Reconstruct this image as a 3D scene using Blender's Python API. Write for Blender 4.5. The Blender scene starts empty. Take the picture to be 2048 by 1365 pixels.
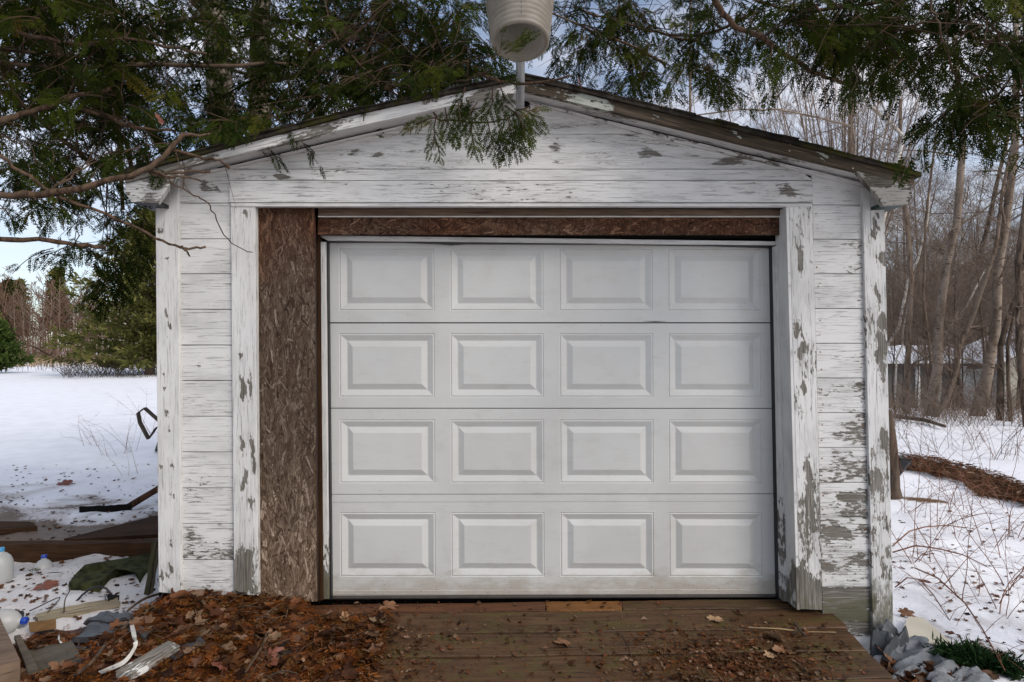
import bpy, math, random
import numpy as np
from mathutils import Vector, Matrix
R = math.radians
SC = bpy.context.scene
COL = SC.collection
# ------------------------------------------------------------ camera, sky, sun, exposure
F, CX, CY = 1138.0, 1024.0, 682.5
YAW, PITCH, ROLL = R(1.28), R(0.88), R(-0.18)
CAM = Vector((0.0, -3.29, 1.514))
fw = Vector((math.sin(YAW)*math.cos(PITCH), math.cos(YAW)*math.cos(PITCH), math.sin(PITCH)))
rt = Vector((math.cos(YAW), -math.sin(YAW), 0)); up = rt.cross(fw)
r_ = rt*math.cos(ROLL) + up*math.sin(ROLL); u_ = up*math.cos(ROLL) - rt*math.sin(ROLL)
cd = bpy.data.cameras.new('camera'); cam = bpy.data.objects.new('camera', cd); COL.objects.link(cam)
cd.sensor_width = 36.0; cd.lens = F/2048*36; cd.clip_start = 0.05; cd.clip_end = 900
M = Matrix((r_, u_, -fw)).transposed().to_4x4(); M.translation = CAM; cam.matrix_world = M
SC.camera = cam

SUN_AZ, SUN_EL = R(132), R(40)
world = bpy.data.worlds.new('World'); SC.world = world; world.use_nodes = True
wn = world.node_tree; wn.nodes.clear()
def WN(t, **k):
    n = wn.nodes.new(t)
    for a, b in k.items(): setattr(n, a, b)
    return n
wo = WN('ShaderNodeOutputWorld'); bg = WN('ShaderNodeBackground')
sky = WN('ShaderNodeTexSky', sky_type='NISHITA'); sky.sun_disc = False
sky.sun_elevation = SUN_EL; sky.sun_rotation = SUN_AZ; sky.air_density = 1.0; sky.dust_density = 1.2; sky.ozone_density = 1.5
tc = WN('ShaderNodeTexCoord'); mp = WN('ShaderNodeMapping'); mp.inputs['Scale'].default_value = (1, 1, 2.6)
nz = WN('ShaderNodeTexNoise'); nz.inputs['Scale'].default_value = 1.7; nz.inputs['Detail'].default_value = 7; nz.inputs['Roughness'].default_value = 0.55
cr = WN('ShaderNodeValToRGB'); cr.color_ramp.elements[0].position = 0.46; cr.color_ramp.elements[1].position = 0.72
cr.color_ramp.elements[0].color = (0.10, 0.10, 0.10, 1); cr.color_ramp.elements[1].color = (0.95, 0.95, 0.95, 1)
mx = WN('ShaderNodeMix', data_type='RGBA'); mx.inputs[7].default_value = (6.6, 6.4, 6.6, 1)
wn.links.new(tc.outputs['Generated'], mp.inputs['Vector']); wn.links.new(mp.outputs[0], nz.inputs['Vector'])
wn.links.new(nz.outputs[0], cr.inputs[0]); wn.links.new(cr.outputs[0], mx.inputs[0]); wn.links.new(sky.outputs[0], mx.inputs[6])
wn.links.new(mx.outputs[2], bg.inputs[0]); bg.inputs[1].default_value = 0.102; wn.links.new(bg.outputs[0], wo.inputs[0])
sd = bpy.data.lights.new('sun', 'SUN'); sd.energy = 1.6; sd.angle = R(34); sd.color = (1.0, 0.94, 0.86)
so = bpy.data.objects.new('sun', sd); COL.objects.link(so)
sdir = Vector((math.sin(SUN_AZ)*math.cos(SUN_EL), math.cos(SUN_AZ)*math.cos(SUN_EL), math.sin(SUN_EL)))
so.rotation_euler = sdir.to_track_quat('Z', 'Y').to_euler(); so.location = (0, 0, 30)
SC.view_settings.view_transform = 'Standard'; SC.view_settings.look = 'None'
SC.view_settings.exposure = 0.68; SC.view_settings.gamma = 1.0; SC.view_settings.use_curve_mapping = False
SC.render.engine = 'CYCLES'; SC.cycles.use_denoising = True
SC.cycles.max_bounces = 6; SC.cycles.transparent_max_bounces = 6; SC.cycles.diffuse_bounces = 3

# ------------------------------------------------------------ measuring helpers
def ray(px, py):
    return (fw + r_*((px-CX)/F) + u_*((CY-py)/F))
def onY(px, py, Y):
    d = ray(px, py); return CAM + d*((Y-CAM.y)/d.y)
def onZ(px, py, Z):
    d = ray(px, py); return CAM + d*((Z-CAM.z)/d.z)
def atD(px, py, D): return onY(px, py, CAM.y + D)
def smooth(a, b, x):
    t = np.clip((x-a)/(b-a), 0, 1); return t*t*(3-2*t)

# ------------------------------------------------------------ object helpers
class MB:
    def __init__(s): s.v = []; s.f = []; s.n = 0; s.at = {}
    def add(s, vs, fs, **att):
        b = s.n; s.v.extend([tuple(p) for p in vs]); s.f.extend([tuple(i+b for i in q) for q in fs]); s.n += len(vs)
        for k, a in att.items():
            l = s.at.setdefault(k, []); l.extend([0.0]*(b-len(l)))
            l.extend(a if hasattr(a, '__len__') else [a]*len(vs))
    def box(s, lo, hi, **k):
        x0, y0, z0 = lo; x1, y1, z1 = hi
        s.add([(x0,y0,z0),(x1,y0,z0),(x1,y1,z0),(x0,y1,z0),(x0,y0,z1),(x1,y0,z1),(x1,y1,z1),(x0,y1,z1)],
              [(0,3,2,1),(4,5,6,7),(0,1,5,4),(1,2,6,5),(2,3,7,6),(3,0,4,7)], **k)
    def tube(s, pts, rad, n=6, cap=True, **k):
        pts = [Vector(p) for p in pts]; vs = []; fs = []; m = len(pts)
        t0 = (pts[1]-pts[0]).normalized(); a = Vector((0,0,1)) if abs(t0.z) < .9 else Vector((1,0,0))
        x = t0.cross(a).normalized()
        for i, p in enumerate(pts):
            t = (pts[min(i+1, m-1)]-pts[max(i-1, 0)]).normalized()
            x = (x - t*x.dot(t)).normalized(); y = t.cross(x)
            r = rad[i] if hasattr(rad, '__len__') else rad
            for j in range(n):
                c = 2*math.pi*j/n; vs.append(p + x*(r*math.cos(c)) + y*(r*math.sin(c)))
            if i:
                for j in range(n):
                    q = (i-1)*n; fs.append((q+j, q+(j+1) % n, q+n+(j+1) % n, q+n+j))
        if cap and n > 2: fs.append(tuple(range(n-1, -1, -1))); fs.append(tuple(range((m-1)*n, m*n)))
        s.add(vs, fs, **k)
    def mesh(s, name):
        me = bpy.data.meshes.new(name); me.from_pydata(s.v, [], s.f); me.update()
        for k, a in s.at.items():
            a = list(a)+[0.0]*(s.n-len(a))
            at = me.attributes.new(k, 'FLOAT', 'POINT'); at.data.foreach_set('value', np.array(a, dtype=np.float32))
        return me
def tag(o, label=None, cat=None, group=None, kind=None):
    if label: o['label'] = label
    if cat: o['category'] = cat
    if group: o['group'] = group
    if kind: o['kind'] = kind
    return o
def link(name, me, mat, parent=None, smoothf=False, kind=None):
    if mat is not None: me.materials.append(mat)
    if smoothf: me.polygons.foreach_set('use_smooth', np.ones(len(me.polygons), dtype=bool))
    o = bpy.data.objects.new(name, me); COL.objects.link(o)
    if parent is not None: o.parent = parent
    if kind: o['kind'] = kind
    return o
def build(mb, name, mat, parent=None, smoothf=False, kind=None):
    return link(name, mb.mesh(name), mat, parent, smoothf, kind)
def empty(name, loc, label, cat, group=None):
    o = bpy.data.objects.new(name, None); COL.objects.link(o); o.location = loc; o.empty_display_size = .1
    tag(o, label, cat, group); return o
def rel(o):   # children are modelled in world space; take the parent's offset out
    o.matrix_parent_inverse = Matrix.Translation(-Vector(o.parent.location)); return o
def npmesh(name, V, Fq, attrs=None):
    """fast mesh from numpy arrays; Fq is (n,3) or (n,4)"""
    me = bpy.data.meshes.new(name); n, k = Fq.shape
    me.vertices.add(len(V)); me.vertices.foreach_set('co', np.ascontiguousarray(V, dtype=np.float32).ravel())
    me.loops.add(n*k); me.loops.foreach_set('vertex_index', Fq.astype(np.int32).ravel())
    me.polygons.add(n); me.polygons.foreach_set('loop_start', np.arange(0, n*k, k, dtype=np.int32))
    me.polygons.foreach_set('loop_total', np.full(n, k, dtype=np.int32))
    me.update(calc_edges=True)
    for a, val in (attrs or {}).items():
        at = me.attributes.new(a, 'FLOAT', 'POINT'); at.data.foreach_set('value', np.asarray(val, dtype=np.float32))
    return me
def scatter(name, tmpls, pos, rot, scl, rnd, mat, parent=None, kind='stuff', order=None, rng=None):
    """instances of template (V,F) baked into one mesh; rot is (n,3,3)"""
    Vs, Fs, At = [], [], []; base = 0; n = len(pos)
    which = rng.integers(0, len(tmpls), n)
    for t, (TV, TF) in enumerate(tmpls):
        idx = np.where(which == t)[0]
        if not len(idx): continue
        V = np.einsum('nij,vj->nvi', rot[idx], TV)*scl[idx, None, None] + pos[idx, None, :]
        m = len(TV); Fq = (TF[None, :, :] + (np.arange(len(idx))*m)[:, None, None]).reshape(-1, TF.shape[1]) + base
        Vs.append(V.reshape(-1, 3)); Fs.append(Fq); At.append(np.repeat(rnd[idx], m)); base += len(idx)*m
    me = npmesh(name, np.concatenate(Vs), np.concatenate(Fs), {'rnd': np.concatenate(At)})
    o = link(name, me, mat, parent); 
    if kind: o['kind'] = kind
    return o
def rotmats(X, N):
    """rotation matrices with first column X, third column ~N"""
    X = X/np.linalg.norm(X, axis=1, keepdims=True)
    Y = np.cross(N, X); Y /= np.linalg.norm(Y, axis=1, keepdims=True)+1e-9
    Z = np.cross(X, Y); return np.stack([X, Y, Z], axis=2)

class VN:
    def __init__(s, seed, n=256): s.g = np.random.default_rng(seed).random((n, n)); s.n = n
    def __call__(s, x, y):
        xi = np.floor(x).astype(int); yi = np.floor(y).astype(int); fx = x-xi; fy = y-yi; fx = fx*fx*(3-2*fx); fy = fy*fy*(3-2*fy); n = s.n
        a = s.g[xi % n, yi % n]; b = s.g[(xi+1) % n, yi % n]; c = s.g[xi % n, (yi+1) % n]; d = s.g[(xi+1) % n, (yi+1) % n]
        return (a*(1-fx)+b*fx)*(1-fy)+(c*(1-fx)+d*fx)*fy
N1, N2, N3, N4 = VN(1), VN(2), VN(3), VN(4)
def fbm(x, y, s, o=4):
    r = 0; a = 1; t = 0
    for i in range(o): r = r+a*[N1, N2, N3, N4][i % 4](x*s*2**i+31*i, y*s*2**i+17*i); t += a; a *= .5
    return r/t-.5
# ------------------------------------------------------------ materials
class MT:
    def __init__(s, name, rough=.7, spec=.3):
        s.m = bpy.data.materials.new(name); s.m.use_nodes = True; s.t = s.m.node_tree; s.t.nodes.clear()
        s.o = s.N('ShaderNodeOutputMaterial'); s.b = s.N('ShaderNodeBsdfPrincipled'); s.L(s.b.outputs[0], s.o.inputs[0])
        s.b.inputs['Roughness'].default_value = rough; s.b.inputs['Specular IOR Level'].default_value = spec
    def N(s, t, **k):
        n = s.t.nodes.new(t)
        for a, b in k.items(): setattr(n, a, b)
        return n
    def L(s, a, b): s.t.links.new(a, b)
    def uv(s, scale=(1,1,1)):
        n = s.N('ShaderNodeUVMap'); return s.mapn(n.outputs[0], scale)
    def co(s, which='Object', scale=(1,1,1)):
        n = s.N('ShaderNodeTexCoord'); return s.mapn(n.outputs[which], scale)
    def pos(s, scale=(1,1,1)):
        n = s.N('ShaderNodeNewGeometry'); return s.mapn(n.outputs['Position'], scale)
    def mapn(s, v, scale):
        m = s.N('ShaderNodeMapping'); m.inputs['Scale'].default_value = scale; s.L(v, m.inputs[0]); return m.outputs[0]
    def noise(s, v, scale=5, det=4, rough=.55, dist=0, out=0):
        n = s.N('ShaderNodeTexNoise'); n.inputs['Scale'].default_value = scale; n.inputs['Detail'].default_value = det
        n.inputs['Roughness'].default_value = rough; n.inputs['Distortion'].default_value = dist; s.L(v, n.inputs['Vector']); return n.outputs[out]
    def attr(s, name): n = s.N('ShaderNodeAttribute'); n.attribute_name = name; return n.outputs['Fac']
    def math(s, op, a, b=0, clamp=False):
        n = s.N('ShaderNodeMath', operation=op, use_clamp=clamp)
        for i, x in enumerate((a, b)):
            if isinstance(x, (int, float)): n.inputs[i].default_value = x
            else: s.L(x, n.inputs[i])
        return n.outputs[0]
    def ramp(s, v, stops):
        n = s.N('ShaderNodeValToRGB'); e = n.color_ramp.elements
        while len(e) < len(stops): e.new(.5)
        for i, (p, c) in enumerate(stops):
            e[i].position = p; e[i].color = (c, c, c, 1) if isinstance(c, (int, float)) else (*c, 1)
        s.L(v, n.inputs[0]); return n.outputs[0]
    def mix(s, f, a, b, mode='MIX'):
        n = s.N('ShaderNodeMix', data_type='RGBA', blend_type=mode)
        for i, x in ((0, f), (6, a), (7, b)):
            if isinstance(x, (int, float)): n.inputs[i].default_value = x if i == 0 else (x, x, x, 1)
            elif isinstance(x, tuple): n.inputs[i].default_value = (*x, 1)
            else: s.L(x, n.inputs[i])
        return n.outputs[2]
    def smask(s, v, lo, hi):
        n = s.N('ShaderNodeMapRange', interpolation_type='SMOOTHSTEP'); s.L(v, n.inputs[0])
        for i, x in ((1, lo), (2, hi)):
            if isinstance(x, (int, float)): n.inputs[i].default_value = x
            else: s.L(x, n.inputs[i])
        return n.outputs[0]
    def col(s, c):
        if isinstance(c, tuple): s.b.inputs['Base Color'].default_value = (*c, 1)
        else: s.L(c, s.b.inputs['Base Color'])
    def bump(s, h, dist=.002, strength=1.0):
        n = s.N('ShaderNodeBump'); n.inputs['Distance'].default_value = dist; n.inputs['Strength'].default_value = strength
        s.L(h, n.inputs['Height']); s.L(n.outputs[0], s.b.inputs['Normal'])

def mat_paint(name, paint=(.70,.685,.66), bare=(.32,.29,.255), bare2=(.20,.18,.15), moss=(.085,.08,.048)):
    m = MT(name, .62, .25); uv = m.uv()
    n1 = m.noise(m.mapn(uv, (20, 72, 1)), 1, 6, .65); n2 = m.noise(m.mapn(uv, (6, 20, 1)), 1, 3, .5, .6)
    n0 = m.noise(m.mapn(uv, (42, 150, 1)), 1, 4, .7)
    n = m.math('ADD', m.math('MULTIPLY', n1, .60), m.math('ADD', m.math('MULTIPLY', n2, .26), m.math('MULTIPLY', n0, .18)))
    pn = m.noise(m.mapn(uv, (2.2, 3.4, 1)), 1, 4, .6); w0 = m.attr('wear'); w = m.math('MULTIPLY', w0, m.math('ADD', .55, m.math('MULTIPLY', m.smask(pn, .36, .62), 1.0)))
    th = m.math('SUBTRACT', .86, m.math('MULTIPLY', w, .56))
    d = m.math('SUBTRACT', n, th); chip = m.smask(d, -.002, .008); edge = m.smask(d, -.035, .0)
    grain = m.noise(m.mapn(uv, (5, 170, 1)), 1, 5, .6); gr2 = m.noise(m.mapn(uv, (2, 26, 1)), 1, 3, .5, 1.5)
    crack = m.smask(m.noise(m.mapn(uv, (5, 140, 1)), 1, 5, .72, .6), .55, .64)
    cw = m.math('MULTIPLY', crack, m.math('MULTIPLY', m.math('ADD', w, .12), 2.0, True), True)
    dirt_dim = m.noise(m.mapn(uv, (2.2, 5, 1)), 1, 5, .6)
    pc = m.mix(m.smask(dirt_dim, .42, .75), paint, tuple(c*.70 for c in paint))
    pc = m.mix(m.math('MULTIPLY', grain, .38), pc, tuple(c*.72 for c in paint))
    pc = m.mix(m.math('MULTIPLY', edge, .25), pc, (.5,.47,.42))
    bc = m.mix(m.smask(gr2, .35, .65), bare, bare2); bc = m.mix(m.smask(grain, .35, .62), bc, tuple(c*.5 for c in bare2))
    c = m.mix(m.math('MULTIPLY', cw, .62), m.mix(m.math('MULTIPLY', m.math('MULTIPLY', m.smask(pn, .45, .7), m.smask(grain, .42, .6)), m.math('MULTIPLY', w0, 1.6, True), True), pc, (.42,.40,.365)), (.10,.09,.075)); c = m.mix(chip, c, bc)
    ms = m.attr('moss'); mm = m.smask(m.math('ADD', ms, m.math('MULTIPLY', m.math('SUBTRACT', m.noise(m.mapn(uv, (7, 14, 1)), 1, 6, .7), .5), 2.6)), .35, .95)
    c = m.mix(m.math('MULTIPLY', mm, .85), c, m.mix(grain, moss, tuple(x*1.8 for x in moss)))
    sp = m.smask(m.noise(m.mapn(uv, (60, 60, 1)), 1, 2, .5), .72, .78); c = m.mix(m.math('MULTIPLY', sp, .45), c, (.2,.17,.13))
    m.col(c)
    h = m.math('SUBTRACT', m.math('MULTIPLY', grain, .28), m.math('MULTIPLY', chip, .8)); h = m.math('SUBTRACT', h, m.math('MULTIPLY', cw, .6))
    m.bump(h, .0022); return m.m
def mat_wood(name, a, b, dark, rough=.75, gs=1.0, moss=None, spec=.3):
    m = MT(name, rough, spec); uv = m.uv()
    g = m.noise(m.mapn(uv, (3*gs, 90*gs, 1)), 1, 6, .62, .3); g2 = m.noise(m.mapn(uv, (1.6, 14, 1)), 1, 4, .6, 1.2)
    n3 = m.noise(m.mapn(uv, (3, 5, 1)), 1, 5, .6)
    c = m.mix(m.smask(g2, .32, .68), a, b); c = m.mix(m.smask(g, .5, .68), c, dark); c = m.mix(m.math('MULTIPLY', m.smask(n3, .4, .7), .6), c, tuple(x*.45 for x in a))
    if moss: c = m.mix(m.math('MULTIPLY', m.smask(m.noise(m.mapn(uv, (5, 9, 1)), 1, 5, .65), .48, .66), .75), c, moss)
    m.col(c); m.bump(m.math('ADD', g, m.math('MULTIPLY', g2, .6)), .004); return m.m
def mat_bark(name, a, b, dark, sc=1.0, birch=False):
    m = MT(name, .9, .15)
    if birch:
        v = m.co('Object', (9, 9, 34)); n = m.noise(v, 1, 5, .6); big = m.noise(m.co('Object', (3, 3, 1.2)), 1, 4, .6)
        c = m.mix(m.smask(big, .40, .62), a, b); c = m.mix(m.smask(n, .57, .63), c, dark)
    else:
        v = m.co('Object', (22*sc, 22*sc, 4*sc)); n = m.noise(v, 1, 6, .65, .5); big = m.noise(m.co('Object', (2, 2, .8)), 1, 4, .6)
        c = m.mix(m.smask(n, .35, .62), dark, a); c = m.mix(m.math('MULTIPLY', m.smask(big, .45, .7), .7), c, b)
    m.col(c); m.bump(n, .012/sc); return m.m
def mat_leafy(name, cols, trans=.25, rough=.55, clump=2.5):
    m = MT(name, rough, .06); r = m.attr('rnd')
    c = m.ramp(r, [(i/(len(cols)-1), c) for i, c in enumerate(cols)])
    n = m.noise(m.pos((clump,)*3), 1, 3, .5); c = m.mix(m.smask(n, .35, .7), m.mix(1.0, c, (.45,.5,.45), 'MULTIPLY'), c)
    m.col(c)
    if trans:
        t = m.N('ShaderNodeBsdfTranslucent'); m.L(c, t.inputs[0]); x = m.N('ShaderNodeMixShader'); x.inputs[0].default_value = trans
        m.L(m.b.outputs[0], x.inputs[1]); m.L(t.outputs[0], x.inputs[2]); m.L(x.outputs[0], m.o.inputs[0])
    return m.m
def mat_plain(name, c, rough=.5, spec=.4, var=.25, sc=12, metal=0, bump=0):
    m = MT(name, rough, spec); n = m.noise(m.co('Object', (sc,)*3), 1, 5, .6)
    m.col(m.mix(m.smask(n, .35, .7), c, tuple(x*(1-var) for x in c))); m.b.inputs['Metallic'].default_value = metal
    if bump: m.bump(n, bump)
    return m.m
P_WHITE = mat_paint('peeling_white_paint')
P_GREY = mat_paint('worn_grey_paint', (.33,.315,.285), (.15,.13,.105), (.085,.072,.055))
P_BROWN = mat_paint('worn_brown_wood', (.42,.44,.38), (.135,.095,.06), (.07,.05,.03), (.05,.045,.02))
W_DARK = mat_wood('dark_wet_wood', (.075,.038,.018), (.042,.020,.010), (.016,.009,.006), .8, spec=.08)
W_LINTEL = mat_wood('stained_lumber', (.20,.135,.09), (.13,.08,.05), (.05,.03,.02), .7)
W_RAMP = mat_wood('ramp_wood', (.105,.053,.024), (.055,.028,.012), (.013,.008,.005), .5, 1, (.070,.055,.014))
W_ORANGE = mat_wood('orange_sill_wood', (.20,.085,.022), (.13,.052,.016), (.06,.03,.012), .6, 1)
W_SILL = mat_wood('red_sill_wood', (.13,.052,.022), (.08,.034,.015), (.02,.012,.008), .6, 1)
W_RAMP2 = mat_wood('ramp_wood_dry', (.19,.115,.055), (.12,.068,.030), (.04,.023,.012), .7)
W_OLD = mat_wood('weathered_grey_wood', (.16,.13,.09), (.10,.08,.055), (.04,.03,.02), .85)
W_MOSSY = mat_wood('mossy_wood', (.07,.06,.03), (.04,.035,.018), (.012,.012,.008), .9, 1, (.05,.052,.016))
W_EDGE = mat_plain('raw_edge_white', (.62,.58,.52), .7, .2)
RUST = mat_plain('rusty_nail', (.30,.13,.05), .8, .3)
BLACK = mat_plain('black_rubber', (.012,.012,.014), .45, .5)
DARKGAP = mat_plain('dark_interior', (.01,.009,.008), .9, .1)
BLUE = mat_plain('blue_tape', (.005,.008,.02), .5, .4)
GREEN_D = mat_plain('dark_green_soffit', (.012,.035,.03), .5, .4)
STEEL = mat_plain('galvanised_steel', (.34,.34,.34), .5, .5, .35, 9, .35)
BARK_C = mat_bark('cedar_bark', (.115,.072,.046), (.16,.115,.08), (.03,.019,.012), 1.6)
BARK_CT = mat_bark('cedar_trunk_bark', (.16,.13,.10), (.22,.19,.15), (.04,.03,.022), .9)
BARK_G = mat_bark('grey_bark', (.20,.145,.105), (.26,.205,.16), (.07,.048,.034), .9)
BARK_D = mat_bark('dark_bark', (.12,.085,.06), (.17,.13,.10), (.03,.02,.015), .9)
BIRCHP = mat_bark('pale_birch_bark', (.60,.56,.50), (.40,.36,.31), (.08,.06,.045), 1, True)
BIRCH = mat_bark('birch_bark', (.26,.205,.16), (.13,.095,.068), (.06,.045,.035), 1, True)
TWIG = mat_plain('far_twigs', (.20,.12,.085), .9, .1, .45, .8)
TWIGR = mat_plain('reddish_canes', (.20,.085,.045), .7, .25, .5, 6)
TWIGD = mat_plain('dark_twigs', (.07,.05,.035), .85, .2, .4, 5)
STRAW = mat_plain('dry_stalk', (.36,.25,.13), .8, .2, .4, 6)
CEDAR = mat_leafy('cedar_leaf', [(.014,.022,.004), (.026,.040,.006), (.050,.066,.009), (.085,.100,.012), (.15,.09,.02)], .3, .8)
SPRUCE = mat_leafy('spruce_needles', [(.07,.075,.022), (.15,.15,.042), (.26,.23,.075)], .35, .7, .6)
PINE = mat_leafy('pine_needles', [(.05,.085,.02), (.09,.13,.03), (.14,.18,.05)], .3, .7, .6)
LITTER = mat_leafy('leaf_litter', [(.035,.015,.009), (.10,.038,.020), (.17,.060,.022), (.15,.078,.050), (.32,.20,.13)], .1, .6, 9)
NEEDLE = mat_leafy('needle_litter', [(.06,.018,.006), (.16,.045,.010), (.29,.085,.016), (.24,.13,.055)], .1, .7, 9)
LEAF_B = mat_plain('fallen_leaf_brown', (.22,.105,.05), .5, .35, .45, 30)
LEAF_P = mat_plain('fallen_leaf_pale', (.36,.22,.12), .55, .35, .35, 30)
LEAF_R = mat_plain('fallen_leaf_red', (.20,.07,.045), .5, .35, .35, 30)
# ------------------------------------------------------------ the garage
rnd = random.Random(11)
PATCH = [(323,464,6,7),(334,519,7,5),(325,535,3,6),(331,632,4,15),(339,656,4,14),(334,691,5,12),(341,708,4,12),(327,730,5,18),(332,777,6,13),(337,832,5,18),(339,867,5,6),
 (341,933,8,13),(322,940,3,10),(343,998,7,10),(348,1081,6,12),(336,1140,5,17),(322,1157,5,20),(413,725,17,6),(448,723,11,4),(396,733,7,3),(420,1160,52,15),(440,1140,25,8),
 (496,430,6,14),(497,485,3,10),(482,715,3,8),(484,770,5,30),(501,775,4,30),(482,890,6,18),(504,895,4,18),(485,965,4,26),(508,930,3,34),(501,1015,5,22),(490,1145,15,36),(505,1180,12,20),
 (1297,306,18,12),(1111,293,9,7),(1270,275,24,4),(1060,327,8,6),(1108,322,9,5),(757,312,8,3),(719,303,18,4),(1389,305,16,5),(1462,324,22,6),(1431,377,18,5),(1577,391,15,7),
 (1524,394,12,4),(1413,382,7,4),(1496,391,7,4),(1658,377,9,4),(551,306,28,5),(285,375,18,8),(265,385,10,12),(1752,440,5,16),(1745,470,5,12),(1766,520,8,14),(1755,590,5,24),
 (1768,640,6,20),(1764,700,9,26),(1759,770,12,40),(1767,790,7,30),(1770,870,7,26),(1750,960,6,40),(1600,520,4,16),(1597,650,3,18),(1603,700,4,14),(1608,775,4,20),(1612,930,5,30),
 (1615,1000,4,24),(1625,1170,14,36),(1608,1150,8,30),(1690,1215,46,26),(1650,1130,14,8),(1700,990,30,8),(1670,1060,24,8),(1440,386,10,3),(640,400,12,3),(560,349,14,3),(420,382,26,4),(400,370,16,3)]
PA = np.array(PATCH, dtype=float)
def to_px(V):
    V = np.asarray(V) - np.array(CAM); f = V@np.array(fw)
    return CX+F*(V@np.array(r_))/f, CY-F*(V@np.array(u_))/f
def wearf(px, py, base):
    g = np.zeros_like(px); wx = fbm(px, py, .045, 3)*20; wy = fbm(px+500, py+300, .045, 3)*26; px, py = px+wx, py+wy
    for x, y, a, b in PA: g = np.maximum(g, np.exp(-(((px-x)/a)**2+((py-y)/b)**2)))
    return base + .55*g
def board(name, q, Y, t, mat, along='x', wear=.08, moss=0, res=.05, parent=None, ch=.002, kind=None, Yb=None, px=True):
    """a board whose front face has the four measured corners TL, TR, BR, BL on the plane y=Y"""
    P = [onY(*p, Y) if px else Vector((p[0], Y, p[1])) for p in q]
    TL, TR, BR, BL = P
    wd = max((TR-TL).length, (BR-BL).length); ht = max((TL-BL).length, (TR-BR).length)
    nx = max(1, int(wd/res)); nz = max(1, int(ht/res))
    ix, iz = ch/max(wd, 1e-3), ch/max(ht, 1e-3)
    us = [0]+list(np.linspace(ix, 1-ix, nx+1))+[1]; vs = [0]+list(np.linspace(iz, 1-iz, nz+1))+[1]
    V = []; UV = []; ou, ov = rnd.uniform(0, 50), rnd.uniform(0, 50)
    for j, b in enumerate(vs):
        for i, a in enumerate(us):
            p = TL*(1-a)*(1-b)+TR*a*(1-b)+BR*a*b+BL*(1-a)*b
            if i in (0, len(us)-1) or j in (0, len(vs)-1): p = p+Vector((0, ch, 0))
            V.append(p); UV.append((ou+a*wd, ov+b*ht) if along == 'x' else (ou+b*ht, ov+a*wd))
    nu = len(us); nv = len(vs); Fc = []
    for j in range(nv-1):
        for i in range(nu-1): k = j*nu+i; Fc.append((k, k+nu, k+nu+1, k+1))
    rim = [i for i in range(nu)]+[j*nu+nu-1 for j in range(1, nv)]+[(nv-1)*nu+i for i in range(nu-2, -1, -1)]+[j*nu for j in range(nv-2, 0, -1)]
    b0 = len(V); yb = (Y+t) if Yb is None else Yb
    for k in rim: V.append(Vector((V[k].x, yb, V[k].z))); UV.append((UV[k][0]+.02, UV[k][1]+.02))
    m = len(rim)
    for i in range(m): Fc.append((rim[i], rim[(i+1) % m], b0+(i+1) % m, b0+i))
    me = bpy.data.meshes.new(name); me.from_pydata([tuple(v) for v in V], [], Fc); me.update()
    uvl = me.uv_layers.new(name='UVMap'); li = np.empty(len(me.loops), dtype=np.int32); me.loops.foreach_get('vertex_index', li)
    uvl.data.foreach_set('uv', np.array(UV, dtype=np.float32)[li].ravel())
    A = np.array([tuple(v) for v in V]); x, y = to_px(A)
    w = wear(x, y) if callable(wear) else wear; w = wearf(x, y, w)
    ms = moss(x, y) if callable(moss) else np.full(len(V), float(moss))
    for nm, vv in (('wear', w), ('moss', ms)):
        at = me.attributes.new(nm, 'FLOAT', 'POINT'); at.data.foreach_set('value', (vv+np.zeros(len(V))).astype(np.float32))
    o = link(name, me, mat, parent, kind=kind)
    if parent is not None and parent.type == 'EMPTY' or parent is not None: 
        o.matrix_parent_inverse = Matrix.Translation(-Vector(parent.location))
    return o

G = empty('garage', (0.1, 1.5, 0), 'small white gabled garage with peeling paint and a panelled overhead door', 'garage')
lerp = lambda a, b, t: a+(b-a)*t
wl = lambda x, y: .27+.14*smooth(800, 1190, y)
wr = lambda x, y: .29+.09*smooth(450, 1000, y)+.07*smooth(1640, 1740, x)
wrc = lambda x, y: .30+.12*smooth(420, 900, y)+.14*smooth(1080, 1280, y)
wcs = lambda x, y: .31+.12*smooth(450, 900, y)+.28*smooth(1040, 1210, y)
wb = lambda x, y: .24+.45*smooth(1060, 1180, y)
mb_ = lambda x, y: .75*smooth(1100, 1200, y)
# siding planks either side of the opening (rows measured on each side)
def edge(x0, y0, x1, y1): return lambda y: lerp(x0, x1, (y-y0)/(y1-y0))
L0, L1 = edge(354, 400, 361, 1190), edge(462, 400, 468, 1190)
rows = [406, 477.5, 547.5, 618.5, 690, 761, 832.6, 904, 976, 1047, 1119.5, 1192]
prev = 335
for i, y in enumerate(rows):
    xa, xb = (L0, L1); y0 = prev+1.2
    board('plank', [(xa(y0), y0), (xb(y0), y0), (xb(y), y), (xa(y), y)], 0.002+rnd.uniform(-.001, .0015), .02, P_WHITE, 'x', wl, lambda x, y: .55*smooth(1130, 1200, y), .035, G); prev = y
R0, R1 = edge(1625, 410, 1646, 1245), edge(1726, 410, 1749, 1285)
rows = [409.5, 478.5, 547.5, 617, 686.5, 756, 825.5, 895, 965, 1034.5, 1104.5, 1174, 1244.5, 1300]
prev = 338
for i, y in enumerate(rows):
    y0 = prev+1.2
    board('plank', [(R0(y0), y0), (R1(y0), y0), (R1(y), y), (R0(y), y)], 0.002+rnd.uniform(-.001, .0015), .02, P_WHITE, 'x', wr, (lambda x, y: .95*smooth(1185, 1215, y)) if i == 12 else (lambda x, y: .35*smooth(1000, 1180, y)), .035, G); prev = y
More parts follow.
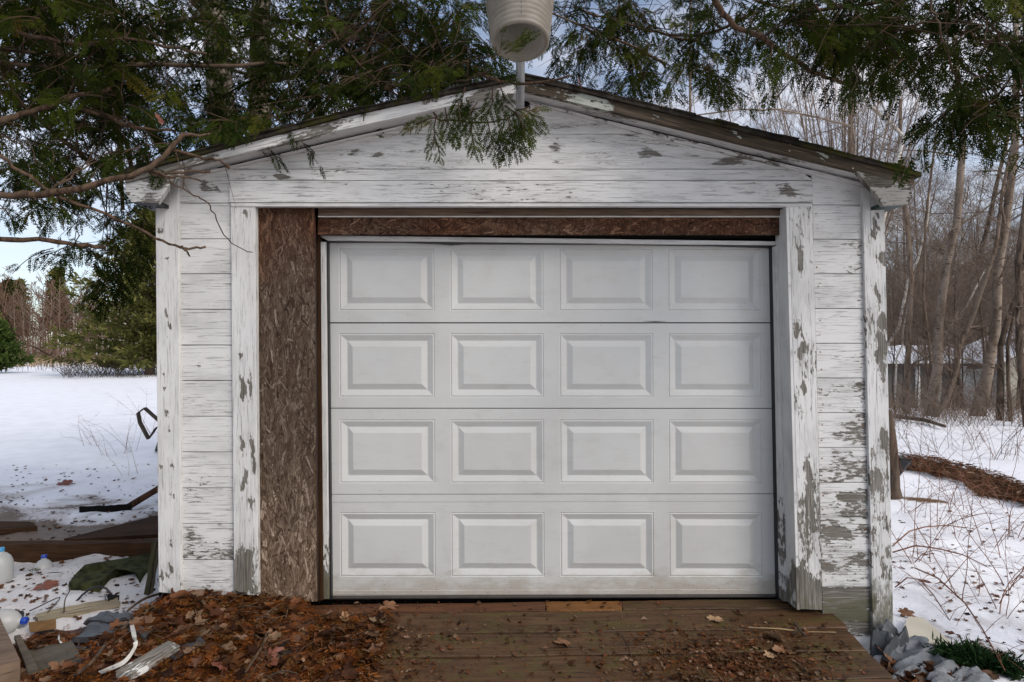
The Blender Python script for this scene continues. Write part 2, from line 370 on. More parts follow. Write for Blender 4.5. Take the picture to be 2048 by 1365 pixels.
# dark sheathing behind everything on the front
sh = MB(); sh.box((-1.95, .03, -.3), (-1.40, .06, 1.95)); sh.box((1.75, .03, -.3), (2.22, .06, 1.95)); sh.box((-1.5, .035, 2.345), (1.75, .05, 2.62))
build(sh, 'sheathing', DARKGAP, G); rel(bpy.data.objects['sheathing'])
# corner boards and opening casings
board('corner_board', [(310.5, 372), (356, 360), (362.5, 1190), (317, 1185)], -.018, .04, P_WHITE, 'z', .20, lambda x, y: .3*smooth(1080, 1180, y), .018, G)
board('corner_board', [(1725, 372), (1768.5, 385), (1788, 1300), (1747, 1300)], -.018, .04, P_WHITE, 'z', wrc, mb_, .02, G)
board('casing', [(461, 406.5), (510, 406.5), (516, 1192), (468, 1188)], -.016, .035, P_WHITE, 'z', wb, lambda x, y: .4*smooth(1090, 1185, y), .014, G)
board('casing', [(1578, 407), (1625.5, 407), (1645, 1221), (1600, 1219)], -.016, .035, P_WHITE, 'z', wcs, lambda x, y: .5*smooth(1150, 1220, y), .02, G)
# header board, drip strip and the gable siding above
board('header_board', [(458.5, 362), (1626, 362), (1626, 405), (458.5, 405)], -.012, .03, P_WHITE, 'x', .31, 0, .045, G)
board('drip_strip', [(461, 407), (1625, 407), (1623, 413.5), (463, 413.5)], -.022, .035, P_WHITE, 'x', .2, 0, .08, G)
def rakeY(x):   # lower edge of the rake frieze in the photograph's pixels on the wall plane
    xs = [330, 423, 700, 900, 1041, 1348, 1589, 1740, 1760]; ys = [368, 345, 280, 232, 200, 284, 338, 380, 384]
    return np.interp(x, xs, ys)
def gable_board(y0, y1, xa=None, xb=None):
    """clip a course of siding to the gable slope"""
    def cross(y, side):
        xs = np.linspace(1041, 330, 400) if side < 0 else np.linspace(1041, 1760, 400)
        for x in xs:
            if rakeY(x) > y: return x
        return xs[-1]
    a0, a1 = cross(max(y0, 203), -1)-6, cross(y1, -1)-14; b0, b1 = cross(max(y0, 203), 1)+6, cross(y1, 1)+14
    if xa: a0 = max(a0, xa); a1 = max(a1, xa)
    if xb: b0 = min(b0, xb); b1 = min(b1, xb)
    board('plank', [(a0, y0+1.1), (b0, y0+1.1), (b1, y1), (a1, y1)], .002+rnd.uniform(-.001, .001), .02, P_WHITE, 'x', .33, 0, .035, G)
gable_board(196, 268); gable_board(268, 338); gable_board(338, 361, 458.5, 1627)

# roof trims: polylines measured along each rake
def strip(name, top, bot, Y, t, mat, wear, moss=0, yb=None):
    """a long raking board made of short quads joined in one mesh"""
    obs = []
    for i in range(len(top)-1):
        obs.append((top[i], top[i+1], bot[i+1], bot[i]))
    V, Fc, UV = [], [], []; ou = rnd.uniform(0, 40); dist = 0
    for (a, b, c, d) in obs:
        A, B, C_, D = [onY(*p, Y) for p in (a, b, c, d)]; n = max(2, int((B-A).length/.03)); m = 4
        base = len(V)
        for j in range(m+1):
            for i in range(n+1):
                s, v = i/n, j/m; p = A*(1-s)*(1-v)+B*s*(1-v)+C_*s*v+D*(1-s)*v
                V.append(p); UV.append((ou+dist+s*(B-A).length, v*(A-D).length))
        for j in range(m):
            for i in range(n):
                k = base+j*(n+1)+i; q = (k, k+n+1, k+n+2, k+1); Fc.append(q)
        # underside and top returning back
        for j in (0, m):
            b2 = len(V)
            for i in range(n+1):
                p = V[base+j*(n+1)+i]; V.append(Vector((p.x, Y+t, p.z))); UV.append((UV[base+j*(n+1)+i][0], UV[base+j*(n+1)+i][1]+t))
            for i in range(n):
                k = base+j*(n+1)+i; Fc.append((k, k+1, b2+i+1, b2+i) if j == 0 else (k+1, k, b2+i, b2+i+1))
        dist += (B-A).length
    # end caps
    me = bpy.data.meshes.new(name); me.from_pydata([tuple(v) for v in V], [], Fc); me.update()
    uvl = me.uv_layers.new(name='UVMap'); li = np.empty(len(me.loops), dtype=np.int32); me.loops.foreach_get('vertex_index', li)
    uvl.data.foreach_set('uv', np.array(UV, dtype=np.float32)[li].ravel())
    A = np.array([tuple(v) for v in V]); x, y = to_px(A); w = wearf(x, y, wear(x, y) if callable(wear) else wear)
    for nm, vv in (('wear', w), ('moss', (moss(x, y) if callable(moss) else moss)+np.zeros(len(V)))):
        at = me.attributes.new(nm, 'FLOAT', 'POINT'); at.data.foreach_set('value', vv.astype(np.float32))
    o = link(name, me, mat, G); rel(o); return o
OV = -.15
Lt = [(1046, 157), (900, 187), (700, 230), (560, 266), (406, 308), (250, 347)]
Lb = [(1046, 183), (900, 212), (700, 256), (560, 289), (406, 325), (250, 366)]
Rt = [(1046, 157), (1140, 178), (1348, 229), (1560, 281), (1700, 317), (1833, 351)]
Rb = [(1046, 181), (1140, 203), (1348, 254), (1560, 306), (1700, 340), (1826, 371)]
strip('fascia', Lt, Lb, OV, .03, P_WHITE, lambda x, y: .46+.2*smooth(420, 260, x)+.1*smooth(900, 1000, x), .22)
strip('fascia', Rt, Rb, OV, .03, P_BROWN, lambda x, y: .98-.45*smooth(1300, 1060, x), .3)
# soffit boards (undersides between fascia and wall)
def soffit(bot, xs0, mat, wear):
    V, Fc, UV = [], [], []; n = 0
    P = [onY(*b, OV+.03) for b in bot]
    for i, p in enumerate(P):
        V += [(p.x, OV+.032, p.z+.004), (p.x, .0, p.z+.004)]; UV += [(i*.5, 0), (i*.5, .15)]
        if i: k = 2*i; Fc.append((k-2, k-1, k+1, k))
    me = bpy.data.meshes.new('soffit'); me.from_pydata(V, [], Fc); me.update()
    uvl = me.uv_layers.new(name='UVMap')
    for l in me.loops: uvl.data[l.index].uv = UV[l.vertex_index]
    for nm, vv in (('wear', wear), ('moss', 0)):
        at = me.attributes.new(nm, 'FLOAT', 'POINT'); at.data.foreach_set('value', np.full(len(V), vv, dtype=np.float32))
    o = link('soffit', me, mat, G); rel(o)
soffit(Lb, 0, P_WHITE, .15); soffit(Rb, 0, P_WHITE, .42)
# raking frieze flat on the wall
def frieze(side):
    if side < 0: X = [1032, 900, 700, 560, 423, 352]
    else: X = [1058, 1140, 1348, 1560, 1660, 1738]
    b = [(x, float(rakeY(x))) for x in X]; src = Lb if side < 0 else Rb
    sx = sorted(src); t = []
    for x in X:
        # where the soffit meets the wall, projected on the wall plane
        P = [onY(*p, OV) for p in sx]; w = onY(x, 300, 0).x; z = np.interp(w, [p.x for p in P], [p.z for p in P])
        q = to_px(np.array([[w, -.02, z]])); t.append((float(q[0][0]), float(q[1][0])-1))
    strip('frieze', t, b, -.02, .03, P_WHITE, lambda x, y: (.16 if side < 0 else .46-.1*smooth(1500, 1700, x)), 0)
frieze(-1); frieze(1)
# cornice returns: the boxed ends of the eaves
def poly_plate(name, pts, Y, t, mat, wear, moss=0, along='x', parent=G, tri=True):
    import mathutils
    P = [onY(*p, Y) for p in pts]
    # subdivide by a fan over a grid: clip small grid to polygon using triangulation of the outline
    tes = mathutils.geometry.tessellate_polygon([P]); V = [tuple(p) for p in P]; n = len(P)
    Fc = [tuple(f) for f in tes]; V += [(p.x, Y+t, p.z) for p in P]
    Fc += [(i, (i+1) % n, n+(i+1) % n, n+i) for i in range(n)]
    me = bpy.data.meshes.new(name); me.from_pydata(V, [], Fc); me.update()
    uvl = me.uv_layers.new(name='UVMap')
    for l in me.loops:
        v = V[l.vertex_index]; uvl.data[l.index].uv = (v[0]+3.3, v[2]+v[1]) if along == 'x' else (v[2]+v[1], v[0]+3.3)
    for nm, vv in (('wear', wear), ('moss', moss)):
        at = me.attributes.new(nm, 'FLOAT', 'POINT'); at.data.foreach_set('value', np.full(len(V), vv, dtype=np.float32))
    o = link(name, me, mat, parent); rel(o); return o
poly_plate('eave_return', [(250, 364), (361, 337), (380, 333), (345, 362), (330, 384), (314, 407), (262, 404), (251, 386)], -.135, .03, P_WHITE, .46)
poly_plate('eave_return', [(1714, 343), (1822, 370), (1825, 396), (1816, 408), (1767, 411.5), (1758, 396), (1747, 383), (1734, 369)], -.155, .03, P_GREY, .80)
# eave soffits behind the returns and side eave fascias
es = MB()
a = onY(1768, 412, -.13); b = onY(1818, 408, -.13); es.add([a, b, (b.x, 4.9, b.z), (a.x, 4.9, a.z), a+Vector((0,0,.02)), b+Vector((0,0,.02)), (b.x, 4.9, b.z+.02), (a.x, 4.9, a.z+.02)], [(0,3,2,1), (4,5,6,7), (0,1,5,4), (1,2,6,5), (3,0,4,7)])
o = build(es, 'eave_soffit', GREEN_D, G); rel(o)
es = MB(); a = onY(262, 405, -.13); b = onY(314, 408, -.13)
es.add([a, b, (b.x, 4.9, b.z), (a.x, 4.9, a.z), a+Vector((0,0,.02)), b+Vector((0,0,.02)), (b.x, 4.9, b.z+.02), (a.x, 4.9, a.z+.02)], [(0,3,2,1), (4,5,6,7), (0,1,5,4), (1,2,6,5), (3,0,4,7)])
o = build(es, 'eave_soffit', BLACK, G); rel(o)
# roof slabs following the sagging rake, dark with moss
ROOF = MT('mossy_shingles', .95, .1); v = ROOF.co('Object', (1, 1, 1)); n = ROOF.noise(v, 14, 6, .65); n2 = ROOF.noise(v, 3, 5, .6)
c = ROOF.mix(ROOF.smask(n, .35, .65), (.018,.015,.012), (.05,.042,.034)); c = ROOF.mix(ROOF.smask(n2, .5, .62), c, (.045,.042,.010)); ROOF.col(c); ROOF.bump(n, .02); ROOF = ROOF.m
def slab(top):
    P = [onY(*p, OV-.02) for p in top]; mb = MB(); Z = [(p.x, p.z) for p in P]; d = .02
    if Z[0][0] < Z[-1][0]: Z[0] = (Z[0][0]-.01, Z[0][1])
    ext = ((Z[-1][0]-Z[-2][0]), (Z[-1][1]-Z[-2][1])); k = .03/abs(ext[0]); Z[-1] = (Z[-1][0]+ext[0]*k, Z[-1][1]+ext[1]*k)
    vs = []; fs = []
    for x, z in Z: vs += [(x, OV-.02, z), (x, OV-.02, z+d), (x, 5.0, z+d), (x, 5.0, z)]
    for i in range(len(Z)-1):
        a = 4*i; b = a+4; fs += [(a, b, b+1, a+1), (a+1, b+1, b+2, a+2), (a+3, a, b, b+3)[::-1], (a+2, b+2, b+3, a+3)]
    e = 4*(len(Z)-1); fs += [(0, 1, 2, 3), (e+3, e+2, e+1, e)]
    mb.add(vs, fs); o = build(mb, 'roof', ROOF, G); rel(o)
    # uneven shingle butts along the rake
    L = 0
    for i in range(len(Z)-1):
        (x0, z0), (x1, z1) = Z[i], Z[i+1]; seg = math.hypot(x1-x0, z1-z0); n = int(seg/.13)+1
        for k in range(n):
            s0, s1 = k/n-.004, (k+1)/n+.004; sh = MB(); th = rnd.uniform(.006, .012); yo = OV-.02-rnd.uniform(0, .012)
            pa = (lerp(x0, x1, s0), lerp(z0, z1, s0)+d); pb = (lerp(x0, x1, s1), lerp(z0, z1, s1)+d); u = rnd.uniform(-.003, .003)
            vs = [(pa[0], yo, pa[1]+.001), (pb[0], yo, pb[1]+.001), (pb[0], .3, pb[1]+.001), (pa[0], .3, pa[1]+.001),
                  (pa[0], yo, pa[1]+th+u), (pb[0], yo+rnd.uniform(-.01, .01), pb[1]+th-u), (pb[0], .3, pb[1]+th), (pa[0], .3, pa[1]+th)]
            sh.add(vs, [(0,3,2,1), (4,5,6,7), (0,1,5,4), (1,2,6,5), (2,3,7,6), (3,0,4,7)]); o = build(sh, 'shingle', ROOF, G); rel(o)
slab(Lt); slab(Rt)
# moss cushions on the right rake
ms = MB()
for i in range(170):
    t = rnd.random(); x = lerp(1350, 1835, t**.8); y = np.interp(x, [p[0] for p in Rt], [p[1] for p in Rt])-rnd.uniform(4, 9); p = onY(x, y, OV+rnd.uniform(-.01, .12)); r = rnd.uniform(.005, .014)
    q = [p+Vector((rnd.gauss(0, 1), rnd.gauss(0, 1), rnd.gauss(0, .6))).normalized()*r*rnd.uniform(.7, 1.5) for _ in range(5)]
    ms.add(q, [(0,1,2), (0,2,3), (0,3,4), (1,4,2), (2,4,3), (0,4,1)])
o = build(ms, 'moss', mat_plain('moss', (.055,.055,.010), .95, .1, .5, 40), G, kind='stuff'); rel(o)
# walls of the body behind the front, side siding as long planks
for sx, x0 in ((-1, onY(319, 700, 0).x), (1, onY(1772, 700, 0).x)):
    b = MB(); b.box((x0-.02 if sx > 0 else x0+.0, .05, -.35), (x0 if sx > 0 else x0+.02, 4.9, 1.02+1.514-.18)); o = build(b, 'side_wall', mat_plain('side_paint', (.6,.6,.58), .7, .2) if sx < 0 else bpy.data.materials['side_paint'], G); rel(o)
b = MB(); b.box((-1.95, 4.88, -.35), (2.2, 4.9, 2.4)); o = build(b, 'back_wall', bpy.data.materials['side_paint'], G); rel(o)

# ---- the opening: reveals, OSB infill, lintel, door frame
DY = .19
osb_mat = MT('osb_strands', .8, .2); r = osb_mat.attr('rnd'); c = osb_mat.ramp(r, [(0, (.035,.020,.012)), (.3, (.085,.054,.036)), (.6, (.125,.088,.062)), (.85, (.21,.16,.12)), (1, (.36,.29,.23))])
pz = osb_mat.N('ShaderNodeNewGeometry'); sx = osb_mat.N('ShaderNodeSeparateXYZ'); osb_mat.L(pz.outputs['Position'], sx.inputs[0])
gn = osb_mat.noise(osb_mat.pos((90, 60, 12)), 1, 5, .65, 2.5); blot = osb_mat.noise(osb_mat.pos((3, 3, 2.2)), 1, 4, .6)
c = osb_mat.mix(osb_mat.smask(gn, .36, .66), c, osb_mat.mix(1.0, c, (.42,.38,.34), 'MULTIPLY'))
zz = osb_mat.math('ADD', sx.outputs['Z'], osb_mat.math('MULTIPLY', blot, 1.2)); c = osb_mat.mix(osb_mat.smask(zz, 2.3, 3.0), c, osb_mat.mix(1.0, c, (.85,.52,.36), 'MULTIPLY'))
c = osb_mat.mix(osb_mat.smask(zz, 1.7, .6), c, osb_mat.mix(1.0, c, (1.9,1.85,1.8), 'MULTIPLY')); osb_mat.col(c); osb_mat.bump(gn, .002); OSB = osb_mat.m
def osb(name, q, Y, t, n, seed, ang=35, hor=False):
    rg = np.random.default_rng(seed); P = [onY(*p, Y) for p in q]; x0 = min(p.x for p in P); x1 = max(p.x for p in P); z0 = min(p.z for p in P); z1 = max(p.z for p in P)
    TL, TR, BR, BL = P; mb = MB(); mb.add([TL, TR, BR, BL]+[p+Vector((0, t, 0)) for p in P], [(0,3,2,1), (0,1,5,4), (1,2,6,5), (2,3,7,6), (3,0,4,7)], rnd=.3)
    V = np.array(mb.v); 
    cx = rg.uniform(0, 1, n); cz = rg.uniform(0, 1, n); Ls = rg.uniform(.05, .17, n); W = rg.uniform(.004, .015, n)*np.where(rg.random(n) < .16, 2.2, 1.0); A = np.radians(rg.normal(0, ang, n)+(90 if not hor else 0)); yy = Y-.0004-rg.uniform(0, .0022, n)
    B = np.array([tuple(p) for p in P]); cen = (B[0]*((1-cx)*(1-cz))[:, None]+B[1]*(cx*(1-cz))[:, None]+B[2]*(cx*cz)[:, None]+B[3]*((1-cx)*cz)[:, None])
    d = np.stack([np.cos(A), np.zeros(n), np.sin(A)], 1); e = np.stack([-np.sin(A), np.zeros(n), np.cos(A)], 1); cen[:, 1] = yy
    tw = rg.uniform(-.0012, .0012, (n, 1))*np.array([0, 1, 0])
    j = rg.uniform(.6, 1.0, (4, n, 1))
    qs = [cen-d*(Ls/2)[:, None]-e*(W/2)[:, None]*j[0]+tw, cen+d*(Ls/2)[:, None]*j[1]-e*(W/2)[:, None]*j[2]-tw, cen+d*(Ls/2)[:, None]*j[3]+e*(W/2)[:, None]-tw, cen-d*(Ls/2)[:, None]*j[0]+e*(W/2)[:, None]*j[3]+tw]
    Q = np.stack(qs, 1).reshape(-1, 3)
    # keep the strands inside the panel outline
    Q[:, 2] = np.clip(Q[:, 2], z0, z1); tz = np.clip((z1-Q[:, 2])/(z1-z0), 0, 1); Q[:, 0] = np.clip(Q[:, 0], TL.x*(1-tz)+BL.x*tz, TR.x*(1-tz)+BR.x*tz)
    base = len(V); Fq = np.arange(n*4).reshape(n, 4)+base
    F0 = np.array([f for f in mb.f]); me = npmesh(name, np.concatenate([V, Q]), np.concatenate([F0, Fq]), {'rnd': np.concatenate([np.full(8, .3), np.repeat(rg.beta(2, 2, n), 4)])})
    o = link(name, me, OSB, G); rel(o); return o
osb('chipboard_panel', [(514.5, 415), (629, 415), (634.5, 1203), (519, 1195)], .035, .02, 4200, 3, 26)
osb('chipboard_strip', [(636, 436), (1568, 434), (1563, 470), (636, 470)], .075, .02, 2200, 5, 40, True)
board('panel_edge_strip', [(511.5, 415), (514.5, 415), (519, 1190), (516, 1190)], .02, .03, W_EDGE, 'z', 0, 0, .2, G, ch=.0008)
board('lintel', [(636, 416), (1571, 416), (1569, 431), (636, 431)], .06, .05, W_LINTEL, 'x', 0, 0, .2, G)
board('trim_line', [(636, 432), (1568, 432), (1568, 434.5), (636, 434.5)], .055, .05, W_EDGE, 'x', 0, 0, .3, G, ch=.0006)
board('door_stop', [(636, 471), (1552, 483), (1552, 490.5), (654, 481)], .13, .03, P_WHITE, 'x', .15, 0, .06, G)
bpy.data.objects['door_stop'].name = 'door_stop'
board('door_stop', [(641, 484), (650.5, 484), (657, 1199), (646, 1199)], .13, .03, P_WHITE, 'z', lambda x, y: .2+.5*smooth(1000, 1190, y), lambda x, y: .9*smooth(1080, 1190, y), .02, G)
board('door_stop', [(1552, 492), (1562.5, 487), (1584, 1205), (1566, 1203)], .10, .05, P_WHITE, 'z', lambda x, y: .22+.35*smooth(900, 1190, y), lambda x, y: .3*smooth(1080, 1190, y), .02, G)
board('frame_post', [(630.5, 415), (640, 470), (646.5, 1201), (634.5, 1203)], .12, .05, W_DARK, 'z', 0, 0, .3, G)
tp = MB(); a, b = onY(631, 470, .05), onY(635.5, 1200, .05); tp.add([a, a+Vector((.003, 0, 0)), b+Vector((.003, 0, 0)), b, a+Vector((0, .004, 0)), a+Vector((.003, .004, 0)), b+Vector((.003, .004, 0)), b+Vector((0, .004, 0))], [(0,3,2,1), (0,1,5,4), (1,2,6,5), (3,0,4,7)])
o = build(tp, 'blue_flashing', BLUE, G); rel(o)
# right reveal (jamb) as a board standing perpendicular to the wall, with paint
def side_board(name, top, bot, Y0, Y1, facing, mat, wear, moss=0):
    A = onY(*top, Y0); B = onY(*bot, Y0); n = 60; V = []; UV = []; Fc = []
    for i in range(n+1):
        t = i/n
        for k in range(5): p = A.lerp(B, t); V.append((p.x, lerp(Y0, Y1, k/4), p.z)); UV.append((t*2.3+7, k*.05))
    for i in range(n):
        for k in range(4): a = i*5+k; Fc.append((a, a+1, a+6, a+5))
    me = bpy.data.meshes.new(name); me.from_pydata(V, [], Fc); me.update(); uvl = me.uv_layers.new(name='UVMap')
    for l in me.loops: uvl.data[l.index].uv = UV[l.vertex_index]
    x, y = to_px(np.array(V))
    for nm, f in (('wear', wear), ('moss', moss)):
        at = me.attributes.new(nm, 'FLOAT', 'POINT'); vv = (f(x, y) if callable(f) else f)+np.zeros(len(V)); at.data.foreach_set('value', vv.astype(np.float32))
    o = link(name, me, mat, G); rel(o); md = o.modifiers.new('thick', 'SOLIDIFY'); md.thickness = .018; md.offset = facing; return o
side_board('jamb', (1578.5, 414), (1600.5, 1220), -.014, .125, 1, P_WHITE, lambda x, y: .12+.62*smooth(960, 1180, y), lambda x, y: .5*smooth(1100, 1210, y))
0 and side_board('jamb', (509, 414), (514, 1196), -.014, .04, -1, P_WHITE, .3, 0)
# black weather seal round the door, and black boxes standing in for the darkness inside
sl = MB()
def seal(a, b, w, Y0, Y1):
    A, B = onY(*a, Y0), onY(*b, Y0); W = Vector(w)
    sl.add([A, A+W, B+W, B, A+Vector((0, Y1-Y0, 0)), A+W+Vector((0, Y1-Y0, 0)), B+W+Vector((0, Y1-Y0, 0)), B+Vector((0, Y1-Y0, 0))], [(0,3,2,1), (0,1,5,4), (1,2,6,5), (2,3,7,6), (3,0,4,7)])
seal((651, 484), (658, 1200), (.014, 0, 0), .155, .20); seal((1543.5, 494), (1557, 1203), (.03, 0, 0), .15, .20)
A = [(652, 484), (800, 484), (880, 487), (900, 489), (930, 487), (1200, 488), (1400, 490), (1546, 495)]
for i in range(len(A)-1): seal(A[i], A[i+1], (0, 0, .022), .15, .21)
o = build(sl, 'weather_seal', BLACK, G); rel(o)
dk = MB(); dk.box((-1.4, .26, -.1), (1.9, .27, 2.5)); dk.box((-1.3, .14, 2.19), (1.72, .2, 2.4)); o = build(dk, 'interior_darkness', DARKGAP, G); rel(o)

# ---- overhead door: four sections, four raised panels in each
DM = MT('door_enamel', .42, .4); v = DM.pos((7, 1, 330)); g = DM.noise(v, 1, 3, .5); pp = DM.N('ShaderNodeNewGeometry'); sx = DM.N('ShaderNodeSeparateXYZ'); DM.L(pp.outputs['Position'], sx.inputs[0])
grim = DM.noise(DM.pos((7, 7, 16)), 1, 6, .65); sp = DM.noise(DM.pos((120, 120, 120)), 1, 2, .5); big = DM.noise(DM.pos((1.5, 1, 1.1)), 1, 4, .55)
low = DM.smask(DM.math('ADD', sx.outputs['Z'], DM.math('MULTIPLY', grim, -.35)), .02, -.16)
c = DM.mix(DM.smask(big, .35, .7), (.585,.58,.555), (.525,.515,.49)); c = DM.mix(DM.math('MULTIPLY', g, .10), c, (.3,.3,.28))
c = DM.mix(DM.math('MULTIPLY', low, .6), c, (.30,.24,.17)); c = DM.mix(DM.math('MULTIPLY', DM.smask(DM.math('ADD', sp, DM.math('MULTIPLY', low, .06)), .735, .76), .8), c, (.07,.04,.025))
c = DM.mix(DM.math('MULTIPLY', DM.smask(grim, .48, .8), .32), c, (.40,.38,.33)); DM.col(c); DM.bump(g, .0007); DM = DM.m
D = bpy.data.objects.new('overhead_door', None); COL.objects.link(D); D.parent = G; D['label'] = 'off white steel sectional door with sixteen raised panels'; D.matrix_parent_inverse = Matrix.Translation(-G.location); D.location = (0, DY, 0)
dl = edge(653, 482, 660, 1197); dr = edge(1543, 497, 1556, 1190)
secy = [(483, 495, 645, 645), (647.4, 647.2, 816, 816.5), (817.6, 818, 988.5, 987.5), (989.6, 988.8, 1192, 1190)]
cols = [(679, 870), (901, 1088), (1119.5, 1307), (1337, 1524)]
prow = [(497, 622), (667, 795), (839.5, 967), (1025, 1154)]
def dchild(me, name, sm=False):
    o = link(name, me, DM, D); o.matrix_parent_inverse = Matrix.Translation(-Vector(D.location)); return o
for s, (yl, yr, bl, br) in enumerate(secy):
    py0, py1 = prow[s]; mid = DY
    off = lambda y: (y-700)/500*5.0
    xs = []
    mb = MB(); W = lambda x, y, Y=DY: onY(x, y, Y)
    yt = lambda x: lerp(yl, yr, (x-655)/890); yb = lambda x: lerp(bl, br, (x-655)/890)
    ce = [dl]+[None]*8+[dr]
    xe = lambda k, y: (dl(y) if k == 0 else dr(y) if k == 9 else cols[(k-1)//2][(k-1) % 2]+ (y-840)/360*1.5)
    vs = []; ysr = [yt, lambda x: py0, lambda x: py1, yb]
    for j in range(4):
        for k in range(10):
            y = ysr[j](xe(k, 700)); vs.append(W(xe(k, y), y))
    fs = [(j*10+k, (j+1)*10+k, (j+1)*10+k+1, j*10+k+1) for j in range(3) for k in range(9) if not (j == 1 and k % 2 == 1)]
    # edges turned back at top and bottom
    nb = len(vs)
    for k in range(10): vs.append(vs[k]+Vector((0, .03, -.002)))
    for k in range(10): vs.append(vs[30+k]+Vector((0, .03, .002)))
    fs += [(k, k+1, nb+k+1, nb+k) for k in range(9)]+[(30+k, nb+10+k, nb+11+k, 31+k) for k in range(9)]
    mb.add(vs, fs); o = dchild(mb.mesh('section'), 'section')
    for k in range(4):
        a = xe(1+2*k, py0), xe(1+2*k, py1); b = xe(2+2*k, py0), xe(2+2*k, py1)
        C = [W(a[0], py0), W(b[0], py0), W(b[1], py1), W(a[1], py1)]
        cen = sum(C, Vector())/4; rings = [(0, 0), (.005, .0035), (.009, .0005), (.012, .0005), (.044, .0135), (.048, .0135), (.080, .001), (.083, .0005)]
        vs, fs = [], []
        for ins, dp in rings:
            for (cx_, sx_, sz_) in ((C[0], 1, -1), (C[1], -1, -1), (C[2], -1, 1), (C[3], 1, 1)): vs.append(cx_+Vector((sx_*ins, dp, sz_*ins)))
        for i in range(len(rings)-1):
            for q in range(4): a_, b_ = i*4+q, i*4+(q+1) % 4; fs.append((a_, a_+4, b_+4, b_))
        e = (len(rings)-1)*4; fs.append((e+3, e+2, e+1, e)[::-1][::-1]); p = MB(); p.add(vs, fs); dchild(p.mesh('raised_panel'), 'raised_panel')
# long pressed lines on the bottom section, rubber bottom seal
def pline(y0, y1, h=.0025):
    p = MB(); p.add([onY(dl(y0), y0, DY-.0005), onY(dr(y0), y0-2, DY-.0005), onY(dr(y0), y0-1, DY-h), onY(dl(y0), y0+1, DY-h), onY(dr(y1), y1-3, DY-h), onY(dl(y1), y1-1, DY-h), onY(dr(y1), y1-2, DY-.0005), onY(dl(y1), y1, DY-.0005)], [(0,3,2,1), (3,5,4,2), (5,7,6,4)])
    dchild(p.mesh('pressed_rib'), 'pressed_rib')
pline(1003.5, 1001); pline(1181, 1191)
p = MB(); p.tube([onY(658, 1195.5, DY+.0), onY(1200, 1193, DY+.0), onY(1556, 1192, DY+.0)], .011, 8); o = dchild(p.mesh('bottom_seal'), 'bottom_seal'); o.data.materials.clear(); o.data.materials.append(mat_plain('grey_rubber', (.06,.05,.045), .6, .3))
m = MB(); m.tube([onY(1288, 642.6, DY-.001), onY(1310, 643.4, DY-.002), onY(1332, 643, DY-.001)], [.0008, .0022, .0008], 5); dchild(m.mesh('bent_lip'), 'bent_lip').data.materials[0] = BLACK
# dent line is a dark tube; dark specks stay in the enamel material
# rusty nail heads on the right hand planks and fascia
nl = MB()
def nail(x, y, Y, r=.0035):
    p = onY(x, y, Y); n = 8; nl.add([p+Vector((0, -.002, 0))]+[p+Vector((r*math.cos(2*math.pi*i/n), 0, r*math.sin(2*math.pi*i/n))) for i in range(n)], [(0, 1+i, 1+(i+1) % n) for i in range(n)])
for i in range(13):
    y0 = 409+i*69.6
    for dy in (22, 52):
        for xx in (R0(y0)+rnd.uniform(6, 13), R1(y0)-rnd.uniform(5, 12)): nail(xx, y0+dy+rnd.uniform(-5, 5), 0, rnd.uniform(.003, .005))
    for dy in (25, 55):
        nail(L0(y0)+rnd.uniform(6, 12), y0+dy+rnd.uniform(-4, 4), 0, .002); nail(L1(y0)-rnd.uniform(6, 12), y0+dy+rnd.uniform(-4, 4), 0, .002)
for x in np.arange(812, 1600, 158):
    for y in (293, 328): nail(x+rnd.uniform(-3, 3), y, 0, .0025)
o = build(nl, 'nail_head', RUST, G, kind='stuff'); rel(o)
nl = MB()
for x, y in ((1581, 288), (1579, 302), (1706, 337), (1795, 348), (1808, 349), (1785, 373), (1776, 391), (1768, 325)): nail(x, y, OV-.006, .0045)
o = build(nl, 'bright_nail_head', mat_plain('bright_nail', (.6,.5,.36), .5, .4), G, kind='stuff'); rel(o)
# louvre block under the peak
poly_plate('peak_block', [(1012, 204), (1034, 204), (1034, 240), (1014, 240)], -.02, .02, P_WHITE, .1)
poly_plate('peak_notch', [(1009, 207), (1041, 199), (1062, 206), (1056, 214), (1010, 214)], -.006, .004, DARKGAP, 0)

# ------------------------------------------------------------ yard light
YLc = onY(1040.5, 80, -.78)
LT = empty('yard_light', (YLc.x, YLc.y, YLc.z), 'ribbed translucent yard light shade hanging from a grey pipe at the gable peak', 'yard light')
pr = MT('ribbed_acrylic', .25, .5); v = pr.co('Object', (1, 1, 1)); n = pr.noise(v, 14, 5, .6); pr.col(pr.mix(pr.smask(n, .35, .7), (.50,.45,.385), (.38,.33,.27)))
pr.b.inputs['Roughness'].default_value = .45
t = pr.N('ShaderNodeBsdfTranslucent'); t.inputs[0].default_value = (.55, .51, .45, 1); x = pr.N('ShaderNodeMixShader'); x.inputs[0].default_value = .5; pr.L(pr.b.outputs[0], x.inputs[1]); pr.L(t.outputs[0], x.inputs[2])
tr = pr.N('ShaderNodeBsdfTransparent'); x2 = pr.N('ShaderNodeMixShader'); x2.inputs[0].default_value = .12; pr.L(x.outputs[0], x2.inputs[1]); pr.L(tr.outputs[0], x2.inputs[2]); pr.L(x2.outputs[0], pr.o.inputs[0]); ACR = pr.m
vs, fs = [], []; n = 64; prof = [(.117, -.012), (.121, -.016), (.126, -.014)]
for i in range(49):
    t_ = i/48;  z = -.012+t_*.27; r0 = .1255+.033*t_; prof.append((r0+(.0042 if i % 4 < 2 else 0), z))
inner = [(r-.005-(.0012 if i % 3 == 0 else 0), z) for i, (r, z) in enumerate(prof)]
full = inner[::-1]+prof
for r, z in full:
    for k in range(n): a = 2*math.pi*k/n; vs.append((r*math.cos(a), r*math.sin(a), z))
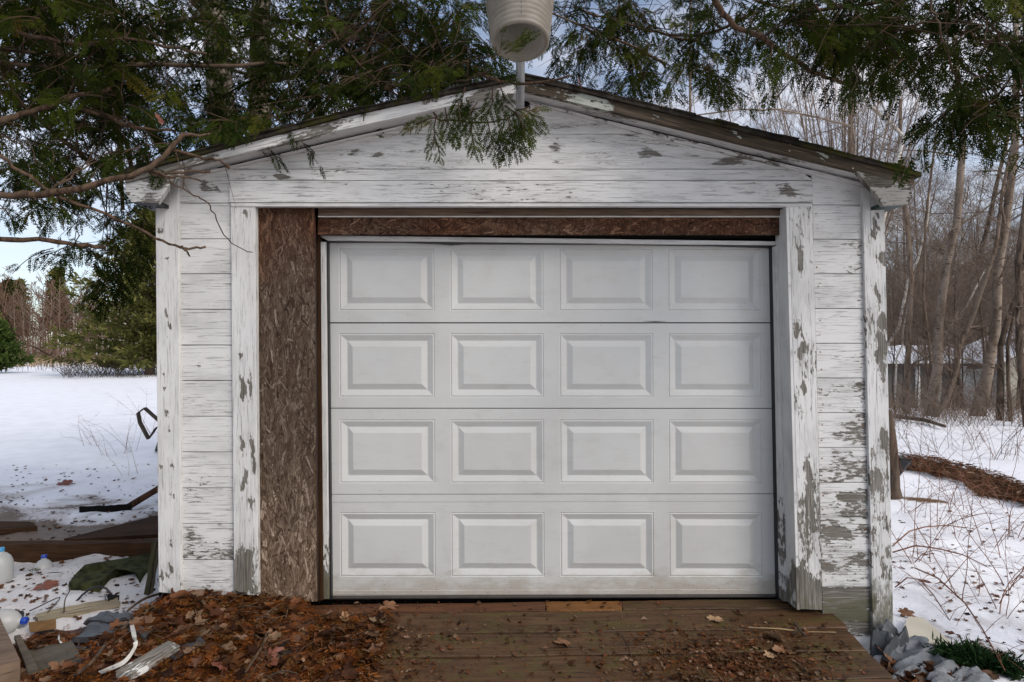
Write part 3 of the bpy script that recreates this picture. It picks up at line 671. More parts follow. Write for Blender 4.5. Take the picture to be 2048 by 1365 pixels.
for j in range(len(full)-1):
    for k in range(n): fs.append((j*n+k, j*n+(k+1) % n, (j+1)*n+(k+1) % n, (j+1)*n+k))
TILT = Matrix.Rotation(R(-11), 4, 'X')
def lpart(mb, name, mat, sm=True):
    o = build(mb, name, mat, LT, sm); o.matrix_basis = TILT; return o
m = MB(); m.add(vs, fs); lpart(m, 'shade', ACR)
m = MB(); m.box((-.0012, -.1605, .0), (.0012, -.159, .26)); o = lpart(m, 'shade_seam', BLACK, False); o.matrix_basis = TILT @ Matrix.Rotation(R(6), 4, 'X') @ Matrix.Translation((0, .032, .02))
# housing, socket, bulb
m = MB()
for (r, z) in ((.165, .262), (.17, .30), (.12, .36), (.10, .42), (.05, .45), (.0, .455)): pass
def lathe(mb, pr, n=32):
    vs = [(r*math.cos(2*math.pi*k/n), r*math.sin(2*math.pi*k/n), z) for r, z in pr for k in range(n)]
    mb.add(vs, [(j*n+k, j*n+(k+1) % n, (j+1)*n+(k+1) % n, (j+1)*n+k) for j in range(len(pr)-1) for k in range(n)])
lathe(m, [(.158, .256), (.17, .262), (.17, .30), (.12, .36), (.10, .42), (.05, .45), (.001, .455)]); lpart(m, 'housing', STEEL)
m = MB(); lathe(m, [(.001, .10), (.02, .105), (.038, .13), (.045, .17), (.035, .21), (.022, .24), (.022, .26)]); lpart(m, 'bulb', mat_plain('bulb_glass', (.7,.7,.7), .2, .5, .1))
m = MB(); a = onY(1039.5, 246, -.06); b = onY(1040.5, 170, -.26); c_ = onY(1041, 100, -.36); d_ = Vector((c_.x, -.40, c_.z+.35)); e_ = Vector((c_.x, -.62, c_.z+.5)); 
m.tube([a+Vector((0, .02, -.002)), a, b, c_, d_, e_, Vector((YLc.x, YLc.y+.04, YLc.z+.44))], .0235, 16); o = build(m, 'pipe_arm', STEEL, LT, True); rel(o)
m = MB(); aa = a+(b-a)*.30; m.tube([aa, aa+(b-a)*.07], .027, 16); m.tube([a+Vector((0,.055,-.0)), a+Vector((0, .0, 0))], .034, 12); o = build(m, 'pipe_collar', STEEL, LT, True); rel(o)

# ------------------------------------------------------------ the ramp
RA = empty('ramp', (.4, -.5, -.1), 'brown wooden plank ramp in front of the garage door, strewn with leaf litter', 'ramp')
def rampz(y): return -.144*(DY-y)
ys = [.16, .057, -.130, -.326, -.523, -.72, -.915, -1.11, -1.30, -1.49]
for i in range(len(ys)-1):
    y1, y0 = ys[i], ys[i+1]+rnd.uniform(.008, .013); mbb = []
    x0, x1 = -1.45+rnd.uniform(-.03, .03), (1.80 if i == 0 else 1.93+rnd.uniform(-.012, .012)); nx = 40
    splits = [(x0, .27), (.275, .72), (.726, x1)] if i == 0 else [(x0, x1)]
    for (xa, xb) in splits:
        V, UV, Fc = [], [], []; n = 40; prof = [(0, -.035), (0, -.004), (.02, 0), (.33, 0), (.66, .0), (.98, 0), (1, -.004), (1, -.035)]
        ou, ov = rnd.uniform(0, 30), rnd.uniform(0, 30); tl = rnd.uniform(-.003, .003)
        for k in range(n+1):
            t = k/n; X = lerp(xa, xb, t)
            for (s, dz) in prof:
                yy = lerp(y1, y0, s); w = .0016*math.sin(X*7+i*2)+rnd.uniform(-.0008, .0008); jag = 0
                if k == n: jag = rnd.uniform(-.008, .008)
                V.append((X+jag, yy+(rnd.uniform(-.0016, .0016) if s in (0, 1) else 0), rampz(yy)+dz+w+tl*(s-.5)*2)); UV.append((ou+X, ov+s*.19+ (dz*-1 if dz < -.01 else 0)))
        m_ = len(prof)
        for k in range(n):
            for s in range(m_-1): a = k*m_+s; Fc.append((a, a+1, a+m_+1, a+m_))
        Fc += [tuple(range(m_))[::-1], tuple(n*m_+q for q in range(m_))]
        me = bpy.data.meshes.new('plank'); me.from_pydata(V, [], Fc); me.update(); uvl = me.uv_layers.new(name='UVMap')
        for l in me.loops: uvl.data[l.index].uv = UV[l.vertex_index]
        o = link('plank', me, W_ORANGE if (i == 0 and xa == .275) else W_SILL if (i == 0 and xa < 0) else W_RAMP, RA); rel(o)
nl = MB()
for i in range(1, len(ys)-1):
    for xj in (-.18, .82, 1.84):
        for f_ in (.28, .74):
            yy = lerp(ys[i], ys[i+1], f_)+rnd.uniform(-.01, .01); xx = xj+rnd.uniform(-.015, .015); zz = rampz(yy)+.003; nl.add([(xx, yy, zz+.001)]+[(xx+.0045*math.cos(k*.785), yy+.0045*math.sin(k*.785), zz) for k in range(8)], [(0, 1+k, 1+(k+1) % 8) for k in range(8)])
o = build(nl, 'nail_head', mat_plain('dark_nail', (.03,.02,.016), .6, .4), RA, kind='stuff'); rel(o)
st = MB()
for x in (-1.2, -.2, .8, 1.8): st.box((x, -1.5, -.5), (x+.04, .1, -.29))
for x in (-1.2, -.2, .8, 1.8): st.add([(x, -1.5, -.45), (x+.04, -1.5, -.45), (x+.04, .12, -.25), (x, .12, -.25), (x, -1.5, rampz(-1.5)-.04), (x+.04, -1.5, rampz(-1.5)-.04), (x+.04, .12, rampz(.12)-.04), (x, .12, rampz(.12)-.04)], [(0,3,2,1), (4,5,6,7), (0,1,5,4), (1,2,6,5), (2,3,7,6), (3,0,4,7)])
o = build(st, 'joist', W_DARK, RA); rel(o)
# ------------------------------------------------------------ ground
MULT = ([1800, 1811, 1845, 1880, 1902, 1960, 2012, 2048, 2120], [918, 918, 919, 926, 932, 944, 962, 978, 1010]); MULB = ([1800, 1810, 1842, 1872, 1894, 1924, 1956, 2004, 2048, 2120], [942, 941, 944, 957, 957, 967, 995, 1001, 1010, 1030])
def hgt(x, y):
    x = np.asarray(x, float); y = np.asarray(y, float)
    left = smooth(-1.2, -2.6, x)
    z = -.17+.02*left
    near = smooth(14, 3, np.hypot(x, y)); rgt = 1-.5*smooth(1.9, 2.6, x); z = z+(fbm(x, y, .9, 3)*.17*rgt+fbm(x, y, 3.2, 3)*.10*rgt+fbm(x, y, 9, 2)*.022*rgt)*near
    # trodden lumpy snow on the left, drift shelf behind it
    z = z+left*near*(.05*smooth(.6, 2.4, y)-.05*np.exp(-((y-1.35)/.45)**2))
    z = z-.55*smooth(9, 22, y)*smooth(2, 8, x)-.5*smooth(14, 24, y)*smooth(4, 12, x)      # falls away to the right
    z = z+.5*smooth(60, 130, y)*smooth(0, -20, x)+fbm(x, y, .08, 2)*.25*smooth(14, 60, np.hypot(x, y))
    # heap of leaf litter against the left of the front wall
    heap = smooth(-2.35, -1.75, x)*smooth(-.35, -1.25, x)*smooth(-1.7, -.05, y)*smooth(.25, .05, y)
    z = z+.27*heap+.035*fbm(x, y, 6, 3)*heap
    # kept low under the floor and ramp
    und = smooth(-1.15, -.75, x)*smooth(2.0, 1.86, x)*smooth(.3, .0, -(y+1.9))*smooth(5.0, 4.6, y)
    z = z*(1-und)+und*np.minimum(z, -.42+.0*y)
    ins = smooth(-1.98, -1.9, x)*smooth(2.2, 2.1, x)*smooth(.02, .1, y)*smooth(5, 4.8, y); z = z*(1-ins)-.45*ins
    # strip of old straw and needles on the right, a low ridge
    return z
def masks(x, y, z):
    P = np.stack([x, y, z], -1); fwd = ((P-np.array(CAM))@np.array(fw)) > .6
    px, py = to_px(P); nz = fbm(x, y, 5, 4); nz2 = fbm(x, y, 1.6, 4)
    line = np.interp(px, [-600, 0, 70, 110, 230, 310, 420, 2400], [1400, 1335, 1262, 1238, 1208, 1176, 1100, 1100])+nz*60
    lit = smooth(-12, 14, py-line)*(x < 1.2)*(y < .12)
    lit = np.maximum(lit, (x > -1.9)*(x < 1.9)*(y < .1)*1.0)
    t = np.interp(px, *MULT)+nz*10; b = np.interp(px, *MULB)+nz*10
    mul = smooth(-2, 3, py-t)*smooth(2, -3, py-b)*(px > 1780)*(y > 1)
    mul = np.maximum(mul, .8*np.exp(-((px-1850)/70)**2-((py-1003-(px-1850)*.1)/6)**2)*(y > 1)*(x > 2))
    dirt_dim = np.exp(-((py-1075-(px-150)*-.03)/26)**2)*(x < -1.9)*1.0+.55*np.exp(-((py-1030)/50)**2)*(x < -1.9)*smooth(-.1, .15, nz2)
    dirt_dim = np.clip(dirt_dim+nz*.9, 0, 1)*(dirt_dim > .12)
    dirt_dim = np.maximum(dirt_dim, (.30+.25*nz2)*(x < -1.9)*smooth(1090, 1130, py))  # shade over the near-left snow, painted in through the dirt mask
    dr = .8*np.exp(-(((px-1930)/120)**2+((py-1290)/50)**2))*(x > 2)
    lit = np.where(fwd, lit, ((np.abs(x) < 1.9)*1.0)); mul = np.where(fwd, mul, 0); dirt_dim = np.where(fwd, np.maximum(dirt_dim, dr*smooth(0, .25, nz)), 0)
    return lit, mul, dirt_dim
def axis(lo, hi, step, far_lo, far_hi, g=1.07):
    a = list(np.arange(lo, hi, step)); s = step; v = hi
    while v < far_hi: a.append(v); s *= g; v += s
    a.append(far_hi); s = step; v = lo-step; b = []
    while v > far_lo: b.append(v); s *= g; v -= s
    return np.array([far_lo]+b[::-1]+a)
xs = axis(-4.2, 5.6, .042, -420, 420); ys_ = axis(-1.4, 5.5, .042, -60, 520, 1.06)
X, Yg = np.meshgrid(xs, ys_); Z = hgt(X, Yg); nx, ny = len(xs), len(ys_)
lit, mul, dirt_dim = masks(X.ravel(), Yg.ravel(), Z.ravel())
Zf = Z.ravel()+mul*.022*(1+fbm(X.ravel(), Yg.ravel(), 5))
k = (np.arange(ny-1)[:, None]*nx+np.arange(nx-1)[None, :]).ravel()
me = npmesh('snow_ground', np.stack([X.ravel(), Yg.ravel(), Zf], 1), np.stack([k, k+1, k+nx+1, k+nx], 1), {'lit': lit, 'mul': mul, 'dirt_dim': dirt_dim})
SN = MT('snow', .6, .3); a = SN.attr('lit'); b = SN.attr('mul'); d = SN.attr('dirt_dim'); n = SN.noise(SN.pos((1, 1, 1)), 30, 6, .65); n2 = SN.noise(SN.pos((1, 1, 1)), 3.2, 5, .6); n3 = SN.noise(SN.pos((1, 1, 1)), 95, 3, .6)
c = SN.mix(SN.smask(n2, .3, .72), (.88,.88,.90), (.80,.80,.83))
spk = SN.math('ADD', n3, SN.math('MULTIPLY', SN.math('SUBTRACT', n2, .5), .5)); gp = SN.N('ShaderNodeNewGeometry'); le = SN.N('ShaderNodeVectorMath', operation='LENGTH'); SN.L(gp.outputs['Position'], le.inputs[0])
c = SN.mix(SN.math('MULTIPLY', SN.math('MULTIPLY', SN.smask(spk, .72, .76), .7), SN.smask(le.outputs['Value'], 11, 4)), c, (.10,.055,.03))
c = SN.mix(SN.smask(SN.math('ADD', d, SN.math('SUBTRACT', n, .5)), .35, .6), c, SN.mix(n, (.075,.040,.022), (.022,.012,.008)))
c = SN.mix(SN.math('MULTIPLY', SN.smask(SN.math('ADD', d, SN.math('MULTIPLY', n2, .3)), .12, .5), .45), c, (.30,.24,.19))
so_ = SN.mix(SN.smask(n, .35, .65), (.030,.013,.007), (.12,.045,.015)); c = SN.mix(SN.smask(SN.math('ADD', a, SN.math('MULTIPLY', SN.math('SUBTRACT', n, .5), .8)), .4, .6), c, so_)
c = SN.mix(SN.smask(SN.math('ADD', b, SN.math('MULTIPLY', SN.math('SUBTRACT', n, .5), .9)), .35, .6), c, SN.mix(SN.smask(n3, .4, .6), (.085,.045,.018), (.21,.125,.055)))
SN.col(c); SN.bump(SN.math('ADD', n, SN.math('MULTIPLY', n3, .3)), .008); SNOW = SN.m
SN.b.inputs['Subsurface Weight'].default_value = 0.0
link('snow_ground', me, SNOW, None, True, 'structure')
import bisect
XL, YL_, ZL = xs.tolist(), ys_.tolist(), Z.tolist()
def gz(x, y):
    i = min(max(bisect.bisect_right(XL, x)-1, 0), nx-2); j = min(max(bisect.bisect_right(YL_, y)-1, 0), ny-2)
    a = min(max((x-XL[i])/(XL[i+1]-XL[i]), 0), 1); b = min(max((y-YL_[j])/(YL_[j+1]-YL_[j]), 0), 1)
    return (ZL[j][i]*(1-a)+ZL[j][i+1]*a)*(1-b)+(ZL[j+1][i]*(1-a)+ZL[j+1][i+1]*a)*b
def onG(px, py, guess=-.1):
    z = guess
    for _ in range(12): p = onZ(px, py, z); z = .5*z+.5*gz(p.x, p.y)
    p = onZ(px, py, z); return Vector((p.x, p.y, gz(p.x, p.y)))
def onRamp(px, py, up_=.0):
    d = ray(px, py); # z = -.144*(.19-y)+up
    t = (-.144*(DY-CAM.y)+up_-CAM.z)/(d.z-.144*d.y); return CAM+d*t

# ------------------------------------------------------------ leaf templates
rg = np.random.default_rng(5)
def leaf_tmpl(kind, rg):
    n = 18; a = np.linspace(0, 2*np.pi, n, endpoint=False)
    if kind == 0: r = .5+.20*np.abs(np.sin(a*3.5+.6))*(1+.3*np.cos(a))
    elif kind == 1: r = .42+.26*np.abs(np.cos(a*2.5))**1.5
    else: r = .38+.08*np.sin(a*5)
    r = r*(1+rg.normal(0, .06, n)); x = r*np.cos(a)*(1.25 if kind != 1 else 1.05); y = r*np.sin(a)*(.72 if kind == 0 else .9 if kind == 1 else .5)
    cu = rg.uniform(.3, 1.1); z = cu*(y**2)*1.3-rg.uniform(-.4, .6)*x**2+rg.normal(0, .03, n)
    V = np.concatenate([[[0, 0, -.02]], np.stack([x, y, z], 1)]); F = np.array([[0, i+1, (i+1) % n+1] for i in range(n)]); return V, F
LEAVES = [leaf_tmpl(k % 3, rg) for k in range(9)]
def strip_tri(p, q, w, nrm=(0,0,1)):
    d = np.array(q)-np.array(p); l = np.linalg.norm(d)+1e-9; s = np.cross(d/l, nrm)*w
    return [p, tuple(np.array(p)+d*.5+s), q, tuple(np.array(p)+d*.5-s)]
def spray_tmpl(seed, L=1.0, dens=11, rgn=None):
    """a flat cedar frond, unit length along +X, alternate branchlets with tiny side shoots"""
    r = random.Random(seed); V = []; F = []
    def q(p, d, l, w):
        b = len(V); px, py = p; dx, dy = d; sx, sy = -dy*w, dx*w; zz = r.uniform(-.008, .008)
        V.extend([(px, py, zc(px, py)), (px+dx*l*.55+sx, py+dy*l*.55+sy, zc(px+dx*l*.55, py)+zz), (px+dx*l, py+dy*l, zc(px+dx*l, py+dy*l)), (px+dx*l*.55-sx, py+dy*l*.55-sy, zc(px+dx*l*.55, py)-zz)])
        F.append((b, b+1, b+2)); F.append((b, b+2, b+3))
    cz = r.uniform(-.25, .05); zc = lambda x, y: cz*x*x-.35*y*y
    q((0, 0), (1, 0), 1.0, .012)
    for i in range(dens):
        t = .08+.88*i/dens; s = 1 if i % 2 else -1; l = (.46*(1-t)**.75+.10)*r.uniform(.75, 1.15); an = R(r.uniform(34, 48))*s
        d = (math.cos(an), math.sin(an)); q((t, 0), d, l, .021); m = max(2, int(l*13))
        for j in range(m):
            u = .18+.8*j/m; s2 = 1 if (i+j) % 2 else -1; a2 = an+R(r.uniform(28, 42))*s2; l2 = (.17*(1-u)+.05)*r.uniform(.8, 1.2)
            q((t+d[0]*l*u, d[1]*l*u), (math.cos(a2), math.sin(a2)), l2, .027)
    return np.array(V), np.array(F)
SPRAYS = [spray_tmpl(i, dens=10+i % 3) for i in range(8)]
SPR_S = [spray_tmpl(50+i, dens=5) for i in range(4)]
print('spray tris', [len(f) for _, f in SPR_S], [len(f) for _, f in SPRAYS])

# ------------------------------------------------------------ litter (uncountable) and fallen leaves
def litter_obj(name, tm, P, s0, s1, mat, tilt=.35, lo=0, hi=1, lift=.008):
    n = len(P); a = rg.uniform(0, 2*np.pi, n); N = np.stack([rg.normal(0, tilt, n), rg.normal(0, tilt, n), np.ones(n)], 1); N /= np.linalg.norm(N, axis=1, keepdims=True)
    Xd = np.stack([np.cos(a), np.sin(a), rg.normal(0, .15, n)], 1); Rm = rotmats(Xd, N)
    pos = P.copy(); pos[:, 2] += rg.uniform(.001, lift, n)
    o = scatter(name, tm, pos, Rm, rg.uniform(s0, s1, n), rg.uniform(lo, hi, n), mat, rng=rg); return o
def ground_pts(n, x0, x1, y0, y1, acc):
    x = rg.uniform(x0, x1, n); y = rg.uniform(y0, y1, n); z = hgt(x, y); k = acc(x, y, z) > rg.random(n); return np.stack([x, y, z], 1)[k]
acc_heap = lambda x, y, z: masks(x, y, z)[0]*((x < -.62)+0.0)
def ramp_pts(n, cx, cy, sx_, sy_):
    out = []
    for _ in range(n):
        px, py = random.gauss(cx, sx_), random.gauss(cy, sy_)
        if py < 1203: continue
        p = onRamp(px, py)
        if -1.3 < p.x < 1.88: out.append(tuple(p))
    return np.array(out)
random.seed(4)
def heap_z(P):   # the ramp lies under the edge of the heap
    rz = rampz(P[:, 1]); on = (P[:, 0] > -1.4); P[:, 2] = np.where(on, np.maximum(P[:, 2], rz), P[:, 2]); return P
H1 = heap_z(ground_pts(9000, -3.0, -.62, -1.35, .0, acc_heap)); H2 = heap_z(ground_pts(42000, -3.0, -.62, -1.35, .03, acc_heap))
R1 = np.concatenate([ramp_pts(1500, 1480, 1330, 120, 38), ramp_pts(1500, 660, 1310, 95, 50), ramp_pts(520, 1100, 1290, 280, 60)])
R2 = np.concatenate([ramp_pts(7000, 1450, 1320, 130, 40), ramp_pts(8000, 680, 1310, 100, 55), ramp_pts(1500, 1150, 1280, 300, 60)])
litter_obj('leaf_litter', LEAVES, np.concatenate([H1[:2700]]), .016, .055, LITTER, .6, lift=.045)
litter_obj('leaf_crumbs_on_ramp', LEAVES, R1, .006, .024, LITTER, .35, lift=.012)
litter_obj('cedar_litter', SPR_S, np.concatenate([H2[:5200]]), .03, .075, NEEDLE, .5, lift=.04)
nd = [(np.array(strip_tri((0, 0, 0), (1, 0, .05), .06)), np.array([[0, 1, 2], [0, 2, 3]])), (np.array([(0, 0, 0), (.5, .12, .05), (1, .02, 0), (.5, -.06, .02)]), np.array([[0, 1, 2], [0, 2, 3]]))]
litter_obj('needle_litter_on_ramp', nd, R2, .006, .02, NEEDLE, .4, lift=.008)
litter_obj('needle_litter', nd, H2[5200:30000], .015, .05, NEEDLE, .5, lift=.03)
for nme, kind_, P in (('leaf_litter', 0, 0),): pass
DOC = {'leaf_litter': ('brown fallen leaf litter heaped at the left foot of the garage front', 'leaf litter'), 'leaf_crumbs_on_ramp': ('crumbled brown leaves scattered in patches on the ramp planks', 'leaf litter'),
 'cedar_litter': ('rust orange shed cedar fronds covering the heap left of the door', 'cedar litter'), 'needle_litter_on_ramp': ('fine orange shed needles spread on the ramp planks', 'needle litter'), 'needle_litter': ('fine rust needles covering the heap left of the door', 'needle litter')}
for k_, (l, c_) in DOC.items(): tag(bpy.data.objects[k_], l, c_)
# bits on the snow, dry straw on the right
def specks(name, n, pxr, pyr, s0, s1, mat, tm, label, cat, tilt=.3):
    out = []
    for _ in range(n):
        p = onG(random.uniform(*pxr), random.uniform(*pyr)); out.append(tuple(p))
    o = litter_obj(name, tm, np.array(out), s0, s1, mat, tilt, lift=.006); tag(o, label, cat); return o
specks('snow_debris', 900, (-20, 320), (930, 1240), .008, .035, LITTER, nd+LEAVES[:2], 'tiny brown bits of bark and leaf on the dirty snow left of the garage', 'debris')
specks('snow_crumbs', 360, (1785, 2060), (1010, 1365), .008, .03, LITTER, nd+LEAVES[:2], 'tiny brown bits scattered on the snow right of the garage', 'debris')
out = []
while len(out) < 5200:
    px = random.uniform(1795, 2070); t, b = np.interp(px, *MULT), np.interp(px, *MULB); py = random.uniform(t-2, b+3)
    p = onG(px, py); out.append((p.x, p.y, p.z+.018))
o = litter_obj('straw_strip', nd, np.array(out), .03, .14, LITTER, .5, .2, 1, .06); tag(o, 'long strip of brown straw and needles lying across the snow at right', 'straw')

def oak_leaf(name, p, size, mat, rot, label, cat='fallen leaf', tilt=(0, 0), seed=0, maple=False):
    r = random.Random(seed); n = 44; V = [(0, 0, 0)]; ed = []
    for i in range(n):
        a = 2*math.pi*i/n
        if maple: rr = .34+.30*max(0, math.cos(a*2.5))**1.2+.07*math.cos(a*12.5)
        else: rr = .32+.22*abs(math.cos(a*3.5))**1.3*(1+.35*math.cos(a))
        rr *= r.uniform(.93, 1.07); x = rr*math.cos(a)*(1.2 if not maple else 1.0); y = rr*math.sin(a)*(.78 if not maple else 1.0)
        ed.append((x, y, r.uniform(.25, .6)*0+.38*y*y-.22*x*x+.05*math.sin(a*4+seed)))
    mid = [(x*.5, y*.5, z*.3+.01*math.sin(i)) for i, (x, y, z) in enumerate(ed)]
    V += mid+ed; Fc = [(0, 1+i, 1+(i+1) % n) for i in range(n)]+[(1+i, 1+n+i, 1+n+(i+1) % n, 1+(i+1) % n) for i in range(n)]
    st = len(V); V += [(-.30, -.012, 0), (-.30, .012, 0), (-.75, .008, -.04), (-.75, -.008, -.04)]; Fc.append((st, st+1, st+2, st+3))
    me = bpy.data.meshes.new(name); me.from_pydata(V, [], Fc); me.update(); o = link(name, me, mat); o.location = p; o.scale = (size,)*3
    o.rotation_euler = (tilt[0], tilt[1], rot); md = o.modifiers.new('thick', 'SOLIDIFY'); md.thickness = .008; tag(o, label, cat); return o
def rl(px, py, up_=.012): return onRamp(px, py, up_)
def gl(px, py, up_=.02):
    p = onG(px, py); p.z = max(p.z, float(rampz(p.y)) if p.x > -1.2 else -9)+up_; return p
GL = 'large fallen leaves'
for (fn, px, py, s, m, rot, tl, mp_, lab) in [
 (rl, 1124, 1284, .085, LEAF_B, 2.6, (.1, 0), False, 'curled brown oak leaf lying alone on the middle of the ramp'),
 (rl, 692, 1234, .085, LEAF_P, 1.2, (.7, .2), False, 'pale curled oak leaf standing at the left end of the ramp'),
 (rl, 775, 1212, .10, LEAF_B, .2, (.2, 0), False, 'narrow brown leaf under the door bottom at its left'),
 (rl, 1432, 1238, .075, LEAF_P, .3, (.1, 0), True, 'pale star shaped leaf at the back of the right leaf patch'),
 (rl, 1552, 1276, .12, LEAF_P, 2.0, (.9, .2), True, 'big tan maple leaf standing up in the right leaf patch'),
 (rl, 1565, 1300, .09, LEAF_B, .8, (.3, .1), True, 'brown maple leaf flat beside the standing tan one'),
 (rl, 1540, 1310, .07, LEAF_P, .5, (.2, .2), False, 'small pale rolled leaf in the right leaf patch'),
 (gl, 535, 1322, .12, LEAF_R, .5, (.5, -.3), True, 'reddish maple leaf beside the black rubber strip'),
 (gl, 365, 1280, .06, LEAF_P, .2, (.1, .1), True, 'pale leaf at the end of the white strips'),
 (gl, 130, 1345, .11, LEAF_B, 1.1, (.3, .3), True, 'orange brown leaf on the lower left weathered plank'),
 (gl, 430, 1245, .08, LEAF_B, .7, (.3, 0), False, 'brown leaf just right of the white strips'),
 (gl, 310, 1232, .10, LEAF_P, .9, (.4, .3), True, 'rolled tan leaf near the leaning stakes'),
 (gl, 450, 1335, .13, LEAF_R, 1.9, (.5, .1), True, 'dull red leaf in front of the white wood scrap'),
 (gl, 505, 1300, .08, LEAF_B, 2.9, (.2, .1), False, 'brown oak leaf left of the reddish maple leaf'),
 (gl, 560, 1262, .07, LEAF_B, 2.2, (.3, .2), False, 'brown leaf below the crushed red can'),
 (gl, 90, 1178, .13, LEAF_R, .2, (.3, 0), False, 'dark red brown leaf on the snow left of the cable arch'),
 (gl, 128, 970, .16, LEAF_R, .2, (.4, 0), False, 'rust brown curled leaf on the snow field edge'),
 (gl, 640, 1300, .07, LEAF_P, 2.2, (.3, .2), False, 'pale leaf right of the black rubber strip')]:
    oak_leaf('fallen_leaf', fn(px, py), s, m, rot, lab, tilt=tl, seed=int(px), maple=mp_)['group'] = GL
# straw stalk and dark twig on the ramp
m = MB(); m.tube([rl(1497, 1255, .012), rl(1560, 1258, .02), rl(1600, 1263, .014)], .0035, 6); tag(build(m, 'straw_stalk', STRAW), 'pale straw stalk pointing right from the ramp leaf patch', 'stalk')
m = MB(); m.tube([rl(1610, 1264, .01), rl(1672, 1265, .01)], .0025, 6); tag(build(m, 'straw_stalk', STRAW), 'thin pale straw nearest the right ramp edge', 'stalk')
m = MB(); m.tube([rl(1590, 1246, .05), rl(1600, 1262, .03), rl(1612, 1273, .008)], .007, 6); m.tube([rl(1600, 1262, .03), rl(1585, 1268, .008)], .006, 6); tag(build(m, 'dark_twig', TWIGD), 'short dark forked twig on the right of the ramp', 'twig')
m = MB(); m.tube([rl(1245, 1268, .01), rl(1256, 1290, .006), rl(1262, 1312, .006)], .002, 5); tag(build(m, 'thin_twig', TWIGD), 'thin dark twig lying across a ramp plank gap', 'twig')
# ------------------------------------------------------------ trees
def bare_tree(seed, H, r0, nb=18, ns=7, nt=5, lean=0, up_=.55, droop=0, sides=7, start=.3, spread=1.0, tw=.0035):
    """trunk mesh, limb mesh builders for a leafless tree"""
    r = random.Random(seed); T = MB(); B = MB()
    def path(p, d, L, n, wob, up__):
        pts = [p]; d = d.normalized()
        for i in range(n):
            d = (d+Vector((r.gauss(0, wob), r.gauss(0, wob), r.gauss(0, wob)+up__/n))).normalized(); p = p+d*(L/n); pts.append(p)
        return pts
    n = 12; tr = path(Vector((0, 0, -.2)), Vector((lean, r.uniform(-.05, .05), 1)), H, n, .035, .05)
    rad = [r0*(1-(i/n)**1.1*.9)*(1.35 if i == 0 else 1) for i in range(n+1)]; T.tube(tr, rad, sides+3)
    def along(pts, t): k = min(int(t*(len(pts)-1)), len(pts)-2); f = t*(len(pts)-1)-k; return pts[k].lerp(pts[k+1], f), (pts[k+1]-pts[k]).normalized()
    for i in range(nb):
        t = start+(1-start)*((i+r.random())/nb)*.97; p, d = along(tr, t); a = r.uniform(0, 2*math.pi); L = H*(.42*(1-t)+.10)*r.uniform(.7, 1.2)*spread
        dd = Vector((math.cos(a), math.sin(a), up_+r.uniform(-.2, .3))); br = r0*(1-t*.85)*.34; pts = path(p, dd, L, 6, .10, .35-droop); B.tube(pts, [br*(1-j/6*.8) for j in range(7)], 4, cap=False)
        for j in range(ns):
            t2 = .2+.8*(j+r.random())/ns; p2, d2 = along(pts, min(t2, .99)); L2 = L*(.5*(1-t2)+.14)*r.uniform(.7, 1.3)
            dd2 = (d2+Vector((r.gauss(0, .55), r.gauss(0, .55), r.gauss(0, .35)+.15))); p3 = path(p2, dd2, L2, 4, .12, .25-droop); B.tube(p3, [max(tw, br*.4*(1-k/4*.8)) for k in range(5)], 3, cap=False)
            for k in range(nt):
                t3 = .15+.85*(k+r.random())/nt; p4, d4 = along(p3, min(t3, .99)); L3 = L2*.38*r.uniform(.6, 1.3)+.12
                dd3 = (d4+Vector((r.gauss(0, .6), r.gauss(0, .6), r.gauss(0, .4)+.1))); p5 = path(p4, dd3, L3, 2, .12, .1-droop*.5); B.tube(p5, [tw, tw*.8, tw*.5], 3, cap=False)
    return T, B
PROTO = {}
def proto(key, *a, **k):
    T, B = bare_tree(*a, **k); PROTO[key] = (T.mesh('trunk'), B.mesh('limbs')); print(key, len(PROTO[key][1].polygons)*2)
proto('tall', 1, 15, .10, 24, 8, 6, .04); proto('tall2', 2, 16, .09, 26, 8, 6, -.06, .7); proto('lean', 3, 13, .075, 16, 7, 6, .28, .5, start=.35)
proto('bushy', 4, 9, .09, 26, 8, 6, 0, 1.3, start=.08, spread=1.3); proto('thin', 5, 10, .055, 14, 5, 4, .12, .8, start=.35, tw=.003); proto('multi', 6, 7, .05, 22, 7, 6, .1, 1.0, start=.1, spread=1.2)
for k_, (tm, bm) in PROTO.items(): tm.materials.append(None); bm.materials.append(None); tm.polygons.foreach_set('use_smooth', np.ones(len(tm.polygons), dtype=bool))
def plant(key, x, y, s, rz, bark, label, cat='tree', group=None, name='bare_tree', twig=None, z=None, lean=(0, 0)):
    o = bpy.data.objects.new(name, None); COL.objects.link(o); o.location = (x, y, gz(x, y)-.05 if z is None else z); o.rotation_euler = (lean[0], lean[1], rz); o.scale = (s,)*3; tag(o, label, cat, group)
    for nm, me, mt_ in (('trunk', PROTO[key][0], bark), ('limbs', PROTO[key][1], twig or bark)):
        c = bpy.data.objects.new(nm, me); COL.objects.link(c); c.parent = o; c.material_slots[0].link = 'OBJECT'; c.material_slots[0].material = mt_
        if nm == 'limbs': c['kind'] = 'stuff'
    return o
TG = mat_bark('limb_grey', (.21,.155,.115), (.27,.21,.165), (.09,.065,.045), .9); TB = mat_bark('limb_brown', (.20,.145,.11), (.24,.185,.145), (.08,.058,.043), .9)
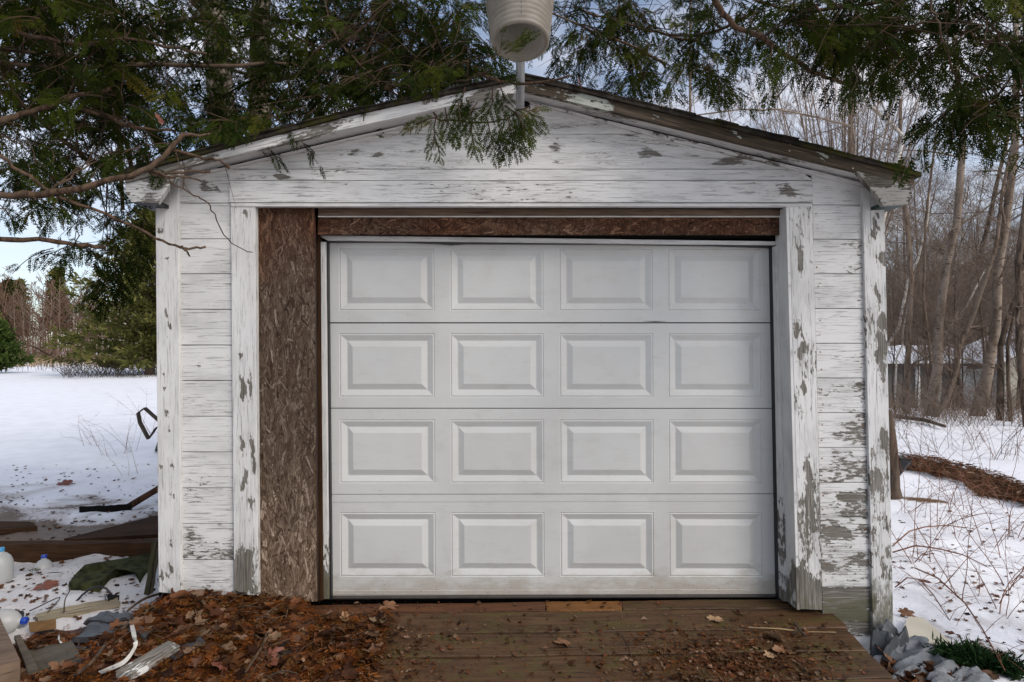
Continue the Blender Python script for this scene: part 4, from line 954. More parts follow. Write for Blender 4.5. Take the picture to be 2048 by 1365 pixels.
def traced_tree(name, pts, bark, label, d, keybranch=None, nb=14, seed=0, twigm=None, cat='tree', tw=.004, up_=.6, L0=2.2, droop=.05):
    """a tree whose trunk follows the photographed line; pts are (px, py, width_px)"""
    r = random.Random(seed+77); P = [atD(x, y, d) for x, y, w in pts]; pts = [(x, y, w*.60) for x, y, w in pts]; g = gz(P[0].x, P[0].y); 
    if P[0].z > g: P.insert(0, Vector((P[0].x, P[0].y, g-.1))); W = [pts[0][2]*1.15]+[w for *_, w in pts]
    else: W = [w for *_, w in pts]
    for i, p in enumerate(P): p.y += .12*math.sin(i*1.7+seed)
    base = Vector((P[0].x, P[0].y, g)); root = empty(name, base, label, cat); T = MB(); Bm = MB(); rad = [w*.5*d/F for w in W]
    T.tube([p-base for p in P], rad, 12); o = build(T, 'trunk', bark, root, True)
    for i in range(nb):
        t = .25+.75*(i+r.random())/nb; k = min(int(t*(len(P)-1)), len(P)-2); f = t*(len(P)-1)-k; p = P[k].lerp(P[k+1], f)-base; a = r.uniform(0, 6.283); L = L0*r.uniform(.5, 1.2)
        dd = Vector((math.cos(a), math.sin(a), up_+r.uniform(-.3, .3))).normalized(); pts2 = [p]; br = rad[k]*.3
        for j in range(6): dd = (dd+Vector((r.gauss(0, .14), r.gauss(0, .14), r.gauss(0, .12)+.04))).normalized(); pts2.append(pts2[-1]+dd*L/6)
        Bm.tube(pts2, [br*(1-j/6*.85) for j in range(7)], 4, cap=False)
        for j in range(13):
            q = pts2[1+j*5//13]; d3 = (dd+Vector((r.gauss(0, .7), r.gauss(0, .7), r.gauss(0, .5)))).normalized(); l3 = L*.4*r.uniform(.4, 1.2); e = [q, q+d3*l3*.5+Vector((r.gauss(0, .03), r.gauss(0, .03), .03)), q+d3*l3+Vector((0, 0, .08))]
            Bm.tube(e, [max(tw, br*.28), tw, tw*.6], 3, cap=False)
            for k2 in range(5): q2 = e[1].lerp(e[2], r.random()) if k2 % 2 else e[0].lerp(e[1], r.random()); d4 = (d3+Vector((r.gauss(0, .7), r.gauss(0, .7), r.gauss(0, .5)))).normalized(); Bm.tube([q2, q2+d4*l3*.35], [tw*.8, tw*.4], 3, cap=False)
    o = build(Bm, 'limbs', twigm or bark, root, kind='stuff'); return root
W_ = 'woods right of the garage'
traced_tree('birch_tree', [(1861, 829, 34), (1868, 740, 29), (1875, 656, 27), (1902, 519, 24), (1913, 450, 23), (1918, 293, 21), (1916, 138, 17), (1905, -60, 13)], BIRCH, 'thick pale birch leaning slightly right, in front of the grey shed', 14.3, seed=1, twigm=TG)
traced_tree('birch_tree', [(1961, 839, 48), (1972, 740, 32), (1985, 656, 29), (2002, 536, 27), (2016, 450, 25), (2023, 293, 22), (2030, 100, 18), (2036, -60, 14)], BIRCH, 'thick pale birch in front of the white lattice porch', 14.1, seed=2, twigm=TG)
traced_tree('leaning_tree', [(1864, 845, 20), (1885, 800, 19), (1913, 743, 17), (1926, 690, 16), (1940, 640, 14), (1985, 495, 12), (2010, 380, 10), (2040, 240, 8)], BARK_G, 'slim grey tree leaning hard right between the two thick birches', 14.0, seed=3, nb=9, twigm=TB)
traced_tree('dark_tree', [(1992, 866, 24), (1996, 780, 20), (2009, 691, 17), (2024, 620, 15), (2036, 570, 13), (2060, 400, 11)], BARK_D, 'dark crooked trunk just right of the porch birch', 13.2, seed=4, nb=10, twigm=TB)
traced_tree('dark_tree', [(2013, 866, 15), (2020, 760, 11), (2023, 690, 11), (2040, 553, 10), (2052, 420, 8)], BARK_D, 'thin dark trunk in front of the beige building corner', 13.0, seed=5, nb=8, twigm=TB)
traced_tree('brown_tree', [(1816, 820, 19), (1817, 700, 17), (1816, 560, 15), (1816, 450, 14), (1806, 330, 12), (1798, 200, 10)], BARK_G, 'upright brown trunk nearest the right corner board', 14.8, seed=6, nb=10, twigm=TB)
traced_tree('brown_tree', [(1861, 850, 12), (1858, 740, 10), (1850, 600, 9), (1856, 440, 8), (1870, 250, 6)], BARK_G, 'slim brown stem just left of the thick birch by the shed', 15.5, seed=16, nb=8, twigm=TB)
traced_tree('white_birch', [(1770, 705, 9), (1793, 655, 9), (1806, 600, 8.5), (1822, 560, 8), (1837, 519, 7.5), (1850, 440, 6), (1862, 330, 5)], BIRCHP, 'thin bright white birch leaning right beside the garage corner', 17, seed=7, nb=7, twigm=TG)
traced_tree('white_birch', [(1792, 716, 5), (1800, 690, 5), (1808, 665, 4.5), (1822, 600, 4)], BIRCHP, 'very thin short white birch stem beside the brown trunk', 17, seed=8, nb=4, twigm=TG)
traced_tree('white_birch', [(1878, 712, 7), (1895, 680, 6.5), (1910, 650, 6), (1933, 612, 5.5), (1965, 540, 4)], BIRCHP, 'thin white birch leaning right over the shed roof', 19, seed=9, nb=6, twigm=TG)
traced_tree('crooked_birch', [(1740, 600, 15), (1768, 450, 14), (1796, 335, 13), (1800, 277, 13), (1775, 245, 12), (1742, 205, 11), (1715, 180, 10), (1702, 150, 9), (1690, 90, 8), (1672, 0, 7)], BIRCHP, 'pale birch bent sharply left above the right end of the roof', 12.5, seed=10, nb=12, twigm=TG, L0=1.8)
traced_tree('pale_branch_tree', [(1722, 420, 9), (1716, 330, 8), (1706, 285, 7), (1698, 258, 7), (1640, 232, 6), (1560, 215, 6), (1520, 225, 6), (1480, 222, 5), (1380, 228, 5), (1300, 205, 4)], BIRCH, 'pale crooked branch tree reaching left behind the right roof slope', 10.5, seed=11, nb=12, twigm=TG, L0=1.1)
traced_tree('far_right_tree', [(2048, 700, 22), (2040, 520, 20), (2046, 380, 19), (2052, 200, 17), (2060, 20, 13)], BARK_D, 'dark trunk cut by the right edge of the frame', 12, seed=12, nb=10, twigm=TB)
traced_tree('slim_tree', [(1700, 430, 17), (1698, 300, 15), (1700, 170, 13), (1704, 40, 11), (1704, -60, 9)], BARK_G, 'grey trunk rising behind the right roof slope', 17, seed=13, nb=16, twigm=TG, L0=2.6)
traced_tree('slim_tree', [(1378, 330, 9), (1377, 220, 9), (1381, 100, 8), (1384, -40, 7)], BARK_G, 'thin grey trunk rising behind the middle of the right roof slope', 13, seed=14, nb=10, twigm=TG, L0=1.6)
# fan shaped bush behind the right roof slope
rt_ = random.Random(3); P0 = atD(1690, 380, 13); root = empty('fan_tree', (P0.x, P0.y, gz(P0.x, P0.y)), 'many stemmed bare tree fanning out above the right roof slope', 'tree'); Tm = MB(); Bm = MB(); g0 = gz(P0.x, P0.y)
for i in range(46):
    tx = 1690+(i-23)*8.5+rt_.gauss(0, 8); ty = 60+abs(i-23)*5+rt_.uniform(-60, 60); top = atD(tx, ty, 13+rt_.uniform(-1.5, 1.5)); b0 = Vector((P0.x+rt_.gauss(0, .12), P0.y+rt_.gauss(0, .12), g0+rt_.uniform(0, 1.8)))
    pts = [b0, b0.lerp(top, .35)+Vector((0, 0, .5)), b0.lerp(top, .7)+Vector((rt_.gauss(0, .08), 0, .3)), top]; r0 = rt_.uniform(.012, .035); off = Vector(root.location)
    (Tm if i % 3 == 0 else Bm).tube([p-off for p in pts], [r0, r0*.8, r0*.5, .005], 5)
    for k in range(30):
        t = .40+.60*rt_.random(); q = (pts[1].lerp(pts[2], (t-.35)/.35) if t < .7 else pts[2].lerp(pts[3], (t-.7)/.3)); dd = ((top-b0).normalized()+Vector((rt_.gauss(0, .5), rt_.gauss(0, .5), rt_.gauss(0, .3)))).normalized(); l = rt_.uniform(.3, .9)
        Bm.tube([q-off, q+dd*l*.5+Vector((0, 0, .03))-off, q+dd*l+Vector((0, 0, .1))-off], [.005, .004, .0028], 3, cap=False)
build(Tm, 'trunk', TG, root, True); build(Bm, 'limbs', TB, root, kind='stuff')
# the wood behind: copies of the prototypes
ra = random.Random(21); keys = ['tall', 'bushy', 'lean', 'multi', 'tall2', 'bushy', 'multi', 'tall2', 'thin']
LAB = {'tall': 'tall grey leafless tree in the wood right of the garage', 'tall2': 'tall grey leafless tree in the wood right of the garage', 'lean': 'leaning bare tree in the wood right of the garage', 'thin': 'slender bare sapling in the wood right of the garage', 'multi': 'low twiggy bare tree in the wood right of the garage', 'bushy': 'broad twiggy bare tree in the wood right of the garage'}
for i in range(170):
    key = keys[i % 9]
    d = 21+36*(i/170)**1.2 if i > 30 else ra.uniform(20, 32); px = ra.uniform(1700, 2280) if i % 5 else ra.uniform(1180, 1750); q = atD(px, 760, d); s = ra.uniform(.7, 1.15)
    if 21.5 < d < 31 and px > 1720: d += 12; q = atD(px, 760, d)
    plant(key, q.x, q.y, s, ra.uniform(0, 6.28), [BARK_G, BARK_D, BARK_D, BARK_G, BIRCH, BARK_G, BARK_D][i % 7], LAB[key], 'tree', LAB[key].replace(' in the wood', 's in the wood').replace('tree right', 'trees right'), twig=[TB, TB, TG, TB][i % 4])
for i in range(34):
    key = ['multi', 'bushy', 'thin'][i % 3]; d = ra.uniform(14.5, 20); q = atD(ra.uniform(1790, 2230), 760, d)
    plant(key, q.x, q.y, ra.uniform(.35, .75), ra.uniform(0, 6.28), BARK_D, 'small twiggy sapling among the near trees right of the garage', 'sapling', 'small saplings among the near right trees', 'sapling', twig=TB)
# far dark edge of the wood that closes the view on the right
def mass(name, keyl, n, fn, mat, label, cat, sc=(.8, 1.2), seed=1):
    g = np.random.default_rng(seed); Vs, Fs = [], []; base = 0; cache = {}
    for k in keyl:
        for j in (0, 1):
            me = PROTO[k][j]; v = np.empty(len(me.vertices)*3); me.vertices.foreach_get('co', v); fq = [tuple(p.vertices) for p in me.polygons if len(p.vertices) == 4]; cache[k, j] = (v.reshape(-1, 3), np.array(fq))
    for i in range(n):
        x, y = fn(g); a = g.uniform(0, 6.28); s = g.uniform(*sc); Rz = np.array([[math.cos(a), -math.sin(a), 0], [math.sin(a), math.cos(a), 0], [0, 0, 1]]); z = gz(x, y); k = keyl[i % len(keyl)]
        for j in (0, 1): v, fq = cache[k, j]; Vs.append((v*s)@Rz.T+np.array([x, y, z])); Fs.append(fq+base); base += len(v)
    me = npmesh(name, np.concatenate(Vs), np.concatenate(Fs)); print(name, len(me.polygons)*2); o = link(name, me, mat, kind='stuff'); tag(o, label, cat); return o
proto('far', 31, 13, .16, 12, 5, 3, 0, .8, sides=3, start=.2, tw=.03); proto('far2', 32, 11, .12, 13, 5, 3, .1, .9, sides=3, start=.08, tw=.03)
for k_ in ('far', 'far2'): PROTO[k_][0].materials.clear()
def fr(g): d = g.uniform(48, 85); q = atD(g.uniform(1600, 2250), 720, d); return q.x, q.y
mass('far_wood', ['far', 'far2'], 44, fr, mat_plain('far_twigs_dark', (.15,.10,.072), .9, .1, .45, .8), 'dense brown leafless wood closing the view on the right', 'wood', (.75, 1.1))
def fl(g): d = g.uniform(92, 125); q = atD(g.uniform(-140, 340), 720, d); return q.x, q.y
mass('far_treeline', ['far', 'far2'], 100, fl, TWIG, 'brown leafless treeline across the snowy field on the left', 'wood', (.85, 1.25), 2)
# a few pale trunks one can tell apart in the left treeline
for i, (px, w, top) in enumerate([(70, 3, 590), (84, 4, 560), (101, 4, 600), (58, 3, 590), (118, 3, 575), (147, 3, 620), (45, 3, 610), (27, 3, 600)]):
    q = atD(px, 720, 92); m = MB(); h = (722-top)*92/F*1.1; m.tube([(0, 0, -.3), (ra.uniform(-.2, .2), 0, h*.5), (ra.uniform(-.8, .8), 0, h)], [w*.24*92/F, w*.2*92/F, .03], 6)
    o = empty('pale_trunk_tree', (q.x, q.y, gz(q.x, q.y)), 'pale straight trunk standing at the front of the far left treeline', 'tree', 'pale trunks along the far treeline'); build(m, 'trunk', BARK_G, o, True)
    b = MB()
    for k in range(14): z = h*(.45+.55*ra.random()); a = ra.uniform(0, 6.28); b.tube([(0, 0, z), (math.cos(a)*.8, math.sin(a)*.8, z+.8), (math.cos(a)*1.2, math.sin(a)*1.2, z+1.8)], [.035, .025, .012], 3, cap=False)
    build(b, 'limbs', TG, o, kind='stuff')

# evergreens on the left
def needles(P, Dr, rgx, size, per, droop=.0, spread=.5, wr=.16):
    """thin needle tufts at points P pointing along Dr"""
    n = len(P)*per; Pp = np.repeat(P, per, 0)+rgx.normal(0, size*.35, (n, 3))*np.array([1, 1, .5]); D_ = np.repeat(Dr, per, 0)+rgx.normal(0, spread, (n, 3)); D_[:, 2] -= droop
    D_ /= np.linalg.norm(D_, axis=1, keepdims=True); S = np.cross(D_, rgx.normal(0, 1, (n, 3))); S /= np.linalg.norm(S, axis=1, keepdims=True)+1e-9; L = size*rgx.uniform(.5, 1.2, (n, 1)); w = L*wr
    V = np.stack([Pp-S*w*.3, Pp+D_*L*.5+S*w, Pp+D_*L, Pp+D_*L*.5-S*w], 1).reshape(-1, 3); Fq = np.arange(n*4).reshape(n, 4); return V, Fq, np.repeat(rgx.random(n), 4)
def conifer(name, x, y, H, Rr, label, mat, bark, seed, nb=90, low=.1, size=.45, per=5, up_=-.15, cat='tree', tr=.22, group=None):
    r = random.Random(seed); rgx = np.random.default_rng(seed); z = gz(x, y); o = empty(name, (x, y, z), label, cat, group); T = MB(); T.tube([(0, 0, -.3), (.05, 0, H*.5), (0, .05, H)], [tr, tr*.55, .02], 10); build(T, 'trunk', bark, o, True)
    Bm = MB(); P = []; Dr = []
    for i in range(nb):
        t = low+(1-low)*(i/nb); zz = H*t; a = i*2.4+r.uniform(-.4, .4); L = Rr*((1-t)**.8+.05)*r.uniform(.7, 1.1); d = Vector((math.cos(a), math.sin(a), up_+.5*t)); pts = [Vector((0, 0, zz))]
        for k in range(5): d = (d+Vector((r.gauss(0, .06), r.gauss(0, .06), .05))).normalized(); pts.append(pts[-1]+d*L/5)
        Bm.tube(pts, [.035*(1-k/5*.8)*(1.2-t) for k in range(6)], 3, cap=False)
        for k in range(1, 6):
            q = pts[k]; nsd = 3+int(L)
            for s in range(nsd):
                sd = Vector((-d.y, d.x, 0))*r.uniform(-1, 1)*L*.28*(1.1-k/6)+Vector((0, 0, r.gauss(0, .06))); P.append(tuple(q-d*r.random()*L/5+sd)); Dr.append(tuple((d*.7+sd.normalized()*.6) if sd.length > .01 else d))
    build(Bm, 'limbs', bark, o, kind='stuff'); V, Fq, rr = needles(np.array(P), np.array(Dr), rgx, size, per); me = npmesh('foliage', V, Fq, {'rnd': rr}); link('foliage', me, mat, o, kind='stuff'); return o
q = atD(300, 745, 40); conifer('spruce_tree', q.x, q.y, 11.5, 6.4, 'broad olive green spruce with low spreading branches left of the garage', SPRUCE, BARK_D, 4, 130, .07, .42, 7, -.18, tr=.32)
q = atD(-5, 735, 44); conifer('young_pine', q.x, q.y, 3.7, 2.3, 'bushy bright green young pine at the left edge of the frame', PINE, BARK_D, 6, 46, .12, .42, 9, .1, tr=.10)
q = atD(-20, 730, 60); conifer('young_pine', q.x, q.y, 6.0, 2.2, 'taller dark pine behind the young pine at the left edge', SPRUCE, BARK_D, 7, 60, .12, .5, 6, .1, tr=.12)
for i, (px, d, H, Rr) in enumerate([(112, 112, 17.2, 3.2), (36, 118, 15.4, 3.0), (12, 112, 14.6, 3.4), (-25, 105, 13.5, 3)]): q = atD(px, 720, d); conifer('far_pine', q.x, q.y, H, Rr, ['pointed pine crown standing above the far treeline against the sky', 'dark conifer top rising in the far treeline left part', 'far conifer between the two higher pine tops', 'far conifer at the left edge of the treeline'][i], SPRUCE, BARK_D, 40+i, 46, .3, .9, 6, .0, tr=.2)
for i, px in enumerate((1965,)):
    q = atD(px, 740, 42+i*3); conifer('far_pine', q.x, q.y, 9+i % 3, 3, 'dark conifer in the wood behind the lattice porch', SPRUCE, BARK_D, 60+i, 50, .1, .7, 5, -.1, tr=.15)
# brush at the foot of the spruce and the far field edge
def twigs_patch(name, n, pxr, d0, d1, h0, h1, rad, mat, label, cat='brush', seed=0, bend=.5):
    r = random.Random(seed); m = MB()
    for i in range(n):
        d = r.uniform(d0, d1); q = atD(r.uniform(*pxr), 740, d); z = gz(q.x, q.y); h = r.uniform(h0, h1); dx, dy = r.gauss(0, bend)*h, r.gauss(0, bend)*h; m.tube([(q.x, q.y, z-.05), (q.x+dx*.4, q.y+dy*.4, z+h*.6), (q.x+dx, q.y+dy, z+h)], [rad, rad*.7, rad*.4], 3, cap=False)
    o = build(m, name, mat, kind='stuff'); tag(o, label, cat); return o
twigs_patch('spruce_underbrush', 420, (125, 330), 36, 44, .3, 1.6, .012, TWIGD, 'bare brown twigs and dead lower boughs under the spruce', seed=1, bend=.9)
twigs_patch('dry_grass_edge', 1500, (-60, 240), 58, 90, .3, 1.1, .02, STRAW, 'tan dry grass along the far edge of the snowy field', 'dry grass', seed=2, bend=.2)
twigs_patch('treeline_brush', 2600, (-260, 420), 86, 104, .8, 4.5, .035, TWIG, 'brown brush filling the foot of the far treeline', seed=8, bend=.25)
twigs_patch('field_brush', 160, (-10, 240), 46, 60, .5, 2.2, .012, TWIGD, 'thin bare saplings at the far edge of the snowy field', seed=3, bend=.25)
twigs_patch('wood_undergrowth', 800, (1760, 2120), 12, 17, .2, 1.0, .006, TB, 'tangle of bare undergrowth at the foot of the right hand trees', seed=4, bend=.9)
twigs_patch('wood_undergrowth_far', 500, (1740, 2150), 24, 38, .5, 3.5, .010, TB, 'tall bare brush around the sheds on the right', seed=5, bend=.5)
TWIGC = mat_plain('cedar_twig', (.085,.055,.036), .85, .1, .5, 6)
# ------------------------------------------------------------ the cedars
CL = empty('cedar_tree', (-3.75, -.35, -.15), 'large cedar at left whose branches hang over the left roof edge', 'tree', None)
CR = empty('cedar_tree', (3.9, -.9, -.2), 'cedar reaching in from the right over the top of the picture', 'tree', None)
CB1 = empty('cedar_tree', (atD(446, 700, 8.2).x, atD(446, 700, 8.2).y, -.1), 'cedar with a thick ridged trunk behind the left roof slope', 'tree', None)
CB2 = empty('cedar_tree', (atD(520, 700, 8.8).x, atD(520, 700, 8.8).y, -.1), 'second cedar trunk behind the left roof slope, right of the thicker one', 'tree', None)
def cpart(mb, name, mat, root, kind=None, sm=True): o = build(mb, name, mat, root, sm, kind); rel(o); return o
def trunk(pts, d, root, mat=BARK_CT):
    m = MB(); P = [atD(x, y, d) for x, y, w in pts]; P = [Vector((P[0].x, P[0].y, -.35)), Vector((P[0].x, P[0].y, .1))]+P; w0 = pts[0][2]; m.tube(P, [w0*.75*d/F, w0*.56*d/F]+[w*.5*d/F for _, _, w in pts], 16); cpart(m, 'trunk', mat, root)
trunk([(452, 740, 66), (448, 420, 56), (446, 250, 51), (436, 120, 48), (427, 0, 46), (420, -150, 40)], 8.2, CB1)
trunk([(522, 730, 56), (521, 400, 48), (520, 250, 42), (519, 120, 38), (522, 0, 34), (522, -150, 30)], 8.8, CB2)
m = MB(); m.tube([(-3.75, -.35, -.3), (-3.7, -.33, 1.5), (-3.66, -.3, 3.2), (-3.6, -.3, 5.5)], [.24, .17, .14, .07], 14); cpart(m, 'trunk', BARK_CT, CL)
m = MB(); m.tube([(3.9, -.9, -.3), (3.85, -.9, 1.5), (3.8, -.85, 3.4), (3.8, -.8, 5.8)], [.22, .16, .13, .07], 14); cpart(m, 'trunk', BARK_CT, CR)
# branches traced in the photograph: (root, points (px, py), thickness px, depth at start, depth at end, how it reaches its trunk)
BR = [
 (CL, [(-40, 255), (0, 243), (60, 225), (130, 200), (222, 178)], 15, 2.9, 3.3, 1), (CL, [(-30, 55), (0, 60), (80, 75), (160, 90), (250, 78), (330, 92), (420, 110)], 9, 2.9, 3.6, 1),
 (CL, [(-20, 100), (0, 98), (60, 105), (160, 115)], 8, 3.2, 3.6, 1), (CL, [(-30, 122), (30, 127), (150, 137), (290, 130), (480, 132), (560, 125), (655, 148)], 10, 3.0, 4.2, 1),
 (CL, [(-30, 395), (0, 392), (110, 385), (215, 362), (300, 332), (345, 295), (370, 268)], 15, 2.55, 2.75, 1), (CL, [(345, 290), (368, 272), (420, 268)], 8, 2.74, 2.9, 0),
 (CL, [(-20, 300), (0, 312), (60, 355), (130, 398), (240, 440), (310, 475), (362, 495), (411, 494)], 8, 2.45, 2.9, 1), (CL, [(362, 495), (372, 503), (380, 513)], 5, 2.8, 2.85, 0),
 (CL, [(-40, 470), (0, 478), (100, 482), (160, 490), (212, 495)], 12, 2.7, 3.0, 1), (CL, [(345, 303), (400, 315), (440, 322), (458, 335), (440, 318)], 6, 2.74, 2.9, 0),
 (CL, [(280, 340), (320, 350), (350, 345), (421, 343)], 8, 2.7, 2.85, 0), (CL, [(290, 338), (330, 350), (365, 355), (403, 363)], 6, 2.7, 2.85, 0),
 (CL, [(318, 350), (355, 372), (395, 395), (415, 405), (432, 440), (455, 480), (505, 505)], 3.2, 2.75, 3.2, 0), (CL, [(70, 400), (130, 360), (160, 340), (195, 322)], 5, 2.6, 2.9, 0),
 (CL, [(-20, 590), (0, 610), (20, 650), (60, 690), (125, 722)], 4, 2.3, 2.6, 1), (CL, [(160, 215), (215, 235), (270, 255), (350, 262)], 9, 3.2, 3.4, 0), (CL, [(110, 170), (150, 165), (175, 190), (250, 285), (262, 340)], 14, 4.6, 4.2, 0),
 (CL, [(-30, 170), (40, 205), (120, 275), (190, 330), (240, 348)], 12, 4.2, 3.9, 1), (CL, [(225, 30), (230, 140), (240, 300), (246, 420)], 12, 6.0, 6.0, 0),
 (CB1, [(430, 130), (500, 150), (560, 160), (625, 135), (660, 140)], 7, 7.2, 5.0, 2), (CB1, [(380, 0), (470, 20), (560, 42), (650, 48), (720, 65), (765, 72)], 10, 7.0, 4.2, 2), (CB1, [(395, 130), (450, 120), (500, 140), (535, 165), (600, 150)], 6, 6.6, 5.0, 0),
 (CB2, [(545, 200), (570, 225), (600, 248), (625, 272)], 5, 6.0, 4.0, 2), (CB2, [(660, 45), (680, 85), (720, 130), (800, 195), (868, 227), (880, 238), (960, 246), (1010, 238), (1035, 222), (1060, 213)], 5, 4.0, 2.35, 0),
 (CB2, [(690, 160), (740, 172), (800, 172), (880, 172), (930, 160), (985, 140)], 8, 4.0, 2.9, 2), (CB2, [(955, 148), (990, 160), (1045, 167), (1100, 163), (1145, 152)], 7, 3.0, 2.8, 0), (CB1, [(690, 0), (760, -5), (820, -30)], 8, 4.2, 3.4, 0),
 (CB1, [(580, 70), (640, 95), (700, 70), (740, 35), (760, 0)], 5, 4.8, 4.0, 0), (CR, [(1400, 85), (1350, 74), (1300, 60), (1230, 42), (1160, 20)], 6, 4.4, 4.0, 0), (CR, [(1330, 130), (1270, 95), (1180, 60), (1105, 28)], 6, 4.2, 3.6, 0),
 (CR, [(1405, -30), (1428, 0), (1470, 50), (1512, 73), (1528, 78)], 14, 2.4, 2.7, 3), (CR, [(1520, 70), (1560, 105), (1620, 140), (1660, 158), (1700, 167), (1745, 168)], 10, 2.7, 3.0, 0), (CR, [(1950, -20), (1750, 5), (1600, 22), (1560, 15), (1490, -8)], 9, 2.6, 3.1, 3),
 (CR, [(2080, 72), (2048, 75), (1980, 82), (1930, 62), (1880, 58), (1800, 62), (1750, 55), (1690, 65), (1640, 60)], 8, 2.3, 2.9, 3), (CR, [(1860, -20), (1868, 30), (1882, 70), (1900, 130), (1918, 165), (1935, 215)], 5, 2.3, 2.5, 3),
 (CR, [(2100, 180), (2048, 192), (1990, 205), (1965, 215)], 6, 2.2, 2.5, 3), (CR, [(1620, 0), (1650, 40), (1660, 60)], 6, 2.8, 2.8, 0), (CR, [(1680, 88), (1700, 95), (1745, 110)], 5, 2.7, 2.7, 0), (CR, [(1500, 30), (1440, 60), (1380, 72), (1340, 70)], 7, 3.4, 3.8, 0),
]
BP = []
for root, pts, w, d0, d1, mode in BR:
    n = len(pts); P = [atD(x, y, lerp(d0, d1, i/(n-1))) for i, (x, y) in enumerate(pts)]; rr = [w*.5*lerp(d0, d1, i/(n-1))/F*(1-.45*i/(n-1)) for i in range(n)]
    BP.append(([Vector(p) for p in P], root))
    # refine with a little kinking
    Q, q2 = [], []
    for i in range(n-1):
        m_ = 4
        for k in range(m_):
            t = k/m_; p0 = P[max(i-1, 0)]; p1 = P[i]; p2 = P[i+1]; p3 = P[min(i+2, n-1)]
            p = .5*((2*p1)+(p2-p0)*t+(2*p0-5*p1+4*p2-p3)*t*t+(-p0+3*p1-3*p2+p3)*t**3)
            Q.append(p+Vector((rnd.gauss(0, .0035), rnd.gauss(0, .004), rnd.gauss(0, .0035)))); q2.append(lerp(rr[i], rr[i+1], t)*rnd.uniform(.92, 1.1))
    Q.append(P[-1]); q2.append(rr[-1])
    if mode:
        ax = {CL: Vector((-3.68, -.33, 0)), CR: Vector((3.83, -.88, 0)), CB1: Vector((CB1.location.x, CB1.location.y, 0)), CB2: Vector((CB2.location.x, CB2.location.y, 0))}[root]; s = Q[0]; e = Vector((ax.x, ax.y, s.z+(-.25 if mode == 1 else .2)))
        Q = [e, s.lerp(e, .5)+Vector((0, 0, .03))]+Q; q2 = [q2[0]*1.35, q2[0]*1.15]+q2
    m = MB(); m.tube(Q, q2, 8); cpart(m, 'branch', BARK_C, root)
